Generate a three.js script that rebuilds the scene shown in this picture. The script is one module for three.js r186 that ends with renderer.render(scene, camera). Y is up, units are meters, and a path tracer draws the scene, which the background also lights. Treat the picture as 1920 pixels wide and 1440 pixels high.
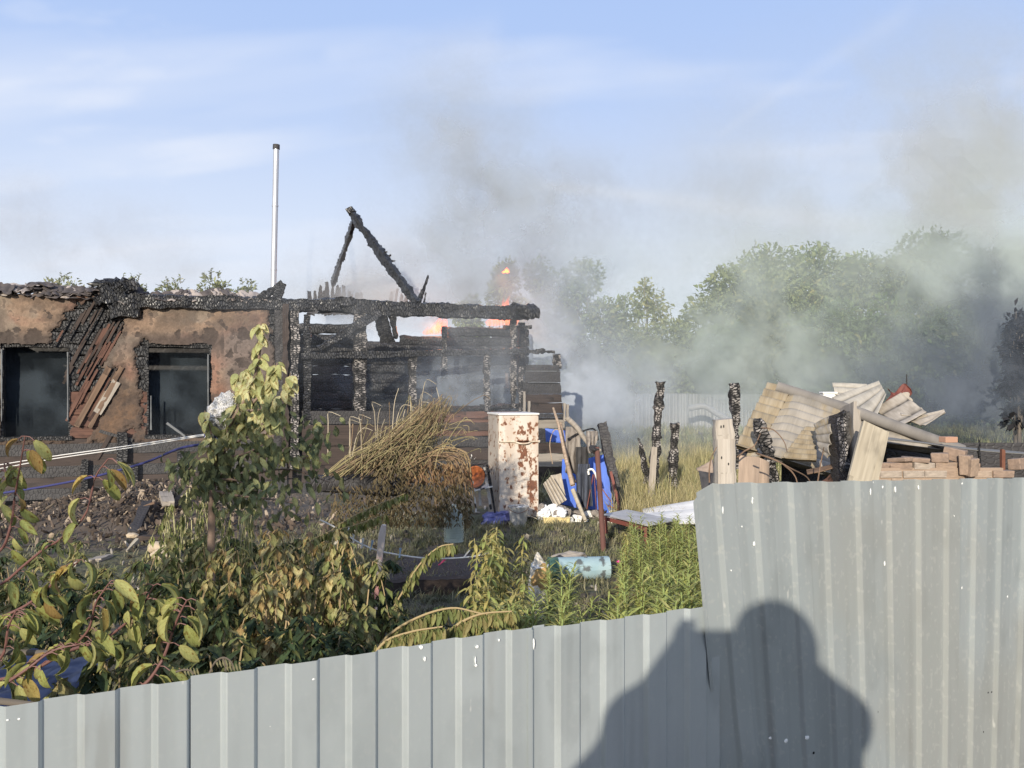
import * as THREE from 'three';
import { RoundedBoxGeometry } from 'three/addons/geometries/RoundedBoxGeometry.js';
import { MarchingCubes } from 'three/addons/objects/MarchingCubes.js';
import { mergeGeometries } from 'three/addons/utils/BufferGeometryUtils.js';

// ---------------------------------------------------------------- camera, sky, sun, exposure
const EYE = 2.1, F = 1600;                       // eye height in metres; focal length in pixels of the 1920 px wide photograph
const scene = new THREE.Scene();
const camera = new THREE.PerspectiveCamera(2 * Math.atan(720 / F) * 180 / Math.PI, 4 / 3, 0.02, 1500);
camera.position.set(0, EYE, 0);
camera.lookAt(0, EYE, -10);
const renderer = new THREE.WebGLRenderer({ antialias: true });
renderer.toneMapping = THREE.LinearToneMapping;
renderer.toneMappingExposure = 1.2;
renderer.shadowMap.enabled = true;

const SUN = new THREE.Vector3(-0.231, 0.297, 1).normalize();
const sun = new THREE.DirectionalLight(new THREE.Color(1.0, 0.91, 0.76), 4.7);
sun.position.copy(SUN).multiplyScalar(60).add(new THREE.Vector3(0, 0, -18));
sun.target.position.set(0, 0, -18);
sun.castShadow = true;
sun.shadow.mapSize.set(4096, 4096);
sun.shadow.radius = 1.2;
Object.assign(sun.shadow.camera, { left: -45, right: 45, top: 30, bottom: -30, near: 1, far: 160 });
scene.add(sun, sun.target);

// ---------------------------------------------------------------- random numbers and noise
function rng(seed) { let a = seed >>> 0; return () => { a = (a + 0x6d2b79f5) | 0; let t = Math.imul(a ^ (a >>> 15), 1 | a); t = (t + Math.imul(t ^ (t >>> 7), 61 | t)) ^ t; return ((t ^ (t >>> 14)) >>> 0) / 4294967296; }; }
const R0 = rng(7);
const rr = (r, a, b) => a + (b - a) * r();
const h3 = (x, y, z) => { let h = Math.imul(x | 0, 374761393) + Math.imul(y | 0, 668265263) + Math.imul(z | 0, 2147483647 ^ 0x2c1b3c6d); h = Math.imul(h ^ (h >>> 13), 1274126177); return ((h ^ (h >>> 16)) >>> 0) / 4294967296; };
const sm = (t) => t * t * (3 - 2 * t);
const clamp = (x, a = 0, b = 1) => Math.min(b, Math.max(a, x));
const sstep = (a, b, x) => sm(clamp((x - a) / (b - a)));
const lerp = (a, b, t) => a + (b - a) * t;
function vn(x, y, z, P = 0) {                    // value noise; P repeats it in x and y
  const X = Math.floor(x), Y = Math.floor(y), Z = Math.floor(z), fx = sm(x - X), fy = sm(y - Y), fz = sm(z - Z);
  const w = P ? (k) => ((k % P) + P) % P : (k) => k, x0 = w(X), x1 = w(X + 1), y0 = w(Y), y1 = w(Y + 1);
  const a = lerp(lerp(h3(x0, y0, Z), h3(x1, y0, Z), fx), lerp(h3(x0, y1, Z), h3(x1, y1, Z), fx), fy);
  const b = lerp(lerp(h3(x0, y0, Z + 1), h3(x1, y0, Z + 1), fx), lerp(h3(x0, y1, Z + 1), h3(x1, y1, Z + 1), fx), fy);
  return lerp(a, b, fz);
}
function fbm(x, y, z = 0, oct = 4, P = 0) { let s = 0, a = 0.5, n = 0; for (let i = 0; i < oct; i++) { s += a * vn(x, y, z + i * 7.3, P); n += a; x *= 2; y *= 2; z *= 2; P *= 2; a *= 0.5; } return s / n; }
const s2l = (c) => { c /= 255; return c <= 0.04045 ? c / 12.92 : ((c + 0.055) / 1.055) ** 2.4; };
const C = (r, g, b) => [s2l(r), s2l(g), s2l(b)];                 // sRGB 0..255 -> linear triple
const mix3 = (a, b, t) => [lerp(a[0], b[0], t), lerp(a[1], b[1], t), lerp(a[2], b[2], t)];
const mul3 = (a, k) => [a[0] * k, a[1] * k, a[2] * k];

// ---------------------------------------------------------------- the sky: clear morning blue with thin cirrus
{
  const W = 2048, H = 1024, data = new Float32Array(W * H * 4);
  const dens = (x, y, z, el, az) => {
    // thin high cloud, laid out on a flat layer
    const k = 1 / (y + 0.12), cx = x * k, cz = z * k;
    const warp = fbm(cx * 0.9 + 3, cz * 0.9, 1.5, 3) * 1.6;
    const streak = fbm(cx * 1.1 + warp + cz * 0.35, cz * 3.6 + warp * 0.7 - cx * 0.5, 4, 5);
    const big = fbm(cx * 0.5 + 11, cz * 0.5 + 5, 2, 3), fine = fbm(cx * 3.2 + warp * 2 + cz * 1.2, cz * 9 + warp - cx * 1.4, 6, 5);
    return clamp((streak - 0.5) * 1.9 + (big - 0.44) * 1.5 + clamp((fine - 0.5) * 2.6) * sstep(0.42, 0.6, big) * 0.9);
  };
  const line = (el, az, a0, e0, a1, e1, wid) => {   // a thin old vapour trail between two directions (degrees; azimuth 0 straight ahead, right positive)
    const t = clamp((az - a0) / (a1 - a0)), d = Math.abs(el - lerp(e0, e1, t) - 0.25 * Math.sin(t * 5)) / (wid * (0.5 + t)), end = sstep(0, 0.1, (az - a0) / (a1 - a0)) * (1 - sstep(0.85, 1, (az - a0) / (a1 - a0)));
    return Math.exp(-d * d) * end;
  };
  for (let r = 0; r < H; r++) {
    const up = ((r + 0.5) / H - 0.5) * Math.PI, y = Math.sin(up), cu = Math.cos(up), el = up * 180 / Math.PI;
    for (let c = 0; c < W; c++) {
      const rd = ((c + 0.5) / W - 0.5) * 2 * Math.PI, x = Math.cos(rd) * cu, z = Math.sin(rd) * cu, az = Math.atan2(x, -z) * 180 / Math.PI;
      let t = clamp(y);
      let col = mix3([0.77, 0.83, 0.91], [0.40, 0.545, 0.86], sstep(0.0, 0.44, t));
      col = mix3(col, [0.16, 0.26, 0.56], sstep(0.40, 1.0, t));
      const cs = x * SUN.x + y * SUN.y + z * SUN.z;
      const glow = Math.exp(-(1 - cs) * 6) * 0.35;
      col = [col[0] + glow, col[1] + glow * 0.95, col[2] + glow * 0.8];
      if (y > 0) {
        const d = dens(x, y, z, el, az) * sstep(0.01, 0.12, y) * 0.6;
        col = mix3(col, [0.80, 0.84, 0.93], d);
        const tr = 0.38 * line(el, az, 0.5, 13.2, 25, 9.6, 0.55) + 0.12 * line(el, az, 13, 15.4, 26, 22.5, 0.5) + 0.2 * line(el, az, -13, 20.5, 0, 22.3, 0.9);
        col = mix3(col, [0.85, 0.87, 0.92], tr * (0.6 + 0.6 * fbm(az * 0.8, el * 2, 3, 3)));
      } else col = mix3([0.5, 0.52, 0.5], [0.2, 0.2, 0.17], clamp(-y * 4));
      const o = (r * W + c) * 4;
      data[o] = col[0] * 0.9; data[o + 1] = col[1] * 0.9; data[o + 2] = col[2] * 0.9; data[o + 3] = 1;
    }
  }
  const t = new THREE.DataTexture(data, W, H, THREE.RGBAFormat, THREE.FloatType);
  t.mapping = THREE.EquirectangularReflectionMapping; t.magFilter = THREE.LinearFilter; t.needsUpdate = true;
  scene.background = t; scene.environment = t;
}

// ---------------------------------------------------------------- naming and placing helpers
const V = (x, y, z) => new THREE.Vector3(x, y, z);
const taken = new Map();
function numbered(name) { const n = taken.get(name) ?? 0; taken.set(name, n + 1); return n ? name + '_' + String(n).padStart(3, '0') : name; }
function tag(o, label, category, group, kind) { if (label) o.userData.label = label; if (category) o.userData.category = category; if (group) o.userData.group = group; if (kind) o.userData.kind = kind; return o; }
function thing(name, label, category, pos = V(0, 0, 0), turn = 0, group) { const g = new THREE.Group(); g.name = numbered(name); g.position.copy(pos); g.rotation.y = turn; scene.add(g); return tag(g, label, category, group); }
function mesh(name, geo, mat, parent = scene) { const m = new THREE.Mesh(geo, mat); m.name = parent === scene ? numbered(name) : numbered(name); m.castShadow = m.receiveShadow = true; parent.add(m); return m; }
// where a picture position lies at a given distance in front of the eye (world)
const px = (x, y, Z) => V((x - 960) / F * Z, EYE - (y - 720) / F * Z, -Z);
// an upright frame: origin o, turned by yaw; at(x, y, w) is where the sight line through a picture position meets its plane local z = w (local coordinates)
class Frame {
  constructor(o, yaw) { this.o = o; this.yaw = yaw; this.c = Math.cos(yaw); this.s = Math.sin(yaw); }
  at(x, y, w = 0) {
    const dx = (x - 960) / F, dy = -(y - 720) / F, n = [this.s, 0, this.c], dn = dx * n[0] - n[2];
    const t = (this.o.x * n[0] + this.o.z * n[2] + w) / dn, wx = dx * t, wz = -t, wy = EYE + dy * t;
    return V((wx - this.o.x) * this.c - (wz - this.o.z) * this.s, wy - this.o.y, w);
  }
  world(v) { return V(this.o.x + v.x * this.c + v.z * this.s, this.o.y + v.y, this.o.z - v.x * this.s + v.z * this.c); }
  toPx(v) { const p = this.world(v); return [960 + p.x / -p.z * F, 720 - (p.y - EYE) / -p.z * F]; }
}
// ---------------------------------------------------------------- geometry helpers
class Acc {                                       // collects triangles into one geometry
  constructor() { this.p = []; this.u = []; this.c = []; this.i = []; this.n = 0; }
  v(x, y, z, u = 0, w = 0, col) { this.p.push(x, y, z); this.u.push(u, w); if (col) this.c.push(col[0], col[1], col[2]); return this.n++; }
  tri(a, b, c) { this.i.push(a, b, c); }
  quad(a, b, c, d) { this.i.push(a, b, c, a, c, d); }
  geo(flat = false) {
    let g = new THREE.BufferGeometry();
    g.setAttribute('position', new THREE.Float32BufferAttribute(this.p, 3));
    g.setAttribute('uv', new THREE.Float32BufferAttribute(this.u, 2));
    if (this.c.length === this.p.length) g.setAttribute('color', new THREE.Float32BufferAttribute(this.c, 3));
    g.setIndex(this.i);
    if (flat) g = g.toNonIndexed();
    g.computeVertexNormals();
    return g;
  }
}
const Y = V(0, 1, 0);
function basis(dir, hint) { const d = dir.clone().normalize(); let u = (hint ?? (Math.abs(d.y) > 0.95 ? V(1, 0, 0) : Y)).clone(); u.addScaledVector(d, -u.dot(d)); if (u.lengthSq() < 1e-6) u = V(d.z, d.x, d.y).addScaledVector(d, -(d.x * d.z + d.y * d.x + d.z * d.y)); u.normalize(); return [d, u, V().crossVectors(d, u).normalize()]; }

// a squared beam from a to b, h along the hint direction and w across; rough > 0 eats its faces away, so that it reads as charred or weathered
function beam(a, b, h, w, o = {}) {
  const { hint, rough = 0, seed = 1, taper = 1, cell = 0.05, seg = 0, uvk = 1, ragged = 0, bow = 0, bowDir, acc = new Acc(), round = 0 } = o;
  const L = a.distanceTo(b), [d, u, s] = basis(V().subVectors(b, a), hint), n = seg || (rough ? clamp(Math.ceil(L / cell), 2, 90) : 1), m = rough ? 3 : 1;
  const disp = (p) => { if (!rough) return 0; const k = 1 / cell; return (vn(p.x * k + seed * 3.1, p.y * k, p.z * k) - 0.5) * rough + (vn(p.x * 4 + seed, p.y * 4, p.z * 4) - 0.5) * rough * 1.2; };
  const ring = [];
  const corners = [[-1, -1], [1, -1], [1, 1], [-1, 1]];
  for (let f = 0; f < 4; f++) {
    const c0 = corners[f], c1 = corners[(f + 1) % 4], len = f % 2 ? w : h, base = [];
    for (let k = 0; k <= n; k++) {
      const t = k / n, tp = lerp(1, taper, t);
      for (let j = 0; j <= m; j++) {
        const q = j / m;
        let cu = lerp(c0[0], c1[0], q), cs = lerp(c0[1], c1[1], q);
        if (round) { const l = Math.hypot(cu, cs) / Math.max(Math.abs(cu), Math.abs(cs)); const f2 = lerp(1, 1 / l * 1.08, round); cu *= f2; cs *= f2; }
        const p = a.clone().addScaledVector(d, t * L).addScaledVector(u, cu * h / 2 * tp).addScaledVector(s, cs * w / 2 * tp);
        if (bow) p.addScaledVector(bowDir ?? u, bow * Math.sin(Math.PI * t));
        const e = disp(p);
        p.addScaledVector(u, cu * e).addScaledVector(s, cs * e);
        if (ragged && (k === 0 || k === n)) p.addScaledVector(d, (k ? 1 : -1) * (vn(p.x * 30 + seed, p.y * 30, p.z * 30) - 0.6) * ragged);
        base.push(acc.v(p.x, p.y, p.z, (t * L) * uvk + seed * 0.37, (f * 0.25 * (h + w) * 2 + q * len) * uvk + seed * 0.71));
      }
    }
    for (let k = 0; k < n; k++) for (let j = 0; j < m; j++) { const i = k * (m + 1) + j; acc.quad(base[i], base[i + 1], base[i + m + 2], base[i + m + 1]); }
    ring.push(base);
  }
  for (const k of [0, n]) {                       // ends
    const loop = []; for (let f = 0; f < 4; f++) for (let j = 0; j < m; j++) loop.push(ring[f][k * (m + 1) + j]);
    const P = (i) => V(acc.p[i * 3], acc.p[i * 3 + 1], acc.p[i * 3 + 2]), c = V(0, 0, 0); loop.forEach((i) => c.add(P(i))); c.multiplyScalar(1 / loop.length);
    const ids = loop.map((i, q) => { const p = P(i), an = q / loop.length * 6.283; return acc.v(p.x, p.y, p.z, 0.5 + 0.1 * Math.cos(an), 0.5 + 0.1 * Math.sin(an)); }), ci = acc.v(c.x, c.y, c.z, 0.5, 0.5);
    for (let q = 0; q < ids.length; q++) k ? acc.tri(ids[q], ids[(q + 1) % ids.length], ci) : acc.tri(ids[(q + 1) % ids.length], ids[q], ci);
  }
  return o.acc ? acc : acc.geo(!!rough && o.flat !== false && false);
}
// a round stem through points with radii from r0 to r1
function stem(acc, pts, r0, r1, sides = 5, col, uvk = 1) {
  const n = pts.length; let prev, len = 0;
  for (let k = 0; k < n; k++) {
    const d = V().subVectors(pts[Math.min(n - 1, k + 1)], pts[Math.max(0, k - 1)]), [, u, s] = basis(d, Math.abs(d.y) > 0.9 * d.length() ? V(1, 0, 0.2) : Y), r = lerp(r0, r1, k / (n - 1)), row = [];
    if (k) len += pts[k].distanceTo(pts[k - 1]);
    for (let j = 0; j <= sides; j++) { const an = j / sides * 6.2832, c = Math.cos(an) * r, e = Math.sin(an) * r; row.push(acc.v(pts[k].x + u.x * c + s.x * e, pts[k].y + u.y * c + s.y * e, pts[k].z + u.z * c + s.z * e, j / sides * 0.3 * uvk, len * uvk, col)); }
    if (prev) for (let j = 0; j < sides; j++) acc.quad(prev[j], prev[j + 1], row[j + 1], row[j]);
    prev = row;
  }
  return acc;
}
function curve(pts, n) { const c = new THREE.CatmullRomCurve3(pts); return c.getPoints(n); }
// a leaf blade: from base along dir, its upper side towards nrm; droop bends the tip down, fold lifts both halves
function blade(acc, base, dir, nrm, len, wid, o = {}) {
  const { droop = 0.3, fold = 0.35, n = 3, col = [1, 1, 1], shape = 1, twist = 0 } = o;
  let [d, u, s] = basis(dir, nrm); const p = base.clone(), rows = [], q = new THREE.Quaternion();
  for (let k = 0; k <= n; k++) {
    const t = k / n, w = wid * 0.5 * (k === n ? 0.02 : 2.35 * Math.pow(t * 0.96 + 0.03, 0.62 * shape + 0.1) * Math.pow(1 - t * 0.985, 0.95));
    const up = fold * w, cc = col;
    rows.push([acc.v(p.x - s.x * w + u.x * up, p.y - s.y * w + u.y * up, p.z - s.z * w + u.z * up, 0, t, cc), acc.v(p.x, p.y, p.z, 0.5, t, [cc[0] * 1.12, cc[1] * 1.1, cc[2] * 1.1]), acc.v(p.x + s.x * w + u.x * up, p.y + s.y * w + u.y * up, p.z + s.z * w + u.z * up, 1, t, cc)]);
    p.addScaledVector(d, len / n);
    q.setFromAxisAngle(s, -droop / n); d.applyQuaternion(q); u.applyQuaternion(q);
    if (twist) { q.setFromAxisAngle(d, twist / n); u.applyQuaternion(q); s.applyQuaternion(q); }
  }
  for (let k = 0; k < n; k++) for (let j = 0; j < 2; j++) acc.quad(rows[k][j], rows[k][j + 1], rows[k + 1][j + 1], rows[k + 1][j]);
  return acc;
}
const randDir = (r) => { const z = r() * 2 - 1, a = r() * 6.2832, q = Math.sqrt(1 - z * z); return V(q * Math.cos(a), z, q * Math.sin(a)); };
// a sheet over (s, t) in 0..1 with thickness
function sheet(fn, ns, nt, thick = 0, o = {}) {
  const acc = new Acc(), ids = [[], []], su = o.su ?? 1, tu = o.tu ?? 1;
  const N = (s, t) => { const e = 1e-3, a = fn(s + e, t).sub(fn(s - e, t)), b = fn(s, t + e).sub(fn(s, t - e)); return a.cross(b).normalize(); };
  for (let side = 0; side < (thick ? 2 : 1); side++) for (let i = 0; i <= ns; i++) for (let j = 0; j <= nt; j++) {
    const p = fn(i / ns, j / nt); if (side) p.addScaledVector(N(i / ns, j / nt), -thick);
    ids[side].push(o.keep && !o.keep(i / ns, j / nt) ? -1 : acc.v(p.x, p.y, p.z, i / ns * su + (o.u0 ?? 0), j / nt * tu + (o.v0 ?? 0), o.col ? o.col(i / ns, j / nt) : undefined));
  }
  const q = (side, i, j) => ids[side][i * (nt + 1) + j];
  for (let i = 0; i < ns; i++) for (let j = 0; j < nt; j++) for (let side = 0; side < (thick ? 2 : 1); side++) {
    const a = q(side, i, j), b = q(side, i + 1, j), c = q(side, i + 1, j + 1), d = q(side, i, j + 1);
    if (a < 0 || b < 0 || c < 0 || d < 0) continue;
    side ? acc.quad(d, c, b, a) : acc.quad(a, b, c, d);
  }
  if (thick && !o.keep) {
    for (let i = 0; i < ns; i++) { acc.quad(q(0, i + 1, 0), q(0, i, 0), q(1, i, 0), q(1, i + 1, 0)); acc.quad(q(0, i, nt), q(0, i + 1, nt), q(1, i + 1, nt), q(1, i, nt)); }
    for (let j = 0; j < nt; j++) { acc.quad(q(0, 0, j), q(0, 0, j + 1), q(1, 0, j + 1), q(1, 0, j)); acc.quad(q(0, ns, j + 1), q(0, ns, j), q(1, ns, j), q(1, ns, j + 1)); }
  }
  return acc.geo();
}
// a lump: an icosphere pushed about by noise
function lump(rx, ry, rz, seed, amp = 0.3, det = 3, freq = 2) {
  const g = new THREE.IcosahedronGeometry(1, det), p = g.attributes.position, v = V(0, 0, 0);
  for (let i = 0; i < p.count; i++) { v.fromBufferAttribute(p, i); const k = 1 + amp * (fbm(v.x * freq + seed, v.y * freq + 5, v.z * freq, 3) - 0.5) * 2; p.setXYZ(i, v.x * k * rx, v.y * k * ry, v.z * k * rz); }
  g.deleteAttribute('normal'); const m = g; m.computeVertexNormals(); return m;
}
const moved = (g, p, e) => { if (e) g.applyMatrix4(new THREE.Matrix4().makeRotationFromEuler(e)); g.translate(p.x, p.y, p.z); return g; };

// ---------------------------------------------------------------- computed textures
function tex(w, h, fn, srgb = true) {
  const d = new Uint8Array(w * h * 4), enc = (c) => 255 * (c <= 0.0031308 ? 12.92 * c : 1.055 * Math.pow(c, 1 / 2.4) - 0.055);
  for (let j = 0; j < h; j++) for (let i = 0; i < w; i++) { const c = fn((i + 0.5) / w, (j + 0.5) / h), o = (j * w + i) * 4; for (let k = 0; k < 3; k++) d[o + k] = clamp(srgb ? enc(clamp(c[k])) : c[k] * 255, 0, 255); d[o + 3] = 255; }
  const t = new THREE.DataTexture(d, w, h); t.wrapS = t.wrapT = THREE.RepeatWrapping; t.magFilter = THREE.LinearFilter; t.minFilter = THREE.LinearFilter; if (srgb) t.colorSpace = THREE.SRGBColorSpace; t.needsUpdate = true; return t;
}
const g1 = (f) => (u, v) => { const x = f(u, v); return [x, x, x]; };
const rep = (t, a, b) => { const c = t.clone(); c.repeat.set(a, b); c.needsUpdate = true; return c; };
const std = (o) => new THREE.MeshStandardMaterial({ roughness: 0.85, metalness: 0, side: THREE.DoubleSide, ...o, color: Array.isArray(o.color) ? new THREE.Color().setRGB(...o.color) : (o.color ?? 0xffffff) });
const phy = (o) => new THREE.MeshPhysicalMaterial({ roughness: 0.85, metalness: 0, side: THREE.DoubleSide, ...o, color: Array.isArray(o.color) ? new THREE.Color().setRGB(...o.color) : (o.color ?? 0xffffff) });

// charred wood: square-cracked coal, long cracks along u
const cellEdge = (u, v, nu, nv) => {                // distance to the nearest border between irregular cells, repeating over 0..1
  const x = u * nu, y = v * nv, X = Math.floor(x), Y2 = Math.floor(y); let d1 = 9, d2 = 9;
  for (let j = -1; j <= 1; j++) for (let i = -1; i <= 1; i++) { const cx = X + i, cy = Y2 + j, wx = ((cx % nu) + nu) % nu, wy = ((cy % nv) + nv) % nv, dx = cx + 0.1 + 0.8 * h3(wx, wy, 1) - x, dy = cy + 0.1 + 0.8 * h3(wx, wy, 2) - y, d = Math.abs(dx) + Math.abs(dy) * 0.8; if (d < d1) { d2 = d1; d1 = d; } else if (d < d2) d2 = d; }
  return d2 - d1;
};
const cracks = (u, v) => sstep(0.03, 0.3, cellEdge(u + 0.012 * (vn(u * 24, v * 24, 1, 24) - 0.5), v, 22, 12)) * (0.75 + 0.25 * vn(u * 40, v * 40, 6, 40));   // 1 on a block of coal, 0 in a crack
const charBump = tex(512, 512, g1((u, v) => clamp(cracks(u, v) * 0.75 + 0.25 * fbm(u * 16, v * 16, 0, 3, 16))), false);
const charMap = tex(512, 512, (u, v) => { const k = cracks(u, v), n = fbm(u * 8, v * 8, 3, 4, 8), ash = sstep(0.56, 0.75, fbm(u * 6, v * 6, 9, 4, 6)) * k; return mix3(mix3([0.005, 0.005, 0.006], [0.042, 0.041, 0.042], k * (0.3 + n)), [0.2, 0.19, 0.185], ash * 0.6 * n); });  // grey is ash, and glints of the coal put into the colour
const charRough = tex(256, 256, g1((u, v) => 0.42 + 0.4 * fbm(u * 8, v * 8, 5, 3, 8)), false);
const M = {};
M.char = std({ map: rep(charMap, 0.95, 0.95), bumpMap: rep(charBump, 0.95, 0.95), bumpScale: 0.032, roughnessMap: rep(charRough, 1.6, 1.6), roughness: 0.62 });
M.charFine = std({ map: rep(charMap, 1.1, 1.1), bumpMap: rep(charBump, 1.1, 1.1), bumpScale: 0.035, roughness: 0.6, color: [1.0, 0.97, 0.95] });
M.charBig = std({ map: rep(charMap, 0.9, 0.9), bumpMap: rep(charBump, 0.9, 0.9), bumpScale: 0.035, roughness: 0.6 });
// coal posts seen close in the sun, their blocks grey with ash
const ashMap = tex(512, 512, (u, v) => { const k = cracks(u, v), n = fbm(u * 10, v * 10, 13, 3, 10); return mix3([0.008, 0.007, 0.007], mix3([0.035, 0.032, 0.03], [0.34, 0.31, 0.29], sstep(0.42, 0.66, n)), sstep(0.45, 0.95, k)); });
M.ash = std({ map: rep(ashMap, 1.15, 1.15), bumpMap: rep(charBump, 1.15, 1.15), bumpScale: 0.035, roughness: 0.7 });
// wood with grain along u
const grain = (u, v, s) => { const k = fbm(u * 3, v * 40, s, 4, 0), l = vn(u * 2, v * 90, s + 3); return clamp(0.6 * k + 0.4 * l); };
const woodTex = (a, b, s, dark = 0) => tex(512, 512, (u, v) => { const g = grain(u, v, s), st = sstep(0.55, 0.8, fbm(u * 3, v * 6, s + 20, 4)); return mul3(mix3(a, b, g), 1 - dark * st); });
M.paleWood = std({ map: woodTex([0.26, 0.22, 0.16], [0.48, 0.42, 0.32], 1, 0.45), bumpMap: tex(256, 256, g1((u, v) => grain(u, v, 1)), false), bumpScale: 0.006, roughness: 0.9 });
M.greyWood = std({ map: woodTex([0.22, 0.19, 0.16], [0.42, 0.37, 0.31], 2, 0.5), roughness: 0.92 });
M.brownWood = std({ map: woodTex([0.022, 0.016, 0.014], [0.075, 0.052, 0.042], 3, 0.7), roughness: 0.85 });
M.redWood = std({ map: woodTex([0.05, 0.022, 0.016], [0.17, 0.085, 0.058], 4, 0.7), roughness: 0.85 });
M.sootWood = std({ map: woodTex([0.018, 0.017, 0.018], [0.055, 0.05, 0.05], 5, 0.4), bumpMap: rep(charBump, 0.8, 0.8), bumpScale: 0.008, roughness: 0.6 });
M.lath = std({ map: woodTex([0.1, 0.062, 0.042], [0.23, 0.15, 0.1], 6, 0.6), roughness: 0.9 });
// ---------------------------------------------------------------- ground
const roadEdge = (x, Z) => Z - (1.45 + 0.5 * (x + 1));        // below 0: the photographer's side of the fence
function groundY(x, Z) {
  const bank = 0.5 * sstep(0.1, -0.5, roadEdge(x, Z));
  return bank + 0.10 * (fbm(x * 0.35 + 9, Z * 0.35, 2, 3) - 0.5) + 0.04 * (fbm(x * 1.7, Z * 1.7, 5, 3) - 0.5) + 2.5 * sstep(70, 260, Math.hypot(x, Z)) * fbm(x * 0.01, Z * 0.01, 3, 2);
}
{
  const dirt = tex(1024, 1024, (u, v) => {
    const a = fbm(u * 10, v * 10, 1, 5, 10), b = fbm(u * 40, v * 40, 2, 4, 40), g = sstep(0.42, 0.6, fbm(u * 5, v * 5, 7, 5, 5)), f = vn(u * 200, v * 200, 4, 200);
    let c = mix3([0.055, 0.043, 0.033], [0.13, 0.105, 0.08], a); c = mix3(c, [0.085, 0.095, 0.035], g * 0.75 * b * 1.6); c = mix3(c, [0.22, 0.19, 0.13], sstep(0.72, 0.9, f) * 0.5); return mul3(c, 0.7 + 0.6 * b);
  });
  const xs = [], zs = [];
  for (let i = -60; i <= 60; i++) xs.push(Math.sign(i) * (Math.abs(i) * 0.32 + Math.pow(Math.abs(i) / 60, 4) * 380));
  for (let i = -14; i <= 70; i++) zs.push(i < 0 ? i * 0.5 - Math.pow(-i / 14, 4) * 120 : i * 0.36 + Math.pow(i / 70, 4) * 420);
  const acc = new Acc();
  for (const z of zs) for (const x of xs) acc.v(x, groundY(x, z), -z, x / 4, z / 4);
  const n = xs.length; for (let j = 0; j < zs.length - 1; j++) for (let i = 0; i < n - 1; i++) acc.quad(j * n + i, j * n + i + 1, (j + 1) * n + i + 1, (j + 1) * n + i);
  tag(mesh('ground', acc.geo(), std({ map: dirt, bumpMap: rep(tex(512, 512, g1((u, v) => fbm(u * 30, v * 30, 3, 5, 30)), false), 2, 2), bumpScale: 0.05, roughness: 0.97 })), 'rough yard ground of bare soil and trampled grass', 'ground', null, 'structure');
}

// ---------------------------------------------------------------- profiled sheet-metal fence in front
const metalTex = (seed, warm, specks) => rep(tex(2048, 1024, (uu, vv) => {       // one tile covers 4 m by 2.4 m of sheet
  const u = uu * 4, v = vv * 2.4, a = fbm(u * 5, v * 5, seed, 5), b = fbm(u * 50, v * 10, seed + 3, 3), sp = fbm(u * 90, v * 90, seed + 6, 3), dr = fbm(u * 30, v * 10, seed + 8, 4);
  let c = mix3([0.425, 0.47, 0.485], [0.515, 0.555, 0.565], a * 0.7 + b * 0.3);
  c = mul3(c, 1 - 0.1 * sstep(0.5, 0.72, fbm(u * 26, v * 1.3, seed + 21, 3)) - 0.12 * sstep(0.55, 0.7, fbm(u * 8, v * 6, seed + 25, 5)));
  c = mix3(c, warm, 0.5 * sstep(0.4, 0.65, fbm(u * 2.5, v * 2.5, seed + 11, 4)));
  c = mix3(c, [0.7, 0.7, 0.66], specks * sstep(0.64, 0.74, sp) * 0.5);
  c = mix3(c, [0.24, 0.225, 0.2], 0.3 * sstep(0.62, 0.8, fbm(u * 14, v * 2.2, seed + 31, 5)) * sstep(0.45, 0.6, a));   // dried mud and grime
  return mix3(c, [0.75, 0.75, 0.72], sstep(0.82, 0.86, dr) * 0.7);
}), 0.25, 1 / 2.4);
const metalBump = (s) => tex(256, 256, g1((u, v) => fbm(u * 4, v * 4, s, 4, 4)), false);
M.fence = phy({ map: metalTex(2, [0.46, 0.50, 0.51], 0.12), roughness: 0.3, metalness: 0.45, specularIntensity: 1, bumpMap: metalBump(3), bumpScale: 0.004 });
M.zinc = phy({ map: metalTex(9, [0.46, 0.46, 0.425], 0.5), roughness: 0.3, metalness: 0.45, specularIntensity: 1, bumpMap: metalBump(8), bumpScale: 0.006 });
M.droppings = std({ color: [0.74, 0.74, 0.71], roughness: 0.7 });
M.rustSteel = std({ map: tex(256, 256, (u, v) => mix3([0.10, 0.035, 0.02], [0.23, 0.10, 0.06], fbm(u * 12, v * 12, 3, 4, 12))), roughness: 0.9 });
M.darkHole = std({ color: [0.02, 0.02, 0.02] });
const PITCH = 0.1375, DEEP = 0.0112;
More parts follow.
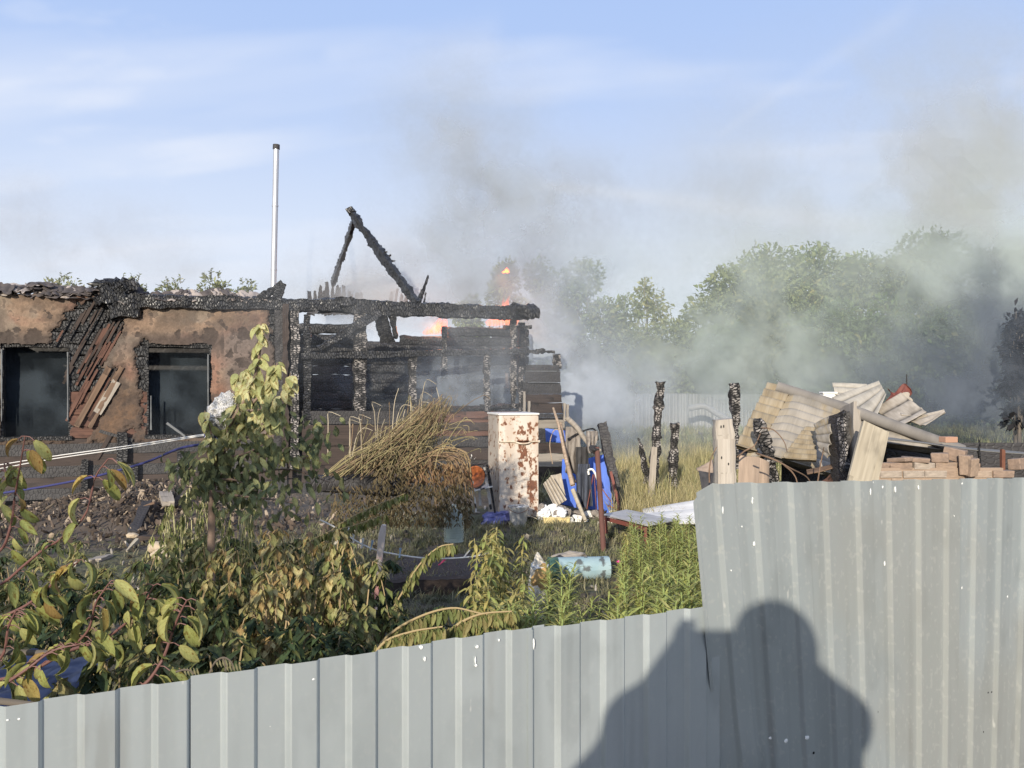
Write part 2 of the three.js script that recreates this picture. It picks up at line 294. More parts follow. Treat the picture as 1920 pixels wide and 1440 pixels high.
// trapezoid profile: from a low flat up a facet to a crest, then down again; q in periods
function profile(q, facet = 0.076) { const t = q - Math.floor(q), k = 0.5 - facet; return t < facet ? t / facet : t < 0.5 ? 1 : t < 0.5 + facet * 0.6 ? 1 - (t - 0.5) / (facet * 0.6) : 0; }
function profKnots(s0, s1, phase, facet = 0.076) {     // the break points of the profile between s0 and s1, each doubled, for crisp folds
  const out = [s0];
  for (let k = Math.floor((s0 - phase) / PITCH) - 1; ; k++) { const b = phase + k * PITCH; if (b > s1) break; for (const q of [0, facet, 0.5, 0.5 + facet * 0.6]) { const s = b + q * PITCH; if (s > s0 + 1e-4 && s < s1 - 1e-4) out.push(s); } }
  out.push(s1); return out;
}
function profiledSheet(s0, s1, phase, put, facet = 0.076, nt = 12, uvo = 0) {   // put(s, t, height of the profile) -> point; every strip has its own vertices
  const acc = new Acc(), ks = profKnots(s0, s1, phase, facet);
  const w = 0.0016;                                        // rolled folds catch the light
  for (let i = 0; i < ks.length - 1; i++) {
    const cols = [ks[i] + (i ? w : 0), ks[i + 1] - (i < ks.length - 2 ? w : 0)];
    if (i) cols.unshift(ks[i] - w);
    for (let k = 0; k < cols.length - 1; k++) {
      const ids = [0, 1].map((e) => { const row = []; for (let j = 0; j <= nt; j++) { const s = cols[k + e], p = put(s, j / nt, profile((s - phase) / PITCH, facet)); row.push(acc.v(p.x, p.y, p.z, s + uvo, j / nt * 1.5 + uvo)); } return row; });
      for (let j = 0; j < nt; j++) acc.quad(ids[0][j], ids[1][j], ids[1][j + 1], ids[0][j + 1]);
    }
  }
  return acc.geo();
}
const fenceYaw = 26.3 * Math.PI / 180;
const FF = new Frame(V(-1.0, 0, -1.666), fenceYaw);
{
  const left = thing('low_metal_fence', 'low pale grey profiled metal fence in front, its top below the plants', 'fence', FF.o, fenceYaw);
  const dark = FF.at(85, 1350).x, bright = FF.at(152, 1350).x, phase = bright - 0.038 * PITCH;
  const cut = [-1.2, FF.at(357, 1290).x, FF.at(985, 1200).x, FF.at(1345, 1140).x], top = 1.472;
  for (let k = 0; k < 3; k++) {
    const s0 = cut[k] - (k ? 0 : 0), s1 = cut[k + 1] + (k < 2 ? 0.055 : 0), off = k * 0.0035;
    mesh('sheet', profiledSheet(s0, s1, phase, (s, t, h) => V(s, lerp(-0.1, top + (k === 1 ? 0.006 : k === 2 ? 0.002 : 0) + 0.002 * Math.sin(s * 7), t), h * DEEP + off + 0.004 * Math.sin(s * 3.1 + k) * t), 0.076, 12, k * 0.37), M.fence, left);
  }
  for (const [y, h] of [[0.35, 0.04], [1.1, 0.04]]) mesh('rail', new THREE.BoxGeometry(2.5, h, 0.02).translate(0.05, y, -0.03), M.rustSteel, left);
  for (const s of [-1, 0.9]) mesh('post', new THREE.BoxGeometry(0.05, 1.42, 0.05).translate(s, 0.71, -0.06), M.rustSteel, left);
  const r = rng(31);
  for (const [x, y, w, h] of [[1002, 1208, 5, 24], [893, 1248, 7, 7], [892, 1238, 4, 18], [797, 1236, 7, 9], [940, 1203, 5, 6], [895, 1213, 9, 7], [451, 1274, 14, 6], [508, 1366, 4, 4], [366, 1417, 8, 5], [35, 1350, 7, 5], [14, 1352, 6, 4], [588, 1274, 6, 4], [790, 1214, 12, 8]]) {
    const a = FF.at(x, y, DEEP + 0.006), k = FF.world(a).z / -F, g = lump(w * k * 0.38, h * k * 0.42, 0.001, x, 0.5, 2, 1.6);
    const q = (((a.x - phase) / PITCH) % 1 + 1) % 1; a.z = profile(q) * DEEP + (x > 357 ? 0.0035 : 0) + (x > 985 ? 0.0035 : 0) + 0.001;
    mesh('bird_dropping', moved(g, a), M.droppings, left);
  }
}
{
  // the taller galvanised sheet on the right leans out over the low one; laid out from its four corners
  const TL = px(1288, 907, 2.33), BL = px(1337, 1440, 2.50), TR = px(1905, 896, 2.98), BR = px(1889, 1440, 3.17);
  const right = thing('tall_metal_fence', 'tall galvanised profiled metal sheet standing on the right, cut corner at its upper left', 'fence', V(TL.x, 0, TL.z), fenceYaw);
  const Lt = TL.distanceTo(TR), inv = new THREE.Matrix4().makeRotationY(fenceYaw).setPosition(right.position).invert();
  const at = (s, t) => { const a = TL.clone().lerp(TR, s / Lt), b = BL.clone().lerp(BR, s / Lt); return a.addScaledVector(b.sub(a), t).applyMatrix4(inv); };     // t 0 at the top, 1 at the frame's lower edge
  const nrm = at(0, 1).sub(at(0, 0)).cross(at(1, 0).sub(at(0, 0))).normalize(); if (nrm.z < 0) nrm.negate();
  const s475 = (() => { const a = px(1350, 906, 2.4).applyMatrix4(inv); return a.x; })(), phase = 0.0815;
  const end = 4.6, topCut = (s) => (s < 0.045 ? 0.055 * (1 - s / 0.045) : 0) - 0.004;
  const put = (s, t, h) => { const tt = lerp(topCut(s), 2.05, t); return at(s, tt).addScaledVector(nrm, h * DEEP + 0.012 + 0.006 * Math.sin(s * 4 + 1) * sstep(0.2, 1, t) + 0.012 * Math.exp(-((s - 0.14) ** 2 + (tt * 0.83 - 0.78) ** 2) * 260)); };
  mesh('sheet', profiledSheet(-0.002, 1.18, phase, put, 0.076, 26, 0.2), M.zinc, right);
  mesh('sheet', profiledSheet(2.22, 3.45, phase, (s, t, h) => put(s, t, h).addScaledVector(nrm, 0.004), 0.076, 26, 0.15), M.zinc, right);
  mesh('sheet', profiledSheet(3.4, end, phase, (s, t, h) => put(s, t, h).addScaledVector(nrm, 0.006), 0.076, 26, 0.45), M.zinc, right);
  mesh('sheet', profiledSheet(1.12, 2.28, phase, (s, t, h) => put(s, t, h).addScaledVector(nrm, 0.002), 0.076, 26, 0.61), M.zinc, right);
  for (const [x, y, w, h] of [[1335, 949, 4, 17], [1395, 1012, 6, 9], [1398, 932, 5, 6], [1397, 937, 4, 9], [1616, 922, 4, 14], [1624, 907, 5, 5], [1645, 916, 4, 6], [1663, 919, 6, 14], [1710, 917, 6, 9], [1646, 1051, 5, 11], [1795, 912, 6, 6], [1889, 909, 4, 7], [1881, 1111, 5, 7], [1775, 967, 2, 4], [1797, 1096, 4, 9], [1842, 1293, 6, 6], [1472, 1372, 15, 9], [1400, 1374, 16, 7], [1428, 1378, 12, 9], [1342, 1057, 3, 4], [1374, 981, 3, 4]]) {
    const Zt = 1 / lerp(1 / 2.36, 1 / 2.98, (x - 1304) / 600), p = px(x, y, Zt).applyMatrix4(inv), s = clamp(p.x / ((at(Lt, 0).x - at(0, 0).x) / Lt), 0, end), t = (y - 906) / 534;
    const k = Zt / F, q = profile((s - phase) / PITCH, 0.076), c = at(s, t).addScaledVector(nrm, q * DEEP + 0.0135 + 0.006 * Math.sin(s * 4 + 1) * sstep(0.2, 1, t / 2.05));
    mesh(y > 1290 && x > 1800 ? 'dent' : 'bird_dropping', moved(lump(w * k * 0.38, h * k * 0.42, 0.001, x + 3, 0.5, 2, 1.6), c), M.droppings, right);
  }
  for (const [x, y] of [[1814, 1366], [1822, 1291], [1829, 1290], [1598, 1326], [1461, 1402]]) {
    const Zt = 1 / lerp(1 / 2.42, 1 / 3.08, (x - 1304) / 600), p = px(x, y, Zt).applyMatrix4(inv), s = p.x / ((at(Lt, 0).x - at(0, 0).x) / Lt), t = (y - 906) / 534;
    mesh('screw_hole', moved(new THREE.SphereGeometry(0.0045, 8, 6).scale(1, 1, 0.4), at(s, t).addScaledVector(nrm, profile((s - phase) / PITCH, 0.076) * DEEP + 0.013 + 0.006 * Math.sin(s * 4 + 1) * sstep(0.2, 1, t / 2.05))), M.darkHole, right);
  }
}
// ---------------------------------------------------------------- the burnt house
const houseYaw = Math.atan2(3.0, 9.1375);
const HF = new Frame(V(-8.7, 0, -14.5), houseYaw);
const house = thing('burnt_house', 'burnt-out wooden house with scorched plaster, empty windows and a charred open frame', 'house', HF.o, houseYaw);
const hp = (x, y, w = 0) => HF.at(x, y, w);
const hm = (n, g, m) => mesh(n, g, m, house);
const uAt = (x, w = 0) => hp(x, 720, w).x;
{
  // --- solid half: log wall with two window openings, under lath and plaster
  const uL = -1.6, uR = uAt(548), top = 3.62;
  const wins = [[uAt(4), uAt(131), hp(66, 819).y, hp(66, 650).y], [uAt(276), uAt(394), hp(335, 815).y, hp(335, 650).y]];
  const courses = 17, h0 = 0.12, ch = (top - h0) / courses;
  for (let k = 0; k < courses; k++) {
    const y0 = h0 + k * ch, ym = y0 + ch / 2; let cuts = [[uL, uR]];
    for (const [a, b, lo, hi] of wins) if (ym > lo && ym < hi) cuts = cuts.flatMap(([p, q]) => (a > p && b < q ? [[p, a], [b, q]] : [[p, q]]));
    for (const [p, q] of cuts) {
      const mid = HF.toPx(V((p + q) / 2, ym, 0)), brown = mid[1] > 728 && mid[1] < 815 && mid[0] > 100 && mid[0] < 300;
      hm('log', beam(V(p, ym, -0.09), V(q, ym, -0.09), ch * 0.985, 0.18, { hint: Y, rough: brown ? 0.008 : 0.016, seed: k * 7 + (p | 0), cell: 0.09, round: 0.35 }), brown ? M.redWood : ym < 1.1 ? M.brownWood : M.charBig);
    }
  }
  // window casings: burnt jambs and sills, and pale strips that paint light caught on their edges
  const jamb = (x, y0, y1, wpx, mat, w = 0.035) => hm('window_frame', beam(hp(x, y1, w), hp(x, y0, w), 0.06, wpx, { hint: V(0, 0, 1), rough: 0.012, seed: x, cell: 0.05 }), mat);
  M.pale = std({ color: [0.13, 0.135, 0.14], roughness: 0.7 });
  for (const [a, b, lo, hi] of wins) {
    for (const u of [a - 0.02, b + 0.02]) hm('window_frame', beam(V(u, lo, -0.1), V(u, hi, -0.1), 0.18, 0.07, { hint: V(0, 0, 1), rough: 0.015, seed: u * 9, cell: 0.05 }), M.charFine);
    hm('window_frame', beam(V(a - 0.04, hi + 0.03, -0.1), V(b + 0.04, hi + 0.03, -0.1), 0.08, 0.17, { hint: Y, rough: 0.02, seed: u9(a), cell: 0.06 }), M.charFine);
    hm('window_sill', beam(V(a - 0.04, lo - 0.03, -0.06), V(b + 0.04, lo - 0.03, -0.06), 0.06, 0.22, { hint: Y, rough: 0.02, seed: u9(b), cell: 0.06 }), M.charFine);
  }
  function u9(v) { return Math.abs(v) * 13 + 2; }
  for (const [x, y0, y1, w] of [[127, 660, 787, 0.02], [3, 655, 790, 0.02], [283, 742, 806, 0.02], [390, 664, 775, 0.02]]) hm('window_frame', beam(hp(x, y1, 0.05), hp(x, y0, 0.05), 0.03, w, { hint: V(0, 0, 1), rough: 0.008, seed: x, cell: 0.06 }), M.pale);
  hm('window_frame', beam(hp(313, 793, 0.0), hp(347, 818, 0.05), 0.035, 0.035, { rough: 0.006, seed: 3 }), M.pale);

  // plaster: one sheet with torn edges; what it lost shows the logs and laths behind it
  const seg = (px0, py0, pts) => { let best = 1e9, inside = false; for (let i = 0, j = pts.length - 1; i < pts.length; j = i++) { const [ax, ay] = pts[i], [bx, by] = pts[j]; if ((ay > py0) !== (by > py0) && px0 < (bx - ax) * (py0 - ay) / (by - ay) + ax) inside = !inside; const t = clamp(((px0 - ax) * (bx - ax) + (py0 - ay) * (by - ay)) / ((bx - ax) ** 2 + (by - ay) ** 2)); best = Math.min(best, Math.hypot(px0 - ax - t * (bx - ax), py0 - ay - t * (by - ay))); } return inside ? -best : best; };
  const bare = [
    [[96, 648], [102, 618], [128, 588], [150, 572], [186, 560], [228, 570], [243, 590], [228, 600], [232, 612], [214, 640], [200, 668], [182, 690], [205, 696], [214, 688], [228, 690], [214, 730], [198, 768], [180, 800], [160, 830], [128, 830], [128, 660]],
    [[196, 548], [268, 548], [266, 584], [250, 592], [212, 590]], [[258, 655], [276, 640], [280, 790], [268, 800]],
    [[504, 552], [560, 552], [560, 900], [536, 900], [524, 700], [510, 640]], [[-60, 832], [520, 836], [560, 1100], [-120, 1100]], [[222, 822], [250, 800], [246, 840], [226, 860]],
  ];
  const hole = (x, y) => Math.min(...bare.map((b) => seg(x, y, b)));
  const spotHole = (x, y) => { let d = 40; for (const [a, b, r] of [[284, 590, 9], [258, 627, 6], [235, 626, 5], [412, 604, 4], [335, 626, 7], [367, 626, 5], [457, 626, 13], [438, 624, 6], [420, 612, 4], [395, 630, 18], [432, 664, 7], [456, 680, 12], [474, 672, 8], [30, 620, 5], [63, 632, 16], [15, 635, 17], [436, 700, 5], [468, 700, 6], [92, 590, 6]]) d = Math.min(d, Math.hypot(x - a, (y - b) * 1.1) - r); return d; };
  const nu = 430, nv = 200, u0 = uL, u1 = uR + 0.0, y0 = 0.95, y1 = top + 0.02, plastCol = new Map();
  const P = (s, t) => { const u = lerp(u0, u1, s), y = lerp(y0, y1, t), p = HF.toPx(V(u, y, 0.03)); return [u, y, p[0], p[1]]; };
  const inWin = (u, y) => wins.some(([a, b, lo, hi]) => u > a - 0.012 + 0.03 * (vn(y * 9, 2, 3) - 0.5) && u < b + 0.012 + 0.03 * (vn(y * 9, 5, 3) - 0.5) && y > lo - 0.03 && y < hi + 0.02 + 0.05 * vn(u * 8, 3, 3));
  const wob = (x, y) => (fbm(x * 0.09, y * 0.09, 3, 4) - 0.5) * 26 + (vn(x * 0.5, y * 0.5, 8) - 0.5) * 5;
  const keep = (s, t) => { const [u, y, x, yy] = P(s, t); return !inWin(u, y) && hole(x, yy) + wob(x, yy) > 0; };
  const col = (s, t) => {
    const [u, y, x, yy] = P(s, t), n = fbm(x * 0.02, yy * 0.02, 1, 5), f = fbm(x * 0.12, yy * 0.12, 4, 4), f2 = vn(x * 0.7, yy * 0.7, 6);
    let c = mix3(C(150, 122, 100), C(178, 150, 124), n);
    c = mix3(c, C(162, 116, 96), sstep(0.52, 0.7, fbm(x * 0.013 + 4, yy * 0.02, 2, 4)) * 0.75);
    c = mix3(c, C(146, 132, 116), sstep(0.44, 0.6, fbm(x * 0.016, yy * 0.022, 12, 4)) * 0.8);
    c = mix3(c, C(122, 112, 104), sstep(612, 645, yy + 14 * (f - 0.5)) * sstep(690, 650, yy) * 0.6);
    c = mix3(c, C(132, 118, 110), sstep(395, 440, x) * sstep(600, 640, yy) * 0.85);            // grey bare render right of the window
    c = mix3(c, C(112, 84, 60), sstep(690, 750, yy) * sstep(400, 300, x));                    // brown clay lower down
    c = mix3(c, C(136, 88, 64), sstep(690, 740, yy) * sstep(395, 410, x) * sstep(440, 415, x) * 0.8);
    c = mix3(c, C(124, 88, 54), sstep(735, 760, yy) * sstep(0.52, 0.64, f) * 0.7);
    const soot = Math.max(sstep(648 + 0, 600, yy) * 0, sstep(18 + 26 * n, 0, Math.abs(hole(x, yy)) + 12 * (f - 0.5)) * 0.75, sstep(1, -1, spotHole(x, yy) + (f - 0.5) * 22 + (f2 - 0.5) * 3) * 0.9, sstep(0.56, 0.68, fbm(x * 0.03, yy * 0.04, 21, 4)) * sstep(660, 720, yy) * 0.8, sstep(30, 4, Math.abs(yy - 640) + 12 * (f - 0.5)) * (x < 145 || (x > 262 && x < 420) ? 0.8 : 0.2), sstep(800, 835, yy) * 0.75, sstep(556, 548, yy) * 0.7, sstep(0.60, 0.63, f) * 0.8 * sstep(400, 440, x), sstep(0.63, 0.66, f) * 0.65, sstep(0.52, 0.64, fbm(x * 0.011 + 7, yy * 0.02, 33, 4)) * 0.6, sstep(655, 600, yy) * sstep(0.42, 0.6, n) * (Math.abs(x - 66) < 85 || Math.abs(x - 335) < 75 ? 0.6 : 0.15));
    c = mix3(c, C(52, 42, 38), soot);
    c = mix3(c, mul3([0.2, 0.16, 0.135], 1), 0.25);
    return mul3(c, 0.8 * (0.66 + 0.62 * f) * (0.86 + 0.28 * f2));
  };
  const plTex = tex(1280, 560, (s, t) => col(s, t)); plTex.wrapS = plTex.wrapT = THREE.ClampToEdgeWrapping;
  const pl = sheet((s, t) => { const [u, y, x, yy] = P(s, t), d = hole(x, yy) + wob(x, yy), e = sstep(2, -4, spotHole(x, yy)); return V(u + (vn(x, yy, 3) - 0.5) * 0.02, y + (vn(x, yy, 5) - 0.5) * 0.02, 0.012 + 0.03 * sstep(0, 8, d) + 0.01 * (fbm(u * 3, y * 3, 2, 3) - 0.5) + 0.003 * (vn(u * 24, y * 24, 7) - 0.5) - e * 0.012); }, nu, nv, 0, { keep });
  hm('plaster', pl, std({ map: plTex, roughness: 0.95, bumpMap: rep(tex(512, 512, g1((u, v) => fbm(u * 24, v * 24, 6, 5, 24)), false), 6, 2.7), bumpScale: 0.012 }));
  // laths in the bare patch, all slanting the same way
  const rl = rng(5);
  for (let k = 0; k < 95; k++) {
    const t = k / 94, x0 = 138 + t * 112 - 30 * rl(), y0p = 562 + 235 * rl(), L = 18 + 62 * rl(), a = [x0, y0p], b = [x0 - L * 0.55, y0p + L];
    if (hole(...a) > 4 || hole(...b) > 12 || b[1] > 815) continue;
    hm('lath', beam(hp(a[0], a[1], 0.02 + 0.02 * rl()), hp(b[0], b[1], 0.02 + 0.02 * rl()), 0.012, 0.022 + 0.02 * rl(), { hint: V(0, 0, 1), seed: k, ragged: 0.05, rough: 0.006 }), y0p > 690 ? (k % 3 ? M.redWood : M.lath) : y0p > 600 ? (k % 3 ? M.redWood : M.brownWood) : k % 2 ? M.brownWood : M.charFine);
  }
  for (const [x0, y0p, x1, y1p, w, m] of [[205, 688, 143, 800, 0.09, M.lath], [229, 687, 168, 802, 0.075, M.lath], [219, 715, 182, 775, 0.14, M.greyWood], [196, 745, 160, 800, 0.05, M.redWood], [207, 816, 180, 862, 0.07, M.brownWood], [186, 808, 250, 826, 0.05, M.sootWood]]) hm('lath', beam(hp(x0, y0p, 0.07), hp(x1, y1p, 0.075), 0.02, w, { hint: V(0, 0, 1), rough: 0.006, seed: x0, ragged: 0.05 }), m);

  // lower wall: standing stubs of the porch cladding in front of the soot-dark boards
  for (const [x, y0p, y1p, w] of [[228, 812, 868, 0.17], [158, 862, 934, 0.1], [250, 868, 950, 0.12], [338, 845, 902, 0.11], [400, 800, 870, 0.08]]) hm('post', beam(hp(x, y1p, 0.14), hp(x + 2, y0p, 0.12), 0.1, w, { hint: V(0, 0, 1), rough: 0.025, seed: x, ragged: 0.08 }), M.charFine);
  for (let k = 0; k < 5; k++) hm('plank', beam(V(uL, 0.2 + k * 0.19, 0.04), V(uR - 0.1, 0.2 + k * 0.19 + 0.02, 0.04), 0.185, 0.03, { hint: Y, rough: 0.008, seed: k + 60, cell: 0.12 }), k % 2 ? M.brownWood : M.sootWood);

  // floor, inner walls, ceiling of the solid half: a closed dark room
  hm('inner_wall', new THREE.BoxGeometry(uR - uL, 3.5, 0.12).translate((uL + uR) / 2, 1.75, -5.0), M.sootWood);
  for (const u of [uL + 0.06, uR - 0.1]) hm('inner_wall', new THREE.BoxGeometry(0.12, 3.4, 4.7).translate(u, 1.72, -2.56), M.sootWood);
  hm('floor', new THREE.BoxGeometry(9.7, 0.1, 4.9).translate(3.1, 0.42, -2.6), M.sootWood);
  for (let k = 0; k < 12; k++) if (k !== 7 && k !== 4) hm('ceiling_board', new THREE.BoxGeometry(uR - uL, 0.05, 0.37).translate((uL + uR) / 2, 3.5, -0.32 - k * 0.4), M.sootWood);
}
{
  // --- wall plate: the long charred beam, and a shorter one that still lies on it
  hm('wall_plate', beam(hp(258, 565, 0.02), hp(640, 573, 0.02), 0.235, 0.26, { hint: Y, rough: 0.05, seed: 11, cell: 0.055, ragged: 0.15, round: 0.3 }), M.char);
  hm('wall_plate', beam(hp(600, 574, -0.06), hp(995, 588, -0.02), 0.26, 0.24, { hint: Y, rough: 0.055, seed: 12, cell: 0.055, ragged: 0.15, round: 0.3 }), M.char);
  hm('wall_plate', beam(hp(628, 565, 0.05), hp(664, 566, 0.0), 0.12, 0.2, { hint: Y, rough: 0.06, seed: 13, cell: 0.05, ragged: 0.1 }), M.char);
  hm('wall_plate', beam(hp(840, 576, 0.05), hp(965, 581, 0.0), 0.1, 0.14, { hint: Y, rough: 0.07, seed: 14, cell: 0.05, ragged: 0.1 }), M.char);
  hm('beam_end', beam(hp(958, 585, 0.18), hp(1004, 584, 0.05), 0.22, 0.3, { hint: Y, rough: 0.13, seed: 15, cell: 0.06, ragged: 0.15, round: 0.7 }), M.char);
  hm('wall_plate', beam(hp(945, 614, -0.3), hp(995, 613, -0.3), 0.07, 0.16, { hint: Y, rough: 0.03, seed: 16 }), M.char);
  // rafters, meeting at the ridge
  const apex = hp(658, 398, -2.5), rf = (a, b, h, seed) => hm('rafter', beam(a, b, h, 0.1, { rough: 0.045, seed, cell: 0.05, ragged: 0.06 }), M.char);
  rf(apex, hp(783, 572, 0.0), 0.17, 21);
  rf(hp(665, 412, -2.5), hp(624, 534, -5.0), 0.17, 22);
  hm('rafter', beam(hp(652, 398, -2.46), hp(662, 391, -2.4), 0.1, 0.07, { rough: 0.06, seed: 23 }), M.char);
  for (const [a, b, c, d] of [[727, 490, 742, 489], [722, 482, 733, 478], [716, 474, 726, 472], [733, 500, 741, 497], [700, 455, 708, 452], [745, 515, 752, 513]]) hm('splinter', beam(hp(a, b, -1.2), hp(c, d, -1.15), 0.05, 0.08, { rough: 0.03, seed: a, taper: 0.25 }), M.charFine);
  // boards of the far gable, burnt to uneven points
  const r = rng(77);
  const spike = (x, yt, yb, w, wd, lean = 0) => hm('gable_board', beam(hp(x, yb, wd), hp(x + lean, yt, wd), 0.03, w, { hint: V(0, 0, 1), rough: 0.03, seed: x, taper: 0.45, ragged: 0.12 }), M.sootWood);
  for (let k = 0; k < 13; k++) spike(583 + k * 8, 524 + 22 * Math.abs(k - 5) / 7 + 14 * r(), 590, 0.17, -4.9, (r() - 0.5) * 8);
  for (let k = 0; k < 5; k++) spike(730 + k * 9, 541 + 14 * r(), 585, 0.12, -3.4, 6);
  for (const [x, yt, l] of [[783, 540, 8], [793, 545, 6]]) spike(x, yt, 585, 0.08, -2.2, l);
  hm('rafter', beam(hp(783, 572, -1.0), hp(803, 516, -1.2), 0.06, 0.05, { rough: 0.03, seed: 41, taper: 0.5 }), M.charFine);
  // what is left of the eaves over the solid half: broken slates, a charred block of boards, a hooked stump
  M.slateLight = std({ map: tex(256, 256, (u, v) => mul3(mix3([0.23, 0.19, 0.17], [0.48, 0.42, 0.38], fbm(u * 6, v * 6, 2, 4, 6)), 0.9)), roughness: 0.95 });
  M.slateDark = std({ map: tex(256, 256, (u, v) => mix3([0.03, 0.027, 0.027], [0.12, 0.1, 0.095], fbm(u * 8, v * 8, 4, 4, 8))), roughness: 0.95 });
  const frag = (x, y, w, L, D, rot, mat, n) => { const f = sheet((s, t) => V((s - 0.5) * L + 0.06 * (vn(t * 5, x, 2) - 0.5), 0.012 * Math.sin(s * n * 6.283 + w * 9) + 0.05 * (vn(s * 5 + x, t * 4, 1) - 0.5), (t - 0.5) * D * (0.6 + 0.7 * vn(s * 6, x, 4))), 18, 5, 0.014, { su: L, tu: D }); hm('slate', moved(f, hp(x, y, w), new THREE.Euler(rot + (r() - 0.5) * 0.5, (r() - 0.5) * 1.1, (r() - 0.5) * 0.3)), mat); };
  for (let k = 0; k < 54; k++) { const x = -14 + k * 9.6; frag(x, 557 - 9 * r() - (x < 190 ? 8 : 0) + x * 0.006, 0.08 - 0.25 * r(), 0.14 + 0.24 * r(), 0.3, 0.45, r() < (x > 290 ? 0.42 : 0.18) ? M.slateLight : M.slateDark, 2); }
  for (const [x, y, L] of [[30, 541, 0.6], [72, 541, 0.5], [110, 545, 0.5], [20, 545, 0.5]]) frag(x, y, -0.2, L, 0.5, 0.3, M.slateLight, 1);
  for (const [x, y, L] of [[75, 534, 0.35], [118, 548, 0.5], [152, 556, 0.5], [88, 548, 0.4], [140, 548, 0.4]]) frag(x, y, -0.05, L, 0.4, 0.4, M.slateDark, 1);
  for (const [x0, y0, x1, y1, h] of [[183, 552, 254, 534, 0.2], [192, 545, 222, 528, 0.1], [215, 540, 234, 526, 0.09], [222, 545, 256, 530, 0.13], [184, 536, 192, 528, 0.07], [214, 534, 210, 526, 0.05], [190, 556, 265, 562, 0.2], [175, 566, 230, 558, 0.15]]) hm('charred_block', beam(hp(x0, y0, 0.05), hp(x1, y1, -0.05), h, 0.3, { rough: 0.08, seed: x0 + y0, cell: 0.06, ragged: 0.16 }), M.char);
  hm('charred_block', beam(hp(203, 575, 0.06), hp(268, 575, 0.06), 0.34, 0.14, { hint: Y, rough: 0.08, seed: 8, cell: 0.07, ragged: 0.2 }), M.char);
  hm('charred_block', beam(hp(486, 560, 0.05), hp(530, 533, 0.05), 0.1, 0.3, { rough: 0.05, seed: 9, cell: 0.05 }), M.char);
  hm('charred_block', beam(hp(528, 532, 0.05), hp(518, 562, 0.05), 0.15, 0.3, { rough: 0.05, seed: 10, cell: 0.05, hint: V(1, 0, 0) }), M.char);
}
{
  // --- open half: charred frame in front, the log wall of the inner room behind it
  const post = (x, y0, y1, wpx, w, mat = M.char, lean = 0, dpt = 0.12) => hm('post', beam(hp(x + lean, y1, w), hp(x, y0, w), dpt, wpx / 100, { hint: V(0, 0, 1), rough: 0.04, seed: x, cell: 0.045 }), mat);
  post(524, 566, 860, 17, 0.05, M.sootWood); post(535, 570, 850, 10, 0.1, M.brownWood);
  post(552, 572, 880, 15, 0.08, M.ash); post(576, 590, 870, 12, -0.02, M.char); post(675, 585, 772, 22, -0.02, M.ash);
  post(773, 668, 772, 14, 0.0, M.ash); post(833, 612, 765, 10, -1.1, M.ash); post(913, 662, 772, 9, 0.02, M.ash);
  post(962, 600, 765, 10, -0.2, M.ash); post(978, 605, 700, 14, -0.6, M.charFine); post(976, 688, 785, 9, 0.14, M.ash); post(1043, 664, 692, 13, 0.1, M.ash, 2);
  hm('rail', beam(hp(565, 668, 0.09), hp(985, 658, 0.09), 0.115, 0.1, { hint: Y, rough: 0.03, seed: 51, cell: 0.045 }), M.char);
  hm('rail', beam(hp(983, 659, 0.09), hp(1040, 660, 0.13), 0.075, 0.08, { hint: Y, rough: 0.05, seed: 52, cell: 0.04, taper: 0.55 }), M.charFine);
  hm('rail', beam(hp(992, 659, 0.1), hp(1022, 659, 0.13), 0.1, 0.09, { hint: Y, rough: 0.06, seed: 53, cell: 0.04, taper: 0.7 }), M.charFine);
  hm('rail', beam(hp(562, 655, 0.0), hp(690, 656, 0.0), 0.06, 0.1, { hint: Y, rough: 0.02, seed: 54 }), M.charFine);
  hm('brace', beam(hp(712, 584, 0.1), hp(598, 655, 0.16), 0.17, 0.13, { rough: 0.05, seed: 55, cell: 0.05, taper: 0.6 }), M.char);
  for (const [x0, y0, x1, y1, w] of [[712, 590, 722, 640, 0.2], [735, 588, 741, 634, 0.16], [716, 585, 732, 640, 0.16]]) hm('brace', beam(hp(x0, y0, 0.0), hp(x1, y1, -0.3), w, 0.14, { hint: V(1, 0, 0), rough: 0.06, seed: x0, cell: 0.05, taper: 0.75 }), M.char);
  // log wall of the inner room (2.6 m back)
  const W2 = -2.6, opening = [uAt(581, W2), uAt(664, W2), hp(620, 772, W2).y, hp(620, 673, W2).y];
  const tops = [[560, 600], [664, 596], [678, 592], [690, 640], [742, 640], [752, 618], [835, 616], [838, 611], [990, 611]];
  const topAt = (x) => { for (let i = 0; i < tops.length - 1; i++) if (x <= tops[i + 1][0]) return lerp(tops[i][1], tops[i + 1][1], clamp((x - tops[i][0]) / (tops[i + 1][0] - tops[i][0]))); return 612; };
  const hCourse = 0.215;
  for (let k = 0; k < 16; k++) {
    const ym = 0.4 + (k + 0.5) * hCourse;
    const spans = []; let open = null;
    for (let x = 556; x <= 990; x += 3) { const u = uAt(x, W2), ok = HF.toPx(V(u, ym + hCourse * 0.35, W2))[1] > topAt(x) && !(u > opening[0] && u < opening[1] && ym > opening[2] && ym < opening[3]); if (ok && open === null) open = u; if ((!ok || x > 986) && open !== null) { if (u - open > 0.25) spans.push([open, u]); open = null; } }
    for (const [p, q] of spans) hm('log', beam(V(p, ym, W2), V(q, ym + 0.015 * Math.sin(k * 3), W2), hCourse * 0.97, 0.2, { hint: Y, rough: 0.03, seed: k * 5 + p, cell: 0.06, ragged: 0.12, round: 0.6 }), M.charBig);
  }
  hm('window_frame', beam(V(opening[0], opening[2], W2 + 0.1), V(opening[0], opening[3], W2 + 0.1), 0.1, 0.1, { hint: V(0, 0, 1), rough: 0.02, seed: 4 }), M.charFine);
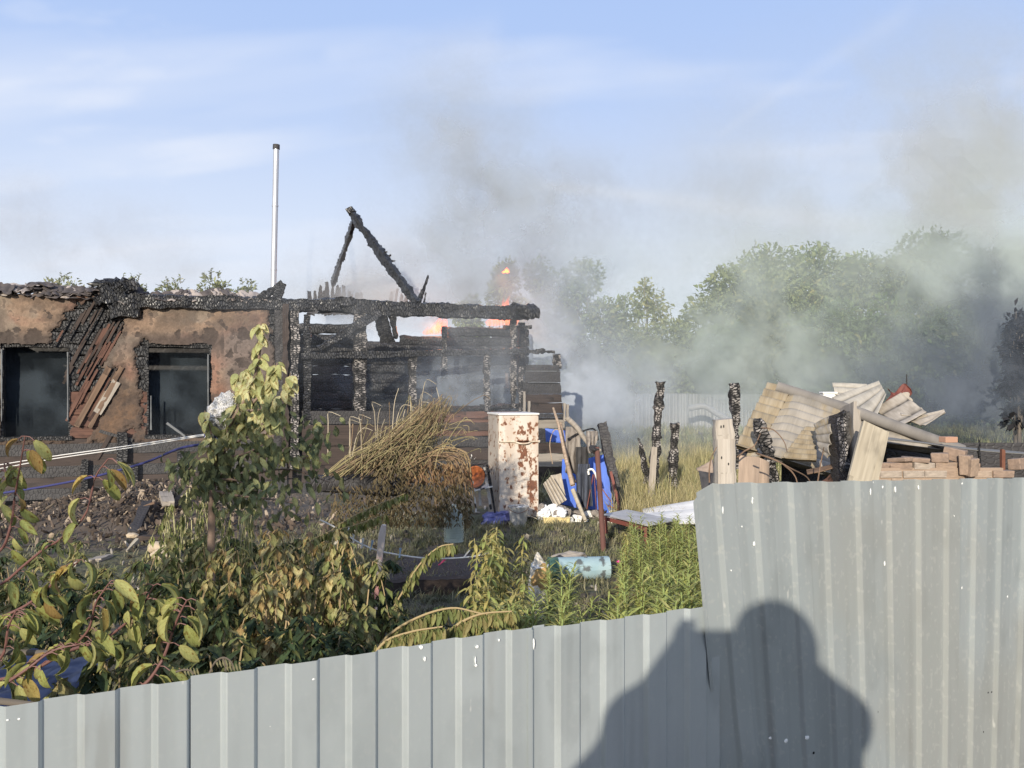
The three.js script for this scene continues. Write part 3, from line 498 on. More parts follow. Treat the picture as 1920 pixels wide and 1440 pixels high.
  hm('window_frame', beam(V(opening[1], opening[2], W2 + 0.1), V(opening[1], opening[3], W2 + 0.1), 0.1, 0.1, { hint: V(0, 0, 1), rough: 0.02, seed: 5 }), M.charFine);
  // the room's far log wall, low, and its right end
  for (let k = 0; k < 13; k++) hm('log', beam(V(uAt(560, -5.4), 0.4 + (k + 0.5) * hCourse, -5.4), V(uAt(1000, -5.4) - 0.4, 0.4 + (k + 0.5) * hCourse, -5.4), hCourse * 0.97, 0.2, { hint: Y, rough: 0.03, seed: k * 5 + 90, cell: 0.09, round: 0.6 }), M.charBig);
  for (let k = 0; k < 14; k++) hm('log', beam(V(uAt(985, W2), 0.4 + (k + 0.5) * hCourse, W2), V(uAt(985, W2) + 0.1, 0.4 + (k + 0.5) * hCourse, -5.4), hCourse * 0.97, 0.2, { hint: Y, rough: 0.03, seed: k * 5 + 140, cell: 0.09, round: 0.6 }), M.charBig);
  hm('board', beam(hp(950, 700, W2 + 0.14), hp(950, 728, W2 + 0.14), 0.03, 0.08, { hint: V(0, 0, 1), rough: 0.01 }), M.lath);
  // planks of the low front wall
  const plank = (x0, x1, y0, y1, w, mat, seed, o = {}) => { const ym = (y0 + y1) / 2, a = hp(x0, ym, w), b = hp(x1, ym + (o.dy ?? 0), w), h = hp(x0, y0, w).y - hp(x0, y1, w).y; hm('plank', beam(a, b, h * 0.97, 0.035, { hint: Y, rough: o.rough ?? 0.012, seed, cell: 0.08, ragged: o.ragged ?? 0.04 }), mat); };
  [[770, 796, M.sootWood], [796, 836, M.brownWood], [836, 872, M.brownWood], [872, 905, M.brownWood], [905, 940, M.sootWood]].forEach(([a, b, m], k) => plank(566, 800 - k * 3, a, b, 0.02 + 0.012 * (k % 2), m, k + 31));
  [[772, 781, M.redWood], [781, 792, M.redWood], [792, 806, M.brownWood], [806, 818, M.redWood], [818, 838, M.sootWood], [838, 862, M.brownWood], [862, 890, M.sootWood], [890, 925, M.sootWood]].forEach(([a, b, m], k) => plank(797, 985, a, b, 0.03 + 0.02 * ((k * 7) % 3), m, k + 41, { dy: 1.5 * ((k % 3) - 1), ragged: 0.1 }));
  hm('plank', beam(hp(864, 781, 0.12), hp(925, 783, 0.12), 0.05, 0.02, { hint: Y, seed: 3 }), M.redWood);
  for (const [x0, x1, y] of [[800, 905, 766], [840, 930, 768], [905, 968, 763]]) hm('charred_block', beam(hp(x0, y, 0.0), hp(x1, y - 1, -0.4), 0.07, 0.2, { hint: Y, rough: 0.05, seed: x0, cell: 0.06, ragged: 0.1 }), M.charFine);
  // stack of boards at the right-hand corner, black above and brown below
  [[685, 696, 987, 1048, M.sootWood], [696, 717, 984, 1050, M.sootWood], [717, 739, 980, 1052, M.sootWood], [739, 755, 984, 1053, M.brownWood], [755, 775, 988, 1054, M.brownWood], [776, 783, 972, 1056, M.sootWood]].forEach(([a, b, x0, x1, m], k) => { plank(x0, x1, a, b, 0.2 + 0.03 * (k % 2), m, k + 71, { ragged: 0.08, rough: 0.018 }); });
  for (const [x, y] of [[1014, 696], [1016, 717]]) hm('board', beam(hp(x - 26, y, 0.26), hp(x + 30, y, 0.26), 0.012, 0.02, { hint: Y, rough: 0.006 }), M.pale);
  for (const [x, y0, y1, w] of [[983, 734, 786, 0.03], [992, 752, 788, 0.04], [1058, 756, 790, 0.05], [1064, 758, 788, 0.03]]) hm('post', beam(hp(x, y1, 0.27), hp(x, y0, 0.27), 0.04, w, { rough: 0.01, seed: x }), M.greyWood);
  [[783, 803, M.greyWood], [803, 830, M.sootWood], [830, 850, M.brownWood], [850, 875, M.greyWood], [875, 905, M.brownWood], [905, 935, M.sootWood]].forEach(([a, b, m], k) => plank(968, 1058 + 2 * k, a, b, 0.05 + 0.02 * (k % 2), m, k + 81));
}
// the flue: a thin grey metal pipe behind the roof beam
{
  const a = hp(511, 620, -1.8), b = hp(518, 278, -1.8);
  const t = thing('flue_pipe', 'tall thin grey metal flue pipe with a dark cap behind the house', 'pipe', HF.world(V(a.x, 0.45, a.z)), houseYaw);
  const l = (v) => V(v.x - a.x, v.y - 0.45, v.z - a.z);
  M.flue = phy({ color: [0.5, 0.5, 0.52], roughness: 0.42, metalness: 0.55, bumpMap: tex(128, 128, g1((u, v) => fbm(u * 4, v * 8, 2, 3, 0)), false), bumpScale: 0.003 });
  const acc = new Acc(); stem(acc, [V(-0.03, 0, 0), l(a), l(a).lerp(l(b), 0.5), l(b)], 0.062, 0.058, 20); mesh('pipe', acc.geo(), M.flue, t);
  for (const k of [0.33, 0.68]) { const p = l(a).lerp(l(b), k), q = l(a).lerp(l(b), k + 0.008), c = new Acc(); stem(c, [p, q], 0.066, 0.066, 20); mesh('joint', c.geo(), M.flue, t); }
  const c = new Acc(), e = l(b), d = l(b).sub(l(a)).normalize(); stem(c, [e.clone().addScaledVector(d, -0.02), e.clone().addScaledVector(d, 0.05), e.clone().addScaledVector(d, 0.075)], 0.072, 0.07, 20); mesh('cap', c.geo(), M.sootWood, t);
}
// ---------------------------------------------------------------- trees and scrub behind the yard
M.bark = std({ map: tex(256, 256, (u, v) => mix3([0.06, 0.05, 0.04], [0.2, 0.17, 0.14], fbm(u * 10, v * 3, 2, 4, 0))), roughness: 0.95 });
M.barkPale = std({ map: tex(256, 256, (u, v) => mix3([0.16, 0.14, 0.12], [0.34, 0.3, 0.26], fbm(u * 10, v * 3, 5, 4, 0))), roughness: 0.95 });
M.leafFar = phy({ vertexColors: true, roughness: 0.75, transmission: 0.35, specularIntensity: 0.5 });
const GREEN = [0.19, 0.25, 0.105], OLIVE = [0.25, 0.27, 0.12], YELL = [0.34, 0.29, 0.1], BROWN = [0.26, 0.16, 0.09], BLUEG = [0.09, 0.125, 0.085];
// crown: leaf clumps over a set of unequal lobes, sprigs pushing out of the top; trunk with limbs into the lobes
function tree(o) {
  const { x, top, Z, w, seed, n = 4200, leaf = 0.26, col = GREEN, alt = OLIVE, label, group, low = 0.25, lobes = 11, airy = 0, name = 'tree', bark = M.bark, sprig = 16 } = o;
  const r = rng(seed * 977 + 13), base = px(x, 720, Z); base.y = groundY(base.x, Z) - 0.05;
  const H = EYE + (720 - top) / F * Z - base.y, W = w / F * Z;
  const t = thing(name, label, name === 'bush' ? 'bush' : 'tree', base, r() * 0.001, group);
  const L = [];
  for (let k = 0; k < lobes; k++) { const q = (k + 0.5) / lobes, yy = lerp(low + 0.08, 0.9, q) * H, env = Math.sin(Math.PI * clamp(lerp(0.22, 0.86, q))) ** 0.5, a = r() * 6.283, d = env * W * 0.5 * (0.25 + 0.55 * r()), s = W * (0.2 + 0.13 * r()) * (1 - 0.22 * q); L.push({ c: V(Math.cos(a) * d, yy, Math.sin(a) * d * 0.8), r: V(s, s * (0.8 + 0.5 * r()), s) }); }
  L.push({ c: V(0, H * 0.84, 0), r: V(W * 0.26, H * 0.14, W * 0.24) });
  const acc = new Acc();
  const clump = (p, d, s, c) => blade(acc, p, d, randDir(r).add(V(0, 1.2, 0)), s, s * (0.5 + 0.35 * r()), { n: 2, droop: 0.7 * r(), fold: 0.3, col: c });
  const shade = () => { const q = r(); let c = mix3(col, alt, r()); if (q < 0.05 && col[1] > 0.05) c = mix3(c, YELL, 0.6); return mul3(c, 0.75 + 0.55 * r()); };
  for (let k = 0; k < n; k++) {
    const l = L[Math.floor(r() * L.length)], d = randDir(r), q = Math.pow(r(), airy ? 0.5 : 0.33);
    if (fbm(d.x * 3 + l.c.x, d.y * 3 + l.c.y, d.z * 3 + seed, 2) < 0.36 + airy * 0.12) continue;
    const p = V(l.c.x + d.x * l.r.x * q, l.c.y + d.y * l.r.y * q, l.c.z + d.z * l.r.z * q);
    clump(p, d.clone().add(randDir(r).multiplyScalar(0.9)).add(V(0, -0.15, 0)), leaf * (0.6 + 0.8 * r()), shade());
  }
  const tk = new Acc();
  stem(tk, curve([V(0, 0, 0), V(W * 0.02 * (r() - 0.5), H * 0.3, 0), V(W * 0.08 * (r() - 0.5), H * 0.85, 0)], 8), Math.max(0.07, W * 0.035), 0.03, 7, undefined, 1);
  for (const l of L) { const s = V(0, lerp(0.15, 0.6, r()) * l.c.y, 0); stem(tk, curve([s, s.clone().lerp(l.c, 0.5).add(V(0, -0.03 * H, 0)), l.c.clone().add(V(0, l.r.y * 0.7, 0))], 6), Math.max(0.03, W * 0.012), 0.012, 5); }
  for (let k = 0; k < sprig; k++) {                    // long shoots above the crown
    const l = L[Math.floor(lerp(L.length * 0.35, L.length, r()))], b = l.c.clone().add(V((r() - 0.5) * l.r.x * 1.3, l.r.y * 0.75, (r() - 0.5) * l.r.z)), h = H * (0.025 + 0.04 * r()), e = b.clone().add(V((r() - 0.5) * h * 0.8, h, 0));
    if (e.y > H * 1.03) e.y = H * 1.03;
    stem(tk, [b, e], 0.02, 0.008, 4);
    for (let q = 0; q < 9; q++) clump(b.clone().lerp(e, q / 8), V(r() - 0.5, 0.2, r() - 0.5), leaf * (0.4 + 0.4 * r()), shade());
  }
  mesh('trunk', tk.geo(), bark, t); mesh('crown', acc.geo(), M.leafFar, t);
  return t;
}
const thick = 'trees of the thicket behind the far fence';
[
  [1375, 500, 45, 170, 'rounded green tree at the left end of the thicket on the right', OLIVE],
  [1450, 466, 49, 210, 'tall dense green tree, second from the left in the thicket on the right'],
  [1535, 462, 52, 200, 'green tree in the middle of the thicket above the collapsed shed roof'],
  [1610, 470, 50, 190, 'green tree above the pale slate sheets of the collapsed shed'],
  [1690, 458, 53, 190, 'green tree to the right of the pale slate sheets, hazed by smoke'],
  [1775, 428, 50, 150, 'tallest tree of the thicket, its narrow top dark against the smoke'],
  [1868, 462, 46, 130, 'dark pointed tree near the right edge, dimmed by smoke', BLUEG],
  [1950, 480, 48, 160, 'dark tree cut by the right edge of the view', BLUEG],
].forEach(([x, top, Z, w, label, col], k) => tree({ x, top, Z, w: w * 1.3, seed: k + 1, n: 9500, leaf: 0.3, label, group: thick, col: col ?? GREEN, alt: k % 2 ? OLIVE : [0.17, 0.21, 0.1], low: 0.1, lobes: 13 }));
[
  [1410, 590, 42, 190, 'yellow-brown leaved tree low in front of the thicket', BROWN, 0.5], [1340, 610, 41, 110, 'small green tree at the left foot of the thicket', GREEN, 0], [1530, 580, 42, 200, 'leafy green undergrowth tree below the middle of the thicket', GREEN, 0],
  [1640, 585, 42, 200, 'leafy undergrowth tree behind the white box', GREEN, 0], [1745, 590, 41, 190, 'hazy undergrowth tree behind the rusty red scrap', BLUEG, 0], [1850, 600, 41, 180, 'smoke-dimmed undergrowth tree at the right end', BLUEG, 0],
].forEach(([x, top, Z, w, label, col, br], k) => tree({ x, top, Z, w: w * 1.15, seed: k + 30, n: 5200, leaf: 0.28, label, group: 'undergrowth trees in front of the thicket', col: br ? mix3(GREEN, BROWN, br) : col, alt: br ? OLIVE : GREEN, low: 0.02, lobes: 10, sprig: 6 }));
tree({ x: 1212, top: 512, Z: 44, w: 100, seed: 51, n: 2600, leaf: 0.24, airy: 1, label: 'small airy sunlit tree standing alone left of the thicket, gaps in its crown', col: [0.27, 0.3, 0.13], alt: [0.34, 0.34, 0.17], low: 0.25, lobes: 12, bark: M.barkPale });
[
  [950, 482, 62, 80, 'faint tree farthest left behind the flames, veiled by smoke', YELL], [1012, 474, 64, 90, 'faint rounded tree just right of the flame, in thick smoke'], [1085, 482, 60, 120, 'broad grey-green tree behind the white smoke right of the house', ],
  [1140, 555, 50, 130, 'lower green tree between the smoke and the small sunlit tree'], [885, 548, 60, 60, 'small faint treetop over the roof beam left of the flames'],
].forEach(([x, top, Z, w, label, col], k) => tree({ x, top, Z, w: w * 1.2, seed: k + 60, n: 4600, leaf: 0.32, label, group: 'trees veiled by smoke behind the house', col: col ? mix3(GREEN, col, 0.35) : GREEN, low: 0.12, lobes: 10 }));
[
  [1100, 640, 43, 120, 'bush in the white smoke right of the house'], [1180, 620, 43, 130, 'green bush below the small sunlit tree'], [1262, 612, 43, 110, 'green bush filling the gap left of the thicket'], [1235, 660, 41, 120, 'low bush above the pale far fence'], [1150, 690, 41, 110, 'low bush in smoke above the left end of the far fence'],
].forEach(([x, top, Z, w, label], k) => tree({ x, top, Z, w: w * 1.2, seed: k + 80, n: 3600, leaf: 0.26, label, name: 'bush', group: 'bushes along the far fence', col: mix3(GREEN, OLIVE, 0.4), low: 0.0, lobes: 9, sprig: 6 }));
[
  [128, 508, 46, 120, 'treetop showing over the roof near the left edge'], [245, 514, 52, 120, 'faint treetop behind the charred stump on the roof'], [335, 517, 50, 80, 'thin treetop behind the broken slates'], [398, 507, 46, 80, 'airy treetop above the right-hand window'], [466, 518, 46, 70, 'small treetop just left of the flue pipe'],
].forEach(([x, top, Z, w, label], k) => tree({ x, top, Z, w, seed: k + 100, n: 1900, leaf: 0.28, airy: 0.6, label, group: 'treetops showing over the burnt roof', col: OLIVE, alt: [0.16, 0.18, 0.08], low: 0.3, lobes: 10 }));
tree({ x: 1905, top: 565, Z: 24, w: 60, seed: 120, n: 900, leaf: 0.24, airy: 0.8, label: 'dark scorched sapling at the right edge, its leaves hanging', col: [0.025, 0.03, 0.03], alt: [0.03, 0.028, 0.03], low: 0.35, lobes: 8 });  // burnt leaves, with shade and smoke also put into their colour
tree({ x: 1912, top: 640, Z: 21, w: 75, seed: 121, n: 900, leaf: 0.22, airy: 0.3, name: 'bush', label: 'dark bush hanging in at the right edge', col: [0.022, 0.027, 0.03], alt: [0.03, 0.026, 0.03], low: 0.3, lobes: 8 });  // near-black leaves: the shade and smoke around the bush are in the colour

// pale far fence and a bent pipe in front of it
{
  const a = px(1080, 800, 40), b = px(1560, 790, 38), yaw = Math.atan2(-(b.z - a.z), b.x - a.x), t = thing('far_fence', 'pale grey profiled fence far behind the burnt posts', 'fence', V(a.x, groundY(a.x, 40) - 0.05, a.z), yaw), L = a.distanceTo(b);
  M.farFence = std({ color: [0.27, 0.27, 0.27], roughness: 0.5, metalness: 0.1 });
  for (let k = 0; k < 11; k++) { const s0 = k * L / 11, s1 = (k + 1) * L / 11 - 0.01, acc = new Acc(); let prev; for (let s = s0; s <= s1 + 1e-6; s += 0.06) { const z = 0.05 * Math.sign(Math.sin(s * 31 + 0.3)) * 0.5, row = [acc.v(s, 0.1, z), acc.v(s, 1.72 + 0.02 * Math.sin(k * 5), z)]; if (prev) acc.quad(prev[0], row[0], row[1], prev[1]); prev = row; } mesh('sheet', acc.geo(true), M.farFence, t); }
  for (const y of [0.5, 1.3]) mesh('rail', new THREE.BoxGeometry(L, 0.05, 0.03).translate(L / 2, y, -0.05), M.farFence, t);
  const acc = new Acc(); stem(acc, curve([px(1290, 766, 37), px(1320, 762, 37), px(1345, 776, 37), px(1372, 790, 37)], 14), 0.13, 0.13, 9);
  const p = acc.geo(), o = px(1330, 800, 37); tag(mesh('bent_pipe', p, std({ color: [0.24, 0.24, 0.24], roughness: 0.6 })), 'pale bent pipe lying in front of the far fence', 'pipe');
}

// ---------------------------------------------------------------- flames
M.flame = phy({ color: [0.9, 0.25, 0.1], emissive: new THREE.Color(1, 0.27, 0.13), emissiveIntensity: 0.8, transparent: true, opacity: 0.42, vertexColors: true, roughness: 1, specularIntensity: 0 });
function flame(label, base, h, w, seed, lean = 0) {
  const r = rng(seed), acc = { p: [], c: [], i: [], u: [] }; let n = 0;
  const tongue = (bx, bz, hh, ww, ln, ph) => {                // one licking tongue, round in section, fading towards its tip
    const rows = 12, sides = 8;
    for (let k = 0; k <= rows; k++) { const t = k / rows, rad = ww * 0.5 * Math.pow(Math.sin(Math.PI * Math.pow(t * 0.97 + 0.03, 0.65)), 0.9) + 0.002, cx = bx + ln * t * t * hh + 0.12 * ww * Math.sin(t * 7 + ph) * (0.3 + t), cz = bz + 0.1 * ww * Math.cos(t * 6 + ph); for (let j = 0; j <= sides; j++) { const a = j / sides * 6.283, q = rad * (0.75 + 0.5 * vn(Math.cos(a) * 1.5 + ph, t * 5, Math.sin(a) * 1.5)); acc.p.push(cx + Math.cos(a) * q, t * hh, cz + Math.sin(a) * q); acc.u.push(j / sides, t); const al = sstep(0, 0.12, t) * sstep(1, 0.35, t); acc.c.push(1, lerp(0.75, 1.1, 1 - t), 1, 0.5 * al * (0.4 + 1.1 * vn(t * 9 + ph, j * 1.3, ph))); n++; } }
    const o = n - (rows + 1) * (sides + 1); for (let k = 0; k < rows; k++) for (let j = 0; j < sides; j++) { const a = o + k * (sides + 1) + j; acc.i.push(a, a + 1, a + sides + 2, a, a + sides + 2, a + sides + 1); }
  };
  for (let k = 0; k < 9; k++) { const f = r(); tongue((k / 8 - 0.5) * w, (r() - 0.5) * w * 0.5, h * (0.35 + 0.65 * Math.exp(-(((k - 5) / 2.4) ** 2))) * (0.6 + 0.4 * f), w * (0.16 + 0.16 * r()), lean + 0.12 * (r() - 0.5), k * 2.1 + seed); }
  const g = new THREE.BufferGeometry(); g.setAttribute('position', new THREE.Float32BufferAttribute(acc.p, 3)); g.setAttribute('uv', new THREE.Float32BufferAttribute(acc.u, 2)); g.setAttribute('color', new THREE.Float32BufferAttribute(acc.c, 4)); g.setIndex(acc.i); g.computeVertexNormals();
  const m = mesh('flame', g, M.flame); m.position.copy(base); m.castShadow = false; tag(m, label, 'flame');
  const l = new THREE.PointLight(new THREE.Color(1, 0.35, 0.12), 2.2); l.name = 'flame_lamp'; l.position.copy(base).add(V(0, h * 0.35, w * 0.6)); l.shadow.radius = 8; l.castShadow = true; scene.add(l);
}
{
  const f1 = HF.world(hp(820, 628, -2.9)), f2 = HF.world(hp(940, 612, -3.2));
  flame('orange flame licking up under the roof beam, left of the two', f1, 0.6, 0.55, 3, 0.05);
  flame('taller orange flame rising over the right end of the roof beam', f2, 1.0, 0.62, 8, 0.16);
  flame('small torn-off orange flame high in the smoke above the beam', HF.world(hp(948, 512, -3.2)), 0.22, 0.14, 15, 0.1);
}

// ---------------------------------------------------------------- smoke: drifting puffs of soft, curved, semi-transparent wisps through real depth
const wispTex = tex(512, 512, g1((u, v) => 0.25 + 0.75 * sstep(0.3, 0.7, fbm(u * 4, v * 4, 3, 6, 4))), false);
const smokeMat = (rgb, op) => phy({ color: rgb, transparent: true, opacity: op, alphaMap: wispTex, vertexColors: true, roughness: 1, specularIntensity: 0, transmission: 0.5 });

// broad drifting sheets of smoke, each undulating metres in depth; density is a sum of soft swells [x, y, half width, half height, strength] broken up by noise
function drift(label, rgb, swells, layers, o = {}) {
  const p = [], c = [], u = [], ix = [], nn = []; let n = 0, x0 = 1e9, x1 = -1e9, y0 = 1e9, y1 = -1e9;
  for (const [x, y, sx, sy] of swells) { x0 = Math.min(x0, x - 2.3 * sx); x1 = Math.max(x1, x + 2.3 * sx); y0 = Math.min(y0, y - 2.3 * sy); y1 = Math.max(y1, y + 2.3 * sy); }
  x0 = Math.max(x0, -420); x1 = Math.min(x1, 2340); y0 = Math.max(y0, -420);
  layers.forEach(({ Z, deep = 3, gain = 1, seed = 1, rough = 0.75 }) => {
    const cell = o.cell ?? 26, NX = Math.ceil((x1 - x0) / cell), NY = Math.ceil((y1 - y0) / cell), base = n;
    for (let a = 0; a <= NX; a++) for (let b = 0; b <= NY; b++) {
      const x = lerp(x0, x1, a / NX), y = lerp(y0, y1, b / NY), wx = x + 90 * (fbm(x * 0.006, y * 0.006, seed, 3) - 0.5), wy = y + 90 * (fbm(x * 0.006 + 9, y * 0.006, seed + 4, 3) - 0.5);
      let d = 0; for (const [sx, sy, rx, ry, k] of swells) d += k * Math.exp(-(((wx - sx) / rx) ** 2) - ((wy - sy) / ry) ** 2);
      const f = fbm(x * 0.008 + seed * 3, y * 0.008, seed * 2.7, 5), br = lerp(1, clamp(0.1 + 2.3 * (f - 0.28)), rough), edge = Math.min(a, NX - a, b, NY - b);
      d = clamp(d * br * gain * clamp(edge / 4)); if (d < 0.012) d = 0;
      const Zn = Z + (o.slope ?? 0) * (x - 66) + deep * (fbm(x * 0.005 + seed, y * 0.005, 5, 3) - 0.5) * 2, q = px(x, y, Zn);
      p.push(q.x, q.y, q.z); u.push(q.x / (o.scale ?? 5) + seed * 0.37, q.y / (o.scale ?? 5)); c.push(1, 1, 1, d / 0.28 / 0.75); nn.push(SUN.x * 0.5, 0.5, SUN.z * 0.8); n++;
    }
    for (let a = 0; a < NX; a++) for (let b = 0; b < NY; b++) { const e = base + a * (NY + 1) + b, f = e + NY + 1; if (Math.max(c[e * 4 + 3], c[e * 4 + 7], c[f * 4 + 3], c[f * 4 + 7]) > 0) ix.push(e, e + 1, f + 1, e, f + 1, f); }
  });
  const g = new THREE.BufferGeometry(); g.setAttribute('position', new THREE.Float32BufferAttribute(p, 3)); g.setAttribute('uv', new THREE.Float32BufferAttribute(u, 2)); g.setAttribute('color', new THREE.Float32BufferAttribute(c, 4)); g.setIndex(ix); g.setAttribute('normal', new THREE.Float32BufferAttribute(nn, 3)); g.normalizeNormals();
  const m = mesh('smoke', g, smokeMat(rgb, 0.28)); m.castShadow = false;
  return tag(m, label, 'smoke', null, 'stuff');
}
drift('thick white smoke pouring out right of the house towards the trees', [0.50, 0.55, 0.62], [
  [1050, 690, 75, 130, 0.8], [1120, 760, 110, 80, 0.6], [1020, 580, 70, 90, 0.65], [1080, 560, 80, 80, 0.3], [1230, 770, 120, 60, 0.4], [1010, 480, 80, 60, 0.2], [1330, 780, 120, 50, 0.25], [1170, 690, 110, 60, 0.3], [985, 640, 30, 60, 0.5],
], [{ Z: 20.5, deep: 1.2, seed: 1, gain: 0.75 }, { Z: 23.5, deep: 2, seed: 2, gain: 0.7 }, { Z: 27, deep: 2.5, seed: 3, gain: 0.7 }], { cell: 16, scale: 4 });
drift('grey column of smoke rising from the burning roof into the sky', [0.42, 0.455, 0.50], [
  [880, 540, 110, 60, 0.6], [860, 430, 110, 90, 0.6], [880, 320, 120, 100, 0.6], [830, 230, 110, 90, 0.45], [850, 150, 110, 70, 0.16], [990, 400, 140, 100, 0.4], [760, 500, 90, 60, 0.35], [1080, 370, 160, 80, 0.25], [1180, 400, 180, 60, 0.12],
], [{ Z: 22, deep: 1.5, seed: 5, gain: 0.7 }, { Z: 26, deep: 2, seed: 6, gain: 0.7 }, { Z: 31, deep: 3, seed: 7, gain: 0.7 }], { cell: 22, scale: 5 });
drift('low grey smoke hanging over the burnt rafters and gable boards', [0.50, 0.51, 0.54], [
  [640, 550, 120, 45, 0.85], [730, 550, 80, 40, 0.6], [600, 500, 70, 50, 0.25], [560, 540, 60, 40, 0.3], [790, 570, 60, 40, 0.45], [700, 470, 100, 60, 0.2],
], [{ Z: 19.3, deep: 0.4, seed: 8, gain: 0.7 }, { Z: 21.2, deep: 1.0, seed: 9, gain: 0.8 }], { cell: 12, scale: 3 });
drift('faint grey haze hanging in front of the charred frame and the yard', [0.44, 0.47, 0.51], [[780, 640, 260, 110, 0.16], [950, 700, 120, 120, 0.2], [620, 600, 200, 80, 0.12], [700, 960, 260, 90, 0.1], [200, 880, 260, 90, 0.08]], [{ Z: 13.0, deep: 0.4, seed: 30, gain: 1, rough: 0.6 }], { cell: 20, scale: 4 });
drift('bluish smoke drifting inside the open charred frame', [0.36, 0.42, 0.5], [
  [830, 740, 60, 40, 0.7], [900, 720, 60, 50, 0.5], [950, 735, 40, 45, 0.55], [620, 720, 50, 55, 0.55], [740, 720, 60, 40, 0.2], [800, 690, 50, 40, 0.25],
], [{ Z: 18.0, deep: 0.25, seed: 10, gain: 0.7 }, { Z: 18.9, deep: 0.25, seed: 11, gain: 0.7 }], { cell: 7, scale: 1.6 });
drift('bluish smoke veil just inside the empty windows, dimness of the rooms in its colour', [0.085, 0.105, 0.125], [[66, 735, 120, 110, 1.1], [335, 740, 110, 110, 1.1]], [{ Z: 14.9, deep: 0.02, seed: 12, gain: 0.62, rough: 0.45 }, { Z: 15.15, deep: 0.05, seed: 13, gain: 0.6, rough: 0.35 }], { cell: 9, scale: 2, slope: 0.0028 });  // smoke coloured dark to stand for the unlit rooms
drift('dark blue-grey smoke rolling low in front of the thicket on the right', [0.16, 0.185, 0.225], [
  [1740, 690, 140, 60, 0.62], [1860, 680, 120, 100, 0.7], [1800, 770, 120, 60, 0.7], [1640, 700, 110, 45, 0.25], [1900, 590, 110, 90, 0.5], [1500, 700, 120, 35, 0.1], [1940, 780, 100, 60, 0.6],
], [{ Z: 20.5, deep: 1.2, seed: 14, gain: 0.7 }, { Z: 25, deep: 2, seed: 15, gain: 0.75 }, { Z: 29, deep: 2, seed: 16, gain: 0.6 }], { cell: 18, scale: 4 });
drift('thin pale smoke veiling the thicket of trees', [0.5, 0.56, 0.54], [
  [1450, 580, 190, 150, 0.36], [1650, 560, 190, 150, 0.4], [1800, 500, 170, 150, 0.55], [1900, 520, 120, 200, 0.5], [1390, 690, 200, 90, 0.5], [1380, 560, 130, 120, 0.35], [1240, 710, 150, 60, 0.4], [1000, 510, 130, 80, 0.4], [1110, 540, 100, 80, 0.35], [1580, 720, 200, 50, 0.4],
], [{ Z: 35, deep: 2, seed: 17, gain: 0.75, rough: 0.55 }, { Z: 38.5, deep: 1, seed: 18, gain: 0.75, rough: 0.55 }], { cell: 26, scale: 8 });
drift('broad beige-grey smoke haze high on the right of the sky', [0.46, 0.485, 0.50], [
  [1860, 420, 190, 180, 0.6], [1930, 280, 200, 180, 0.55], [1700, 380, 220, 140, 0.45], [1500, 420, 250, 120, 0.36], [1280, 420, 220, 110, 0.3], [1780, 180, 250, 140, 0.3], [1500, 260, 260, 140, 0.16], [1950, 560, 120, 160, 0.4],
], [{ Z: 44, deep: 4, seed: 20, gain: 0.6, rough: 0.6 }, { Z: 62, deep: 5, seed: 21, gain: 0.6, rough: 0.6 }], { cell: 34, scale: 14 });
drift('faint grey smoke smudges over the left end of the roof', [0.42, 0.42, 0.44], [
  [60, 430, 110, 60, 0.4], [20, 370, 70, 50, 0.25], [240, 430, 130, 60, 0.25], [140, 490, 120, 40, 0.3], [350, 500, 120, 40, 0.2],
], [{ Z: 26, deep: 2, seed: 22, gain: 0.7 }, { Z: 32, deep: 2, seed: 23, gain: 0.6 }], { cell: 22, scale: 5 });
// ---------------------------------------------------------------- things in the yard
const onGround = (x, Z) => { const p = px(x, 720, Z); p.y = groundY(p.x, Z); return p; };
const rel = (t, p) => { const q = p.clone().sub(t.position); return t.rotation.y ? q.applyAxisAngle(Y, -t.rotation.y) : q; };
M.whitePaint = std({ color: [0.72, 0.7, 0.66], roughness: 0.5 });
M.greyWhite = std({ map: tex(128, 128, (u, v) => mul3([0.55, 0.53, 0.5], 0.7 + 0.5 * fbm(u * 6, v * 6, 3, 4, 6))), roughness: 0.8 });
M.fire = std({ color: [0.8, 0.78, 0.72], roughness: 0.85 });
M.blueSheet = std({ map: tex(256, 256, (u, v) => mul3(mix3([0.05, 0.11, 0.45], [0.085, 0.18, 0.6], fbm(u * 5, v * 5, 3, 4, 5)), 0.8 + 0.4 * vn(u * 60, v * 2, 5))), roughness: 0.6 });
M.blackRag = std({ map: tex(256, 256, (u, v) => mix3([0.02, 0.02, 0.022], [0.08, 0.075, 0.075], fbm(u * 7, v * 7, 6, 4, 7))), roughness: 0.95 });
M.greyRag = std({ map: tex(256, 256, (u, v) => mix3([0.12, 0.1, 0.09], [0.38, 0.34, 0.3], fbm(u * 7, v * 7, 8, 4, 7))), roughness: 0.95 });
M.bag = phy({ color: [0.72, 0.72, 0.72], roughness: 0.45 });
M.redPaint = std({ map: tex(128, 128, (u, v) => mix3([0.09, 0.025, 0.02], [0.22, 0.065, 0.045], fbm(u * 6, v * 6, 2, 4, 6))), roughness: 0.7 });
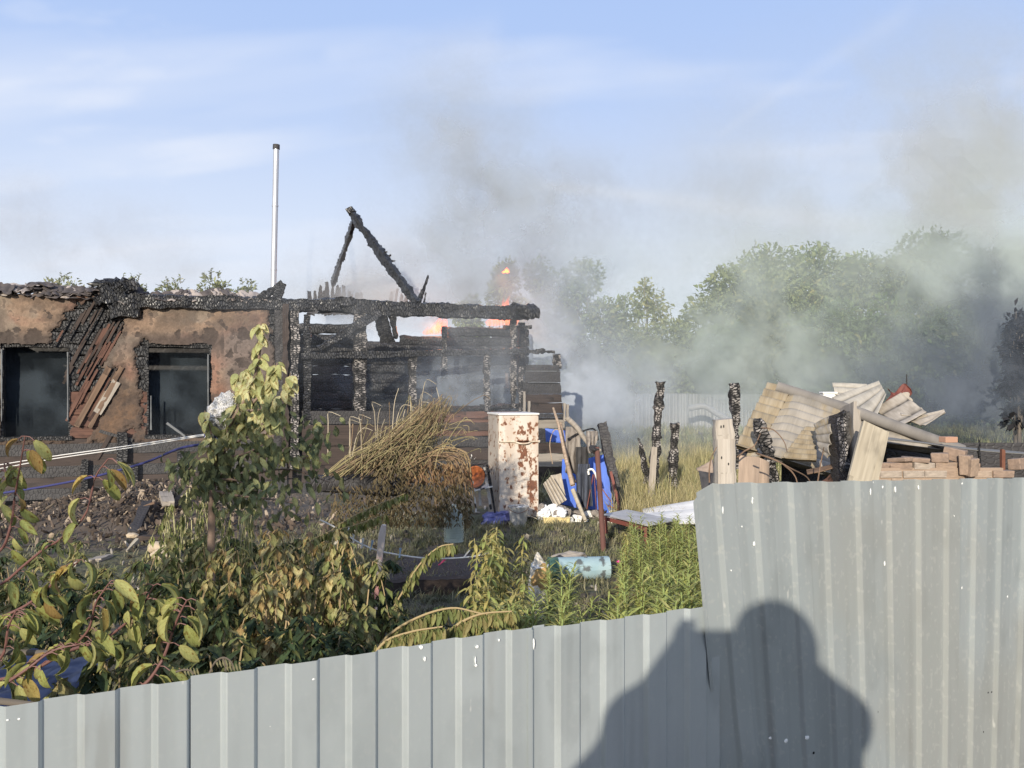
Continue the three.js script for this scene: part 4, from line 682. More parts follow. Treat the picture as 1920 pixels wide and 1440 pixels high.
{ // refrigerator
  const rust = (s, amt) => tex(512, 1024, (u, v) => {
    const band = Math.max(sstep(0.045, 0.0, Math.abs(v - 0.745)) * 1.0, sstep(0.24, 0.04, Math.abs(u - 0.58) + Math.abs(v - 0.60) * 0.8) * 1.0, sstep(0.2, 0.02, Math.abs(u - 0.86)) * sstep(0.72, 0.5, v) * 0.9, sstep(0.2, 0.0, Math.abs(v - 0.9)) * 0.25) * amt;
    const n = fbm(u * 14, v * 24, s, 5), f = fbm(u * 40, v * 70, s + 3, 3), k = sstep(0.66 - 0.17 * band, 0.70 - 0.16 * band, n * 0.75 + f * 0.3);
    let c = mix3([0.66, 0.60, 0.54], [0.78, 0.74, 0.69], fbm(u * 5, v * 8, s + 9, 4));
    c = mix3(c, [0.52, 0.42, 0.34], sstep(0.45, 0.7, fbm(u * 4 + 2, v * 3, s + 12, 4)) * 0.55);
    const edge = sstep(0.58 - 0.17 * band, 0.66 - 0.16 * band, n * 0.75 + f * 0.3); c = mix3(c, [0.45, 0.27, 0.15], edge * 0.55);
    return mix3(c, mix3([0.10, 0.05, 0.035], [0.30, 0.12, 0.06], fbm(u * 30, v * 50, s + 5, 3)), k);
  });
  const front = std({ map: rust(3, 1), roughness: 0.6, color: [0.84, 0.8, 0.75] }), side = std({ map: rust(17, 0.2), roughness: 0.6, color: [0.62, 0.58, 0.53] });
  const Z = 13.4, b = px(961, 970, Z); b.y = groundY(b.x, Z) - 0.02;
  const t = thing('refrigerator', 'rusted white two-door refrigerator standing in the yard, paint blistered by the fire', 'refrigerator', b, 0.3);
  const w = 0.64, h = 1.66, d = 0.58, fit = (g) => { const p = g.attributes.position, u = g.attributes.uv; for (let i = 0; i < p.count; i++) u.setXY(i, p.getX(i) / w + 0.5 + (Math.abs(p.getX(i)) > w / 2 - 0.003 ? p.getZ(i) : 0), p.getY(i) / h); return g; };
  mesh('body', fit(new RoundedBoxGeometry(w, h, d, 3, 0.02).translate(0, h / 2, 0)), side, t);
  mesh('door', fit(new RoundedBoxGeometry(w - 0.004, 1.16, 0.05, 3, 0.016).translate(0, 0.66, d / 2 + 0.03)), front, t);
  mesh('door', fit(new RoundedBoxGeometry(w - 0.004, 0.4, 0.05, 3, 0.016).translate(0, 1.452, d / 2 + 0.03)), front, t);
  mesh('top_edge', new RoundedBoxGeometry(w + 0.02, 0.03, d + 0.08, 2, 0.01).translate(0, h + 0.012, 0.02), M.whitePaint, t);
  const hd = new Acc(); stem(hd, curve([V(-0.3, 1.252, d / 2 + 0.06), V(-0.08, 1.252, d / 2 + 0.07), V(0, 1.225, d / 2 + 0.095), V(0.12, 1.225, d / 2 + 0.095), V(0.2, 1.25, d / 2 + 0.07), V(0.33, 1.25, d / 2 + 0.06)], 16), 0.013, 0.013, 7); mesh('handle', hd.geo(), std({ map: woodTex([0.4, 0.3, 0.2], [0.7, 0.62, 0.5], 7), roughness: 0.6 }), t);
  for (const y of [1.235, 1.26]) mesh('hinge', new RoundedBoxGeometry(0.03, 0.012, 0.04, 2, 0.004).translate(0.325, y, d / 2 + 0.03), M.fire, t);
  mesh('seal', new THREE.BoxGeometry(w - 0.04, 1.6, 0.012).translate(0, 0.83, d / 2 + 0.004), M.darkHole, t);
}
{ // bucket with rubbish in it
  const Z = 12.6, b = px(972, 987, Z); b.y = groundY(b.x, Z);
  const t = thing('bucket', 'pale grey battered bucket in front of the rusted refrigerator', 'bucket', b);
  const galv = phy({ map: tex(256, 256, (u, v) => mix3([0.38, 0.37, 0.35], [0.58, 0.57, 0.54], fbm(u * 6, v * 6, 3, 5, 6))), roughness: 0.5, metalness: 0.2 });
  mesh('shell', new THREE.LatheGeometry([[0.0, 0.01], [0.105, 0.012], [0.112, 0.0], [0.15, 0.285], [0.158, 0.29], [0.158, 0.3], [0.145, 0.3], [0.142, 0.28], [0.104, 0.03], [0, 0.03]].map(([x, y]) => new THREE.Vector2(x, y)), 36), galv, t);
  const rim = new Acc(); stem(rim, curve([V(-0.155, 0.285, 0), V(-0.11, 0.25, 0.14), V(0, 0.215, 0.175), V(0.11, 0.25, 0.14), V(0.155, 0.285, 0)], 14), 0.004, 0.004, 5); mesh('handle', rim.geo(), M.rustSteel, t);
  const r = rng(3); for (let k = 0; k < 22; k++) { const a = r() * 6.28, d = r() * 0.11; mesh('scrap', moved(lump(0.02 + 0.02 * r(), 0.012 + 0.012 * r(), 0.02 + 0.02 * r(), k, 0.5, 1), V(Math.cos(a) * d, 0.262 + 0.02 * r(), Math.sin(a) * d)), r() < 0.6 ? M.fire : M.greyRag, t); }
  mesh('stick', beam(V(0.05, 0.2, 0), V(0.27, 0.12, 0.06), 0.012, 0.012, { rough: 0.004 }), M.paleWood, t);
}
{ const b = onGround(932, 12.9); tag(moved0(mesh('plastic_bag', lump(0.22, 0.12, 0.18, 4, 0.6, 4, 2.5), phy({ color: [0.12, 0.13, 0.32], roughness: 0.35 })), b, 0.06), 'crumpled dark blue plastic bag on the ground left of the bucket', 'bag'); }
function moved0(m, p, dy) { m.position.copy(p); m.position.y += dy; return m; }
{ // plastic water bottle
  const Z = 9.6, b = px(851, 1012, Z); b.y = Math.max(groundY(b.x, Z), b.y - 0.02);
  const t = thing('water_bottle', 'large clear plastic water bottle standing in the shade below the dry stalks', 'bottle', b);
  const prof = []; for (let k = 0; k <= 30; k++) { const y = k / 30 * 0.27; prof.push([0.112 + 0.003 * Math.sin(k * 2.1), y]); } prof.push([0.1, 0.3], [0.06, 0.35], [0.026, 0.372], [0.024, 0.395]);
  mesh('body', new THREE.LatheGeometry([[0, 0.004], ...prof].map(([x, y]) => new THREE.Vector2(x, y)), 32), phy({ color: [0.80, 0.88, 0.85], roughness: 0.18, transmission: 0.75, ior: 1.45 }), t);
  mesh('cap', new THREE.CylinderGeometry(0.028, 0.028, 0.03, 20).translate(0, 0.405, 0), std({ color: [0.35, 0.42, 0.45], roughness: 0.5 }), t);
}
{ // scorched chair frame with an orange basin standing in it
  const Z = 13.0, o = px(905, 960, Z); o.y = groundY(o.x, Z);
  const t = thing('chair', 'burnt chair frame with flaking white paint, left of the refrigerator', 'chair', o), L = (x, y, dz = 0) => rel(t, px(x, y, Z).add(V(0, 0, dz)));
  const flaked = std({ map: tex(128, 128, (u, v) => mix3([0.03, 0.028, 0.027], [0.62, 0.6, 0.57], sstep(0.48, 0.56, fbm(u * 9, v * 9, 4, 4, 9)))), roughness: 0.8 });
  for (const [x0, y0, x1, y1, dz] of [[921, 955, 907, 872, 0], [929, 962, 914, 870, 0.12], [893, 958, 886, 900, 0.1], [900, 950, 897, 900, -0.15]]) mesh('leg', beam(L(x0, y0, dz), L(x1, y1, dz), 0.035, 0.035, { rough: 0.012, seed: x0 }), dz === 0.12 ? M.charFine : flaked, t);
  mesh('seat', beam(L(884, 916, 0.1), L(918, 910, 0.0), 0.022, 0.3, { hint: Y, rough: 0.008 }), flaked, t);
  mesh('top_rail', beam(L(872, 873, 0), L(912, 868, 0.1), 0.02, 0.22, { hint: Y, rough: 0.03, ragged: 0.1 }), M.charFine, t);
  for (const [x0, y0, x1, y1] of [[876, 868, 884, 858], [880, 870, 893, 857], [886, 866, 884, 852]]) mesh('splinter', beam(L(x0, y0, 0), L(x1, y1, 0), 0.012, 0.03, { rough: 0.01, seed: x1 }), flaked, t);
  const g = thing('basin', 'orange enamel basin standing on edge on the burnt chair', 'basin', px(890, 894, 12.85)); g.rotation.set(0.1, 0.5, 0);
  mesh('bowl', new THREE.LatheGeometry([[0, -0.05], [0.1, -0.045], [0.15, 0], [0.168, 0.004], [0.168, 0.012], [0.145, 0.008], [0.1, -0.036], [0, -0.04]].map(([x, y]) => new THREE.Vector2(x, y)), 36).rotateX(Math.PI / 2), std({ map: tex(128, 128, (u, v) => mix3([0.55, 0.17, 0.06], [0.18, 0.06, 0.04], sstep(0.5, 0.7, fbm(u * 6, v * 6, 4, 4, 6)))), roughness: 0.45 }), g);
}
{ // scrap at the house corner: blue boards, wavy sheet, bag in a tray, leaning sticks, hanging rags, charred post, red frame
  const Z = 14.1;
  const board = (label, pts, Zs, th = 0.02) => { const c = px(pts[0][0], pts[0][1], Zs[0]), g = thing('blue_board', label, 'board', c), q = pts.map(([x, y], k) => rel(g, px(x, y, Zs[k]))); mesh('panel', sheet((s, t) => q[0].clone().lerp(q[1], s).lerp(q[3].clone().lerp(q[2], s), t).add(V(0, 0, 0.012 * Math.sin(s * 9) * t)), 8, 8, th, {}), M.blueSheet, g); return g; };
  board('upper bright blue board with a torn edge, right of the refrigerator', [[1022, 803], [1066, 808], [1068, 832], [1024, 828]], [14.7, 14.7, 14.7, 14.7]);
  board('narrow blue board leaning behind the sticks', [[1054, 862], [1076, 862], [1090, 955], [1052, 946]], [14.6, 14.6, 14.1, 14.1]);
  board('tall bright blue board leaning behind the rusty pipe', [[1096, 862], [1142, 850], [1160, 955], [1104, 956]], [14.3, 14.3, 13.9, 13.9]);
  board('small blue board low behind the red frame', [[1132, 940], [1160, 938], [1166, 962], [1134, 962]], [14.0, 14.0, 13.8, 13.8]);
  const wavy = (name, label, pts, Zs, waves, amp, mat, group) => { const c = px(pts[0][0], pts[0][1], Zs[0]), g = thing(name, label, 'sheet', c, 0, group), q = pts.map(([x, y], k) => rel(g, px(x, y, Zs[k]))); mesh('sheet', sheet((s, t) => q[0].clone().lerp(q[1], s).lerp(q[3].clone().lerp(q[2], s), t).add(V(0, amp * 0.35 * Math.cos(s * waves * 6.283), amp * Math.cos(s * waves * 6.283))), waves * 10, 6, 0.008, { su: 1, tu: 1 }), mat, g); return g; };
  M.slateTan = std({ map: tex(256, 256, (u, v) => mul3(mix3([0.33, 0.28, 0.22], [0.52, 0.47, 0.40], fbm(u * 6, v * 6, 2, 5, 6)), 0.8 + 0.3 * fbm(u * 20, v * 3, 6, 3))), roughness: 0.93 });
  wavy('wavy_sheet', 'broken piece of wavy roofing sheet leaning beside the refrigerator', [[1018, 908], [1034, 892], [1062, 938], [1040, 952]], [13.5, 13.6, 13.4, 13.2], 4, 0.025, M.slateTan);
  wavy('wavy_sheet', 'pale flat roofing fragment behind the leaning wavy piece', [[1032, 892], [1052, 888], [1060, 930], [1046, 922]], [13.9, 13.9, 13.7, 13.7], 1, 0.01, M.slateTan);
  { const c = onGround(1043, 12.95), g = thing('yellow_tray', 'yellowed tray on the grass under a heap of torn white foam', 'tray', c); mesh('tray', new RoundedBoxGeometry(0.4, 0.085, 0.3, 2, 0.02).translate(0, 0.05, 0), std({ color: [0.62, 0.5, 0.24], roughness: 0.7 }), g); mesh('lip', new RoundedBoxGeometry(0.42, 0.015, 0.32, 2, 0.006).translate(0, 0.096, 0), std({ color: [0.68, 0.58, 0.32], roughness: 0.7 }), g);
    const f = thing('foam_heap', 'heap of torn white foam and bags on the yellow tray', 'heap', V(c.x - 0.02, c.y + 0.1, c.z)); const r = rng(8); for (let k = 0; k < 24; k++) mesh('foam_piece', moved(lump(0.05 + 0.07 * r(), 0.03 + 0.03 * r(), 0.05 + 0.05 * r(), k + 2, 0.6, 2), V((r() - 0.55) * 0.46, 0.02 + 0.13 * r() * r(), (r() - 0.5) * 0.26), new THREE.Euler(r(), r(), r())), r() < 0.75 ? M.bag : M.greyRag, f); }
  const stick = (label, pts, Zs, r0, r1, mat = M.greyWood) => { const P0 = pts.map(([x, y], k) => px(x, y, Zs[k] ?? Zs[0])), g = thing('wooden_pole', label, 'pole', P0[0].clone()); const a = new Acc(); stem(a, curve(P0.map((p) => rel(g, p)), 14), r0, r1, 7); mesh('pole', a.geo(), mat, g); };
  M.strippedWood = std({ map: woodTex([0.2, 0.14, 0.1], [0.52, 0.40, 0.30], 9, 0.5), roughness: 0.9 });
  stick('long crooked bare pole leaning at the house corner, its thin tip highest', [[1037, 764], [1048, 800], [1062, 862], [1074, 910]], [13.9, 13.8, 13.5, 13.3], 0.018, 0.042, M.strippedWood);
  stick('split bare branch leaning beside the crooked pole', [[1050, 792], [1056, 830], [1066, 880], [1078, 905]], [13.9, 13.8, 13.6, 13.5], 0.035, 0.03, M.strippedWood);
  stick('short stripped branch with its foot in the grass', [[1074, 918], [1082, 938], [1098, 976]], [13.0, 12.9, 12.7], 0.038, 0.03, M.paleWood);
  stick('thin pale wire-like twig bowed beside the blue board', [[1036, 870], [1031, 830], [1040, 806], [1048, 806]], [13.8], 0.008, 0.008, M.strippedWood);
  // burnt clothes and cloth hanging over a bar
  const cloth = (label, x0, x1, y0, y1, Zc, seed, mat, taper = 0) => { const c = px((x0 + x1) / 2, y0, Zc), g = thing('burnt_cloth', label, 'cloth', c, 0, 'burnt cloths hanging at the house corner'); mesh('cloth', sheet((s, t) => rel(g, px(lerp(x0, x1, s) + (s - 0.5) * taper * t + 5 * (fbm(s * 3, t * 3, seed, 3) - 0.5), lerp(y0, y1, t) + 14 * (fbm(s * 4, t, seed + 4, 3) - 0.5) * t, Zc + 0.16 * (fbm(s * 4, t * 1.2, seed + 9, 3) - 0.5) - 0.05 * Math.sin(s * 14 + seed + t) * (0.3 + t))), 26, 20, 0.012, {}), mat, g); };
  cloth('black burnt cloth hanging lowest between the leaning poles', 1078, 1104, 838, 935, 13.6, 3, M.blackRag, -6);
  cloth('dark blue-grey trouser-like rag hanging beside the black cloth', 1086, 1106, 870, 948, 13.4, 5, std({ map: tex(128, 128, (u, v) => mix3([0.03, 0.035, 0.05], [0.09, 0.1, 0.13], fbm(u * 7, v * 7, 6, 4, 7))), roughness: 0.95 }), 10);
  cloth('grey scorched cloth draped highest beside the house corner', 1062, 1088, 800, 890, 13.8, 7, M.greyRag, 4);
  cloth('torn grey cloth draped over the bar left of the charred post', 1098, 1122, 808, 850, 13.5, 11, M.greyRag, -14);
  { const g = thing('clothes_bar', 'sagging dark bar that carries the burnt cloths', 'bar', px(1066, 822, 13.7)); const a = new Acc(); stem(a, curve([[1064, 824], [1085, 812], [1112, 804], [1119, 812], [1121, 826]].map(([x, y]) => rel(g, px(x, y, 13.7))), 16), 0.014, 0.014, 6); mesh('bar', a.geo(), M.charFine, g); const b = new Acc(); stem(b, curve([[1062, 783], [1080, 800], [1098, 825], [1118, 848], [1126, 842]].map(([x, y]) => rel(g, px(x, y, 13.6))), 16), 0.045, 0.03, 7); mesh('branch', b.geo(), M.greyWood, g); }
  { const g = thing('charred_post', 'thick charred post leaning left beside the tall blue board', 'post', onGround(1162, 13.6)); mesh('post', beam(rel(g, px(1163, 955, 13.5)), rel(g, px(1129, 794, 14.0)), 0.15, 0.15, { rough: 0.035, seed: 4, cell: 0.05, hint: V(0, 0, 1), ragged: 0.04 }), M.sootWood, g); }
  { const g = thing('red_frame', 'folded red metal frame leaning against the blue board', 'frame', px(1100, 955, 13.4)); const l = (a, b, w = 0.035) => mesh('bar', beam(rel(g, px(...a)), rel(g, px(...b)), w, w * 0.5, { hint: V(0, 0, 1), rough: 0.004 }), M.redPaint, g); l([1145, 885, 13.4], [1162, 955, 13.2], 0.08); l([1112, 890, 13.5], [1100, 955, 13.3], 0.025); l([1114, 890, 13.5], [1118, 955, 13.3], 0.02); l([1128, 915, 13.4], [1152, 950, 13.3], 0.02); l([1140, 948, 13.3], [1163, 957, 13.2], 0.04); }
  { const g = thing('bent_hose', 'short bent white hose hooked over the red frame', 'hose', px(1105, 882, 13.3)); const a = new Acc(); stem(a, curve([[1104, 890], [1103, 882], [1110, 880], [1116, 888], [1120, 900]].map(([x, y]) => rel(g, px(x, y, 13.3))), 16), 0.018, 0.016, 8); mesh('hose', a.geo(), M.whitePaint, g); }
  { const g = thing('rusty_pole', 'upright rusty metal pole in the grass before the blue boards', 'pole', onGround(1131, 10.6)); const a = new Acc(); stem(a, [rel(g, px(1132, 1040, 10.6)), rel(g, px(1126, 940, 10.6)), rel(g, px(1119, 838, 10.6))], 0.034, 0.032, 10); mesh('pole', a.geo(), std({ map: tex(128, 128, (u, v) => mix3([0.08, 0.035, 0.03], [0.18, 0.085, 0.07], fbm(u * 6, v * 6, 5, 4, 6))), roughness: 0.85 }), g); mesh('bracket', lump(0.06, 0.05, 0.05, 3, 0.5, 2).translate(rel(g, px(1113, 842, 10.6)).x, rel(g, px(1113, 842, 10.6)).y, 0), M.sootWood, g); }
  { const r = rng(12), t0 = 'small pieces of burnt rubbish at the foot of the leaning poles'; for (let k = 0; k < 16; k++) { const p = onGround(1000 + r() * 165, 12.9 + r() * 0.9); tag(moved0(mesh('rubbish_piece', lump(0.06 + 0.08 * r(), 0.04 + 0.05 * r(), 0.06 + 0.07 * r(), k, 0.7, 2), r() < 0.5 ? M.fire : r() < 0.5 ? M.greyRag : M.sootWood), p, 0.03), 'burnt or whitened lump of rubbish at the foot of the leaning poles', 'rubbish', t0); } }
}
{ // low table with a white top and red legs, white boards behind it
  const Z = 11.6, g = thing('low_table', 'low red-legged table with a white board top in the grass', 'table', onGround(1170, Z)); const q = (x, y, z) => rel(g, px(x, y, z));
  mesh('tabletop', sheet((s, t) => q(1131, 964, 11.4).lerp(q(1215, 985, 10.6), s).lerp(q(1175, 955, 12.4).lerp(q(1275, 974, 11.7), s), t), 4, 4, 0.02, {}), M.greyWhite, g);
  for (const [x, y, z, yb] of [[1136, 970, 11.3, 1000], [1210, 988, 10.65, 1045], [1178, 962, 12.2, 985], [1268, 978, 11.6, 1010]]) mesh('leg', beam(q(x, y, z), q(x + 1, yb, z), 0.035, 0.035), M.redPaint, g);
  mesh('apron', beam(q(1134, 972, 11.35), q(1212, 992, 10.65), 0.05, 0.02, { hint: Y }), M.redPaint, g);
  const w = (label, p) => { const b = thing('white_board', label, 'board', px(...p[0])); mesh('board', sheet((s, t) => { const Q = p.map((e) => rel(b, px(...e))); return Q[0].lerp(Q[1], s).lerp(Q[3].lerp(Q[2], s), t); }, 3, 3, 0.025, {}), std({ map: tex(128, 128, (u, v) => mul3([0.72, 0.71, 0.69], 0.75 + 0.4 * fbm(u * 6, v * 6, 3, 4, 6))), roughness: 0.6 }), b); };
  w('long white board lying behind the low table, its left end by the grass', [[1204, 957, 12.9], [1318, 938, 12.6], [1325, 962, 12.2], [1208, 966, 12.6]]);
  w('second white board lying lower, in front of the long one', [[1195, 967, 12.1], [1322, 955, 11.9], [1322, 984, 11.5], [1215, 984, 11.6]]);
}
{ // painted log, sack, stake, clothes line, ropes, foil
  const Z = 9.2, c = px(1092, 1064, Z), g = thing('painted_log', 'short thick log painted pale blue lying among the weeds', 'log', V(c.x, groundY(c.x, Z) + 0.115, c.z), 0.12);
  const lg = new THREE.CylinderGeometry(0.125, 0.12, 0.58, 22, 8).rotateZ(Math.PI / 2), p = lg.attributes.position; for (let i = 0; i < p.count; i++) { const k = 1 + 0.1 * (fbm(p.getX(i) * 6, p.getY(i) * 9, p.getZ(i) * 9, 3) - 0.5); p.setY(i, p.getY(i) * k); p.setZ(i, p.getZ(i) * k); } lg.computeVertexNormals();
  mesh('log', lg, std({ map: tex(256, 256, (u, v) => mix3(mix3([0.22, 0.34, 0.39], [0.36, 0.46, 0.48], fbm(u * 6, v * 6, 2, 4, 6)), [0.06, 0.06, 0.06], sstep(0.56, 0.68, fbm(u * 9, v * 7, 8, 4, 7)) * 0.85)), roughness: 0.75 }), g);
  mesh('end_band', new THREE.CylinderGeometry(0.128, 0.124, 0.1, 22).rotateZ(Math.PI / 2).translate(-0.32, 0.0, 0), std({ color: [0.06, 0.13, 0.10], roughness: 0.8 }), g);
  const p2 = onGround(1050, 9.5); tag(moved0(mesh('stone', lump(0.2, 0.11, 0.16, 9, 0.4, 3), M.sootWood), p2, 0.06), 'dark rounded stone behind the left end of the painted log', 'stone');
  const p3 = onGround(1068, 9.9); tag(moved0(mesh('stone', lump(0.22, 0.1, 0.16, 12, 0.4, 3), M.greyWood), p3, 0.04), 'flat grey stone behind the middle of the painted log', 'stone');
}
{
  const Z = 7.6, g = thing('sack', 'torn pale sack with an ochre flap standing among the yellowing weeds', 'sack', V(px(1008, 1, Z).x, groundY(px(1008, 1, Z).x, Z), -Z)); g.scale.set(1.05, 1.35, 1.05);
  mesh('bag', lump(0.085, 0.2, 0.09, 5, 0.45, 4, 2).translate(-0.005, 0.19, 0), std({ color: [0.68, 0.62, 0.52], roughness: 0.8 }), g);
  mesh('flap', lump(0.085, 0.1, 0.07, 8, 0.5, 3, 2).translate(0.03, 0.27, 0.03), std({ color: [0.42, 0.27, 0.11], roughness: 0.85 }), g);
  mesh('rim', lump(0.07, 0.025, 0.08, 3, 0.5, 3).translate(0.01, 0.36, 0), M.whitePaint, g);
}
{
  const Z = 7.4, b = onGround(706, Z), g = thing('wooden_stake', 'upright wooden stake with peeling pink and white paint among the weeds', 'stake', b); const q = (x, y) => rel(g, px(x, y, Z));
  mesh('stake', beam(q(700, 1150), q(719, 984), 0.045, 0.045, { rough: 0.012, seed: 2, cell: 0.04 }), std({ map: tex(128, 256, (u, v) => mix3(mix3([0.68, 0.58, 0.52], [0.55, 0.28, 0.25], sstep(0.5, 0.6, fbm(u * 5, v * 5, 3, 4, 5))), [0.1, 0.07, 0.06], sstep(0.6, 0.66, fbm(u * 7, v * 7, 9, 4, 7)))), roughness: 0.8 }), g);
  const l = thing('clothes_line', 'white clothes line sagging between the weeds, past the stake', 'line', px(630, 990, 7.4)); const pts = [[600, 975, 7.3], [630, 990, 7.4], [665, 1013, 7.45], [700, 1030, 7.42], [745, 1040, 7.6], [800, 1047, 7.8], [845, 1047, 8.0], [890, 1043, 8.1], [925, 1034, 8.2]].map((a) => rel(l, px(...a)));
  const a = new Acc(); stem(a, curve(pts, 50), 0.0075, 0.0075, 5); mesh('line', a.geo(), M.whitePaint, l);
  const pegM = { white: M.whitePaint, pink: std({ color: [0.7, 0.08, 0.2], roughness: 0.5 }), blue: std({ color: [0.3, 0.42, 0.55], roughness: 0.5 }) };
  const peg = (x, y, Z, c, label) => { const g2 = thing('clothes_peg', label, 'clothes peg', px(x, y, Z)); for (const s of [-1, 1]) mesh('leg', beam(V(0.006 * s, 0.04, 0.004 * s), V(-0.003 * s - 0.01, -0.045, 0.008 * s), 0.01, 0.008, {}), pegM[c], g2); mesh('spring', new THREE.TorusGeometry(0.008, 0.002, 6, 12), M.rustSteel, g2); g2.rotation.z = ((x * 7) % 10) / 10 - 0.7; };
  peg(664, 1008, 7.45, 'white', 'white clothes peg, second from the left on the clothes line'); peg(681, 1018, 7.43, 'white', 'white clothes peg just left of the painted stake'); peg(698, 1022, 7.42, 'blue', 'grey-blue clothes peg nearest the stake on its left'); peg(751, 1036, 7.6, 'blue', 'grey-blue clothes peg to the right of the stake'); peg(830, 1054, 8.0, 'pink', 'pink clothes peg hanging from the lowest part of the line'); peg(876, 1038, 8.1, 'white', 'white clothes peg farthest right on the clothes line'); peg(652, 998, 7.4, 'white', 'white clothes peg farthest left on the clothes line');
}
{
  const A = px(395, 818, 5.0), rope = (label, pts, r0, mat, nm) => { const g = thing(nm, label, 'rope', px(...pts[pts.length - 1])); const a = new Acc(); stem(a, curve(pts.map((p) => rel(g, px(...p))), 30), r0, r0, 6); mesh('rope', a.geo(), mat, g); };
  M.blueRope = std({ color: [0.035, 0.038, 0.14], roughness: 0.8 });
  rope('upper white line of the pair tied to the young pear tree', [[-40, 878, 6.6], [90, 857, 6.2], [240, 836, 5.6], [392, 813, 5]], 0.0035, M.whitePaint, 'white_rope');
  rope('lower white line of the pair tied to the young pear tree', [[-40, 886, 6.6], [90, 862, 6.2], [240, 840, 5.6], [392, 815, 5]], 0.0035, M.whitePaint, 'white_rope');
  rope('dark blue rope slack below the white cords', [[-30, 930, 6.4], [85, 912, 6.2], [180, 893, 5.8], [270, 868, 5.5], [340, 840, 5.2], [390, 832, 5]], 0.008, M.blueRope, 'blue_rope');
  const k = thing('rope_knot', 'bundled blue and white knot tying the cords to the pear tree', 'knot', A); const r = rng(4); for (let j = 0; j < 7; j++) { const a = new Acc(), pts = []; for (let q = 0; q < 9; q++) pts.push(V((r() - 0.5) * 0.06, (r() - 0.5) * 0.06, (r() - 0.5) * 0.05)); stem(a, curve(pts, 24), 0.007, 0.007, 5); mesh('loop', a.geo(), j < 5 ? M.blueRope : M.whitePaint, k); }
  const a = new Acc(); stem(a, curve([V(0.02, 0, 0), V(0.06, -0.04, 0.01), V(0.1, -0.1, 0)], 10), 0.006, 0.004, 5); mesh('tail', a.geo(), M.whitePaint, k);
  const f = thing('foil_bundle', 'crumpled silver foil bundle hanging in the young pear tree', 'foil', px(424, 772, 5.05)); mesh('foil', lump(0.095, 0.115, 0.08, 21, 0.4, 5, 5.5).rotateZ(-0.5), phy({ color: [0.88, 0.86, 0.84], metalness: 0.1, roughness: 0.3, bumpMap: rep(tex(256, 256, g1((u, v) => Math.abs(fbm(u * 14, v * 14, 3, 4, 14) - 0.5) * 2), false), 3, 3), bumpScale: 0.03 }), f);
  const b = thing('grey_bag', 'limp grey bag hanging right of the silver foil bundle', 'bag', px(446, 775, 5.1)); mesh('bag', lump(0.07, 0.105, 0.05, 31, 0.25, 4, 2), phy({ color: [0.32, 0.28, 0.25], roughness: 0.6 }), b);
}
// ---------------------------------------------------------------- burnt posts and the collapsed shed on the right
{
  const post = (label, pts, Z, w, mat = M.ash, o = {}) => { const g = thing(o.name ?? 'burnt_post', label, 'post', onGround(pts[0][0], Z)); g.position.y = Math.min(g.position.y, px(...pts[0], Z).y); for (let k = 0; k < pts.length - 1; k++) mesh('post', beam(rel(g, px(...pts[k], Z)), rel(g, px(...pts[k + 1], Z + (o.dz ?? 0) * (k + 1))), w, w * 0.9, { hint: V(0, 0, 1), rough: o.rough ?? 0.05, seed: pts[0][0], cell: 0.05, taper: o.taper ?? 0.85, ragged: 0.06 }), mat, g); return g; };
  const a = post('tall thin burnt post leaning right, tallest of the posts in the dry grass', [[1222, 950], [1238, 716]], 14.6, 0.16, M.ash);
  mesh('sound_wood', beam(rel(a, px(1219, 952, 14.4)), rel(a, px(1227, 838, 14.4)), 0.11, 0.05, { rough: 0.012, seed: 3 }), M.greyWood, a);
  post('short burnt post, pointed, leaning left beside the tallest one', [[1216, 905], [1197, 820]], 14.7, 0.16, M.ash, { taper: 0.25 });
  post('square burnt post with a blunt top right of the tallest one', [[1260, 915], [1266, 793]], 15.2, 0.17, M.ash, { taper: 0.95 });
  post('burnt post rising behind the weathered white post', [[1382, 880], [1380, 790], [1374, 718]], 13.0, 0.13, M.ash);
  const wz = 6.9, wp = thing('weathered_post', 'thick pale weathered post behind the corner of the tall metal fence', 'post', onGround(1357, wz)); const wm = std({ map: rep(woodTex([0.27, 0.23, 0.19], [0.5, 0.45, 0.39], 12, 0.5), 0.8, 0.8), bumpMap: rep(tex(256, 256, g1((u, v) => grain(u, v, 1)), false), 1, 1), bumpScale: 0.01, roughness: 0.95 });
  mesh('post', beam(rel(wp, px(1362, 1212, wz)), rel(wp, px(1358, 822, wz)), 0.165, 0.165, { rough: 0.016, seed: 7, round: 0.6, hint: V(0, 0, 1) }), wm, wp);
  mesh('post', beam(rel(wp, px(1357, 824, wz)), rel(wp, px(1354, 786, wz)), 0.14, 0.155, { rough: 0.022, seed: 8, round: 0.5, hint: V(0, 0, 1) }), wm, wp);
  for (const [x, y] of [[1352, 800], [1357, 799], [1366, 870], [1353, 858]]) { const q = rel(wp, px(x, y, wz - 0.09)); mesh('knot', moved(new THREE.SphereGeometry(0.007, 8, 6).scale(0.8, 1.6, 0.5), q), M.darkHole, wp); }
  post('burnt post leaning left across the wavy roof sheets', [[1512, 1085], [1446, 870], [1418, 784]], 9.0, 0.125, M.ash, { taper: 0.8 });
  post('dark burnt stub near the right edge, pale burnt tip', [[1852, 1070], [1836, 824]], 9.6, 0.09, M.charFine, { taper: 0.5 });
  post('thin brown metal stake at the right edge', [[1878, 1085], [1880, 842]], 9.2, 0.04, M.rustSteel, { rough: 0.004, taper: 1, name: 'metal_stake' });
}
